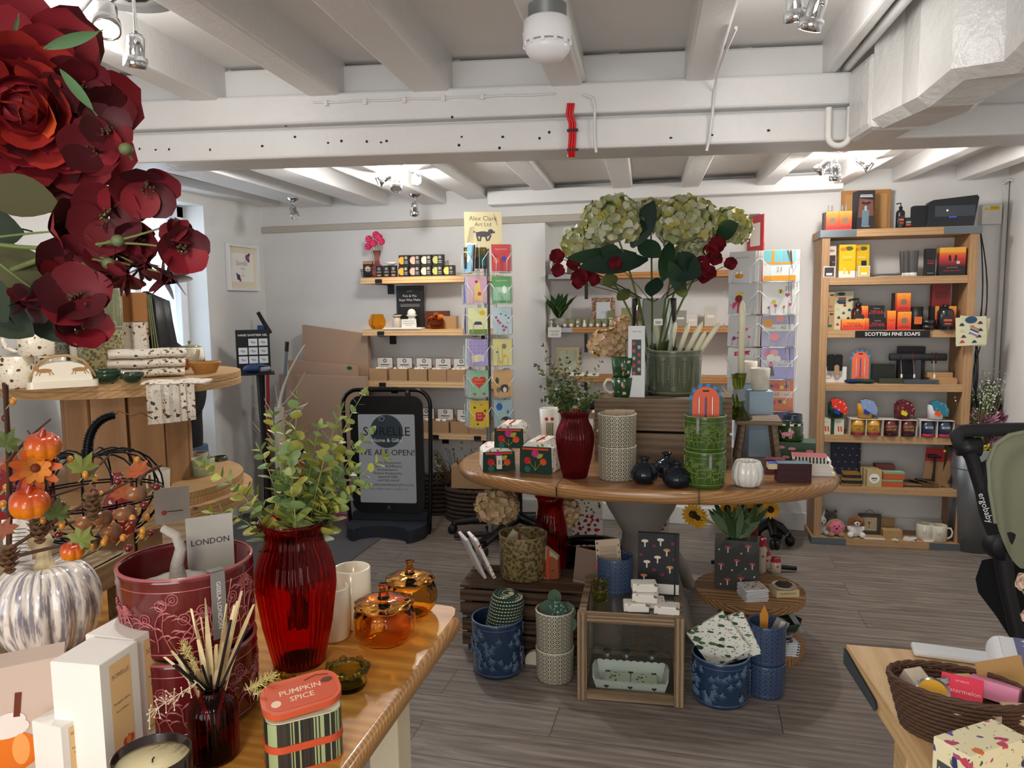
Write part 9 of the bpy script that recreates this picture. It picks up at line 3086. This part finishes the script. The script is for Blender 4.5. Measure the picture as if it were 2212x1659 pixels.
q.build('filler_flowers',[mat('#dfe0d4',.8),M_STEM,mat('#b9ac2c',.7),mat('#3f5a3a',.6),mat('#c9929c',.7),mat('#33241f',.8),mat('#8f8f88',.9)],fb)
def S_(px,py,dist):
 return ad(px,py,dist)
D0=2.35
fl=az(2205,1700,0)
PC=Vector((S_(2200,1200,D0).x+.1,S_(2200,1200,D0).y,0))
pc_=thing('pushchair','black framed pushchair with sage green hood cut off by the right edge','pushchair',PC)
pv=TR(*PC).inverted()
sd=Vector((.42,.12,0))
def T2(pts,dist=D0):
 return[pv@S_(x,y,dist)for x,y in pts]
for k in(0,1):
 off=sd*k
 a=[v+off for v in T2([(2092,965),(2100,990),(2140,1120),(2163,1175)])]
 MB().tube(a,[.03,.021,.021,.026],12).build('upper_frame',mat('#1b1c1f',.5),pc_)
 b=[v+off for v in T2([(2163,1175),(2175,1270),(2205,1400),(2225,1500)])]
 e=b[-1]
 b.append(Vector((e.x+.02,e.y,-PC.z+.12)))
 MB().tube(b,[.03,.024,.022,.02,.02],12).build('lower_frame',mat('#1b1c1f',.5),pc_)
 q=MB()
 for s_ in(-1,1):
  wx=e.x+.02
 q.lathe([(.02,-.02),(.085,-.02),(.1,-.01),(.1,.01),(.085,.02),(.02,.02)],32,0,TR(e.x+.03,e.y,.1)@RY(pi/2))
 q.lathe([(.0005,-.022),(.05,-.022),(.05,.022),(.0005,.022)],24,1,TR(e.x+.03,e.y,.1)@RY(pi/2))
 q.build('wheel',[mat('#141416',.8),mat('#6a6c70',.4)],pc_)
 j=a[-1]
 MB().lathe([(.0005,-.03),(.045,-.03),(.05,-.02),(.05,.02),(.045,.03),(.0005,.03)],28,0,TR(*j)@RZ(.3)@RX(pi/2)).build('hinge',mat('#151619',.5),pc_)
 MB().lathe([(.0005,-.032),(.03,-.032),(.03,.032),(.0005,.032)],24,0,TR(*a[0])@RY(pi/2)).build('handle_joint',mat('#151619',.45),pc_)
h0=T2([(2092,965),(2072,960),(2066,942),(2075,932),(2110,929),(2160,928)])
h1=[h0[0]+sd,h0[1]+sd,h0[2]+sd,h0[3]+sd]
MB().tube(h0+[h0[5]+sd*.6,h0[4]+sd]+h1[::-1],.021,12).build('handlebar',mat('#232427',.75,bump=.4,bscale=120),pc_)
prof=[T2(pp_,D0-.02)for pp_ in([(2150,1130),(2138,1060),(2135,1000),(2150,960),(2180,940),(2230,930)],[(2165,1180),(2152,1080),(2150,1010),(2165,975),(2195,955),(2235,950)],[(2185,1210),(2180,1110),(2178,1040),(2188,1000),(2210,985),(2240,980)],[(2212,1240),(2208,1150),(2205,1080),(2212,1030),(2230,1010),(2250,1005)])]
q=MB()
nn2=6
vs=[]
for i,row in enumerate(prof):
 for j,v in enumerate(row):
  vs.append(v+Vector((0,(-.03 if i%2 else .0),0)))
q.add(vs,[(i*nn2+j,i*nn2+j+1,(i+1)*nn2+j+1,(i+1)*nn2+j)for i in range(3)for j in range(5)],0,True)
vs2=[v+sd for v in vs]
q.add(vs2,[(i*nn2+j,(i+1)*nn2+j,(i+1)*nn2+j+1,i*nn2+j+1)for i in range(3)for j in range(5)],0,True)
q.add(vs[:nn2]+vs2[:nn2],[(j,j+1,nn2+j+1,nn2+j)for j in range(5)],0,True)
hdo=q.build('hood',mat('#84876f',.9,bump=.3,bscale=60),pc_)
sm_=hdo.modifiers.new('smooth','SUBSURF')
sm_.levels=sm_.render_levels=2
for row in prof[:3]:
 MB().tube(row,.007,8).build('hood_rib',mat('#8f927a',.85),pc_)
MB().tube(T2([(2150,1000),(2128,1010),(2120,1050),(2132,1110),(2155,1170)],D0-.0),.022,10).build('seat_back',mat('#16191f',.9),pc_)
bg_=T2([(2170,1200),(2120,1210),(2106,1250),(2112,1280),(2150,1330),(2195,1400),(2230,1440),(2260,1380),(2260,1200)],D0+.1)
q=MB()
k=len(bg_)
q.add(bg_+[v+sd*.95 for v in bg_],[tuple(range(k)),tuple(range(2*k-1,k-1,-1))]+[(i,k+i,k+(i+1)%k,(i+1)%k)for i in range(k)])
q.build('seat_shell',mat('#11141a',.95),pc_,bevel=.02)
a,b=[pv@S_(x,y,D0)for x,y in((2112,1058),(2134,1128))]
d=(b-a).normalized()
cen=(a+b)/2+Vector((0,-.0235,0))
Mx=Matrix(((d.x,-d.z,0,cen.x),(d.y,0,-1,cen.y),(d.z,d.x,0,cen.z),(0,0,0,1)))
MB().text('ergobaby',.026,Mx,0).build('lettering',WHITE,pc_)
def Bz(px,py,r=0.0):
 return on(px,py,.7505,r)
P=Bz(2040,1590,.0)
P=Vector((az(2070,1480,.84).x,az(2070,1480,.84).y,.7505))
wb_,hb_=W(P,268),.088
M_WB=mat('#4f3626',.6,bump=.5)
basket('wicker_basket','dark brown oval wicker basket of lip balms on the near right bench','basket',P,wb_,wb_*.62,hb_,-.28,M_WB,12,60,1.28,.003)
solo('basket_liner',MB().lathe([(.0005,0),(wb_*.36,0),(wb_*.42,.048),(wb_*.4,.05),(.0005,.048)],32,sy=.6),mat('#6a4a34',.8),'brown padding in the bottom of the balm basket','liner',P+Vector((0,0,.006)),-.28)
def inb(x,y,z):
 return P+Vector((x*math.cos(-.28)-y*math.sin(-.28),x*math.sin(-.28)+y*math.cos(-.28),z+.018))
for(x,y,z,w_,d_,h_,c,rz,tl_,lab,tx,tc)in((-.07,.02,.042,.036,.036,.06,'#cdbfae',.5,.5,'beige balm box standing at the left in the basket','',''),(.005,-.01,.062,.062,.03,.05,'#d83a52',-.35,-.9,'red Watermelon balm box in the middle of the basket','Watermelon','#f2b8b8'),(.055,.03,.062,.075,.034,.03,'#d88aa8',-.55,-.25,'long pink balm box lying at the right of the basket','',''),(.03,-.045,.05,.06,.03,.018,'#c9a898',-.2,0,'pale peach balm box at the front of the basket','',''),(.085,-.02,.052,.045,.03,.022,'#cfb894',.1,.2,'cream balm box at the right rim of the basket','',''),(.0,.045,.045,.05,.03,.04,'#cdc08c',.3,.4,'pale yellow balm box at the back of the basket','','')):
 mb=MB().box((0,0,0),(w_,d_,h_),0,RX(tl_))
 if tx:
  mb.text(tx,.011,RX(tl_)@FR(-d_/2-.0004,-.004),1)
  mb.text('LIP BALM',.005,RX(tl_)@FR(-d_/2-.0004,.014),1)
 solo('balm_box',mb,[mat(c,.5),mat(tc or '#ffffff',.5)],lab,'box',inb(x,y,z),rz,bevel=.0008)
for i,(x,y,z,a,m,lab)in enumerate(((-.035,.0,.068,-.5,0,'silver screw-top balm tin at the left, upper'),(-.037,.0,.056,-.5,0,'silver screw-top balm tin at the left, lower'),(-.038,-.036,.062,.9,1,'round tin with mustard yellow label at the front left'),(.0,-.05,.052,.3,0,'small ridged silver balm tin at the front middle'))):
 r_=.027 if i<3 else .016
 M=RX(a)@RY(-.2)
 solo('balm_tin',MB().lathe([(.0005,-.006),(r_,-.006),(r_*1.03,-.003),(r_*.98,0),(r_*1.03,.003),(r_,.006),(.0005,.006)],32,0,M).disc(0,0,r_*.86,1,M,.0064),[mat('#b9bcc0',.25,1.0),mat('#c8920e' if m else '#d8c9c0',.4)],lab+' in the balm basket','tin',inb(x,y,z),0)
M_FB=pattern('garden','#e9dfb8',['#b83a6a','#5a4a9c','#d8743c','#c8485c','#3a3a6a','#a8527c'],46,.36,1,.45,second=(['#4a6a4a','#7c8c4a','#2c4a5c'],80,.2))
A,B,Cc=az(2033,1598,.845),az(2112,1645,.845),az(2205,1585,.845)
c=(A+Cc)/2
w_,d_,rz=(B-A).length,(Cc-B).length,math.atan2((B-A).y,(B-A).x)
t=thing('gift_box','cube gift box with colourful garden flower print and slate label','box',(c.x,c.y,.7505),rz)
mb=MB().base(0,0,0,w_,d_,.094)
M=FR(-d_/2-.0004)
mb.rect(0,.045,w_*.72,.034,1,M).text('BASIL & LIME',w_*.11,M@TR(0,.05,.0004),2).text('VERBENA',w_*.11,M@TR(0,.038,.0004),2)
mb.build('carton',[M_FB,mat('#4c4c4c',.6),WHITE],t,bevel=.001)
q0=Bz(2160,1420,0)
t=MB().prism([(-.06,0),(.06,0),(.06,.19),(-.06,.19)],-.001,.0,0)
pr_=Vector((az(2205,1432,.79).x,az(2205,1432,.79).y,.79))
mb=MB()
for i in range(12):
 a0,a1=-pi/2+i*.26,-pi/2+(i+1)*.26
 mb.add([(-.022*math.cos(a0)-.03,-.09,.03*math.sin(a0)),(-.022*math.cos(a1)-.03,-.09,.03*math.sin(a1)),(-.022*math.cos(a1)-.03,.09,.03*math.sin(a1)),(-.022*math.cos(a0)-.03,.09,.03*math.sin(a0))],[(0,1,2,3)],0,True)
mb.box((.05,0,.030),(.16,.18,.002),0).box((.05,0,-.030),(.16,.18,.002),0)
mb.box((.06,0,.0318),(.13,.18,.0012),1)
for i in range(7):
 st_2=[((.006 if j%2==0 else .0026)*math.cos(pi/2+j*pi/5),(.006 if j%2==0 else .0026)*math.sin(pi/2+j*pi/5))for j in range(10)]
 mb.flat(st_2,0,TR(.012,-.075+i*.025,.0326))
mb.disc(.07,.02,.03,2,None,.0327).disc(.08,-.04,.022,3,None,.0329)
solo('rolled_magazine',mb,[mat('#e6e8ec',.4),mat('#1c2c7c',.3,coat=.5),mat('#2c7cc8',.3),mat('#d8c82c',.4)],'rolled white sheet with deep blue starry print behind the basket','magazine',pr_-Vector((0,0,.0175)),-.25)
solo('white_packet',MB().box((0,0,.008),(.2,.05,.014)),mat('#dfe3e8',.3,coat=.4),'flat white wrapped packet behind the wicker basket','packet',Bz(2085,1424,.0),-.12,bevel=.006)
t=MB().box((0,0,.06),(.1,.003,.12),0,RX(-.3))
solo('kraft_card',t,mat('#b08a58',.8),'kraft card propped behind the floral gift box at the right edge','card',Vector((az(2190,1520,.8).x,az(2190,1520,.8).y,.7505)),.5)
bl_=thing('silk_blossom_stem','pale peach silk blossoms poking in at the right edge above the bench','artificial flowers',Vector((az(2260,1560,.75).x,az(2260,1560,.75).y,.7505)))
biv=TR(*bl_.location).inverted()
q=MB()
for(px,py,rp)in((2208,1250,26),(2215,1325,20),(2200,1262,16)):
 c=biv@ad(px,py,1.45)
 for k in range(10):
  q.leaf(c,Vector((-abs(G.uniform(0,1)),-.4,G.uniform(-1,1))),(0,-1,0),rp*1.45/FPX,rp*1.1/FPX,.4,.3,k%2,'round')
 q.tube(curve((0,0,0),(.03,0,c.z*.6),tuple(c),6),.002,4,2)
q.build('blossoms',[mat('#e9cbb8',.7),mat('#f0ddd0',.7),M_STEM],bl_)
tb_=Vector((az(2205,1650,.78).x,az(2205,1650,.78).y,.7505))
solo('fabric_gonk',MB().lathe([(.0005,0),(.02,0),(.024,.02),(.015,.045),(.0005,.05)],20).ball((0,0,.052),(.019,.017,.012),14,8,1),[mat('#c9b09c',.9),mat('#c8602c',1,bump=1,bscale=200)],'tiny figure with fluffy orange hair in the bottom right corner','figurine',tb_)
for(px,py,w_,h_,lab)in((1500,1112,.09,.15,'white double wall socket plate low on the back wall under the oval table'),(998,962,.15,.09,'pale blanking plate on the back wall below the lowest bracket shelf')):
 p=ay(px,py,YB-.008)
 q=MB().box((0,0,0),(w_,.014,h_))
 for s_ in(-1,1):
  q.disc(0,s_*h_*.25,.012,1,FR(-.0072))
 solo('wall_socket',q,[mat('#dcdad6',.4),mat('#a9a7a2',.5)],lab,'wall socket',p,bevel=.003)
p=ay(1287,1165,3.75)
basket('wire_basket','dark wire basket on the floor behind the display case','basket',(p.x,3.62,0),.3,.2,.3,0,WIREB,6,24,1.2,.0015)
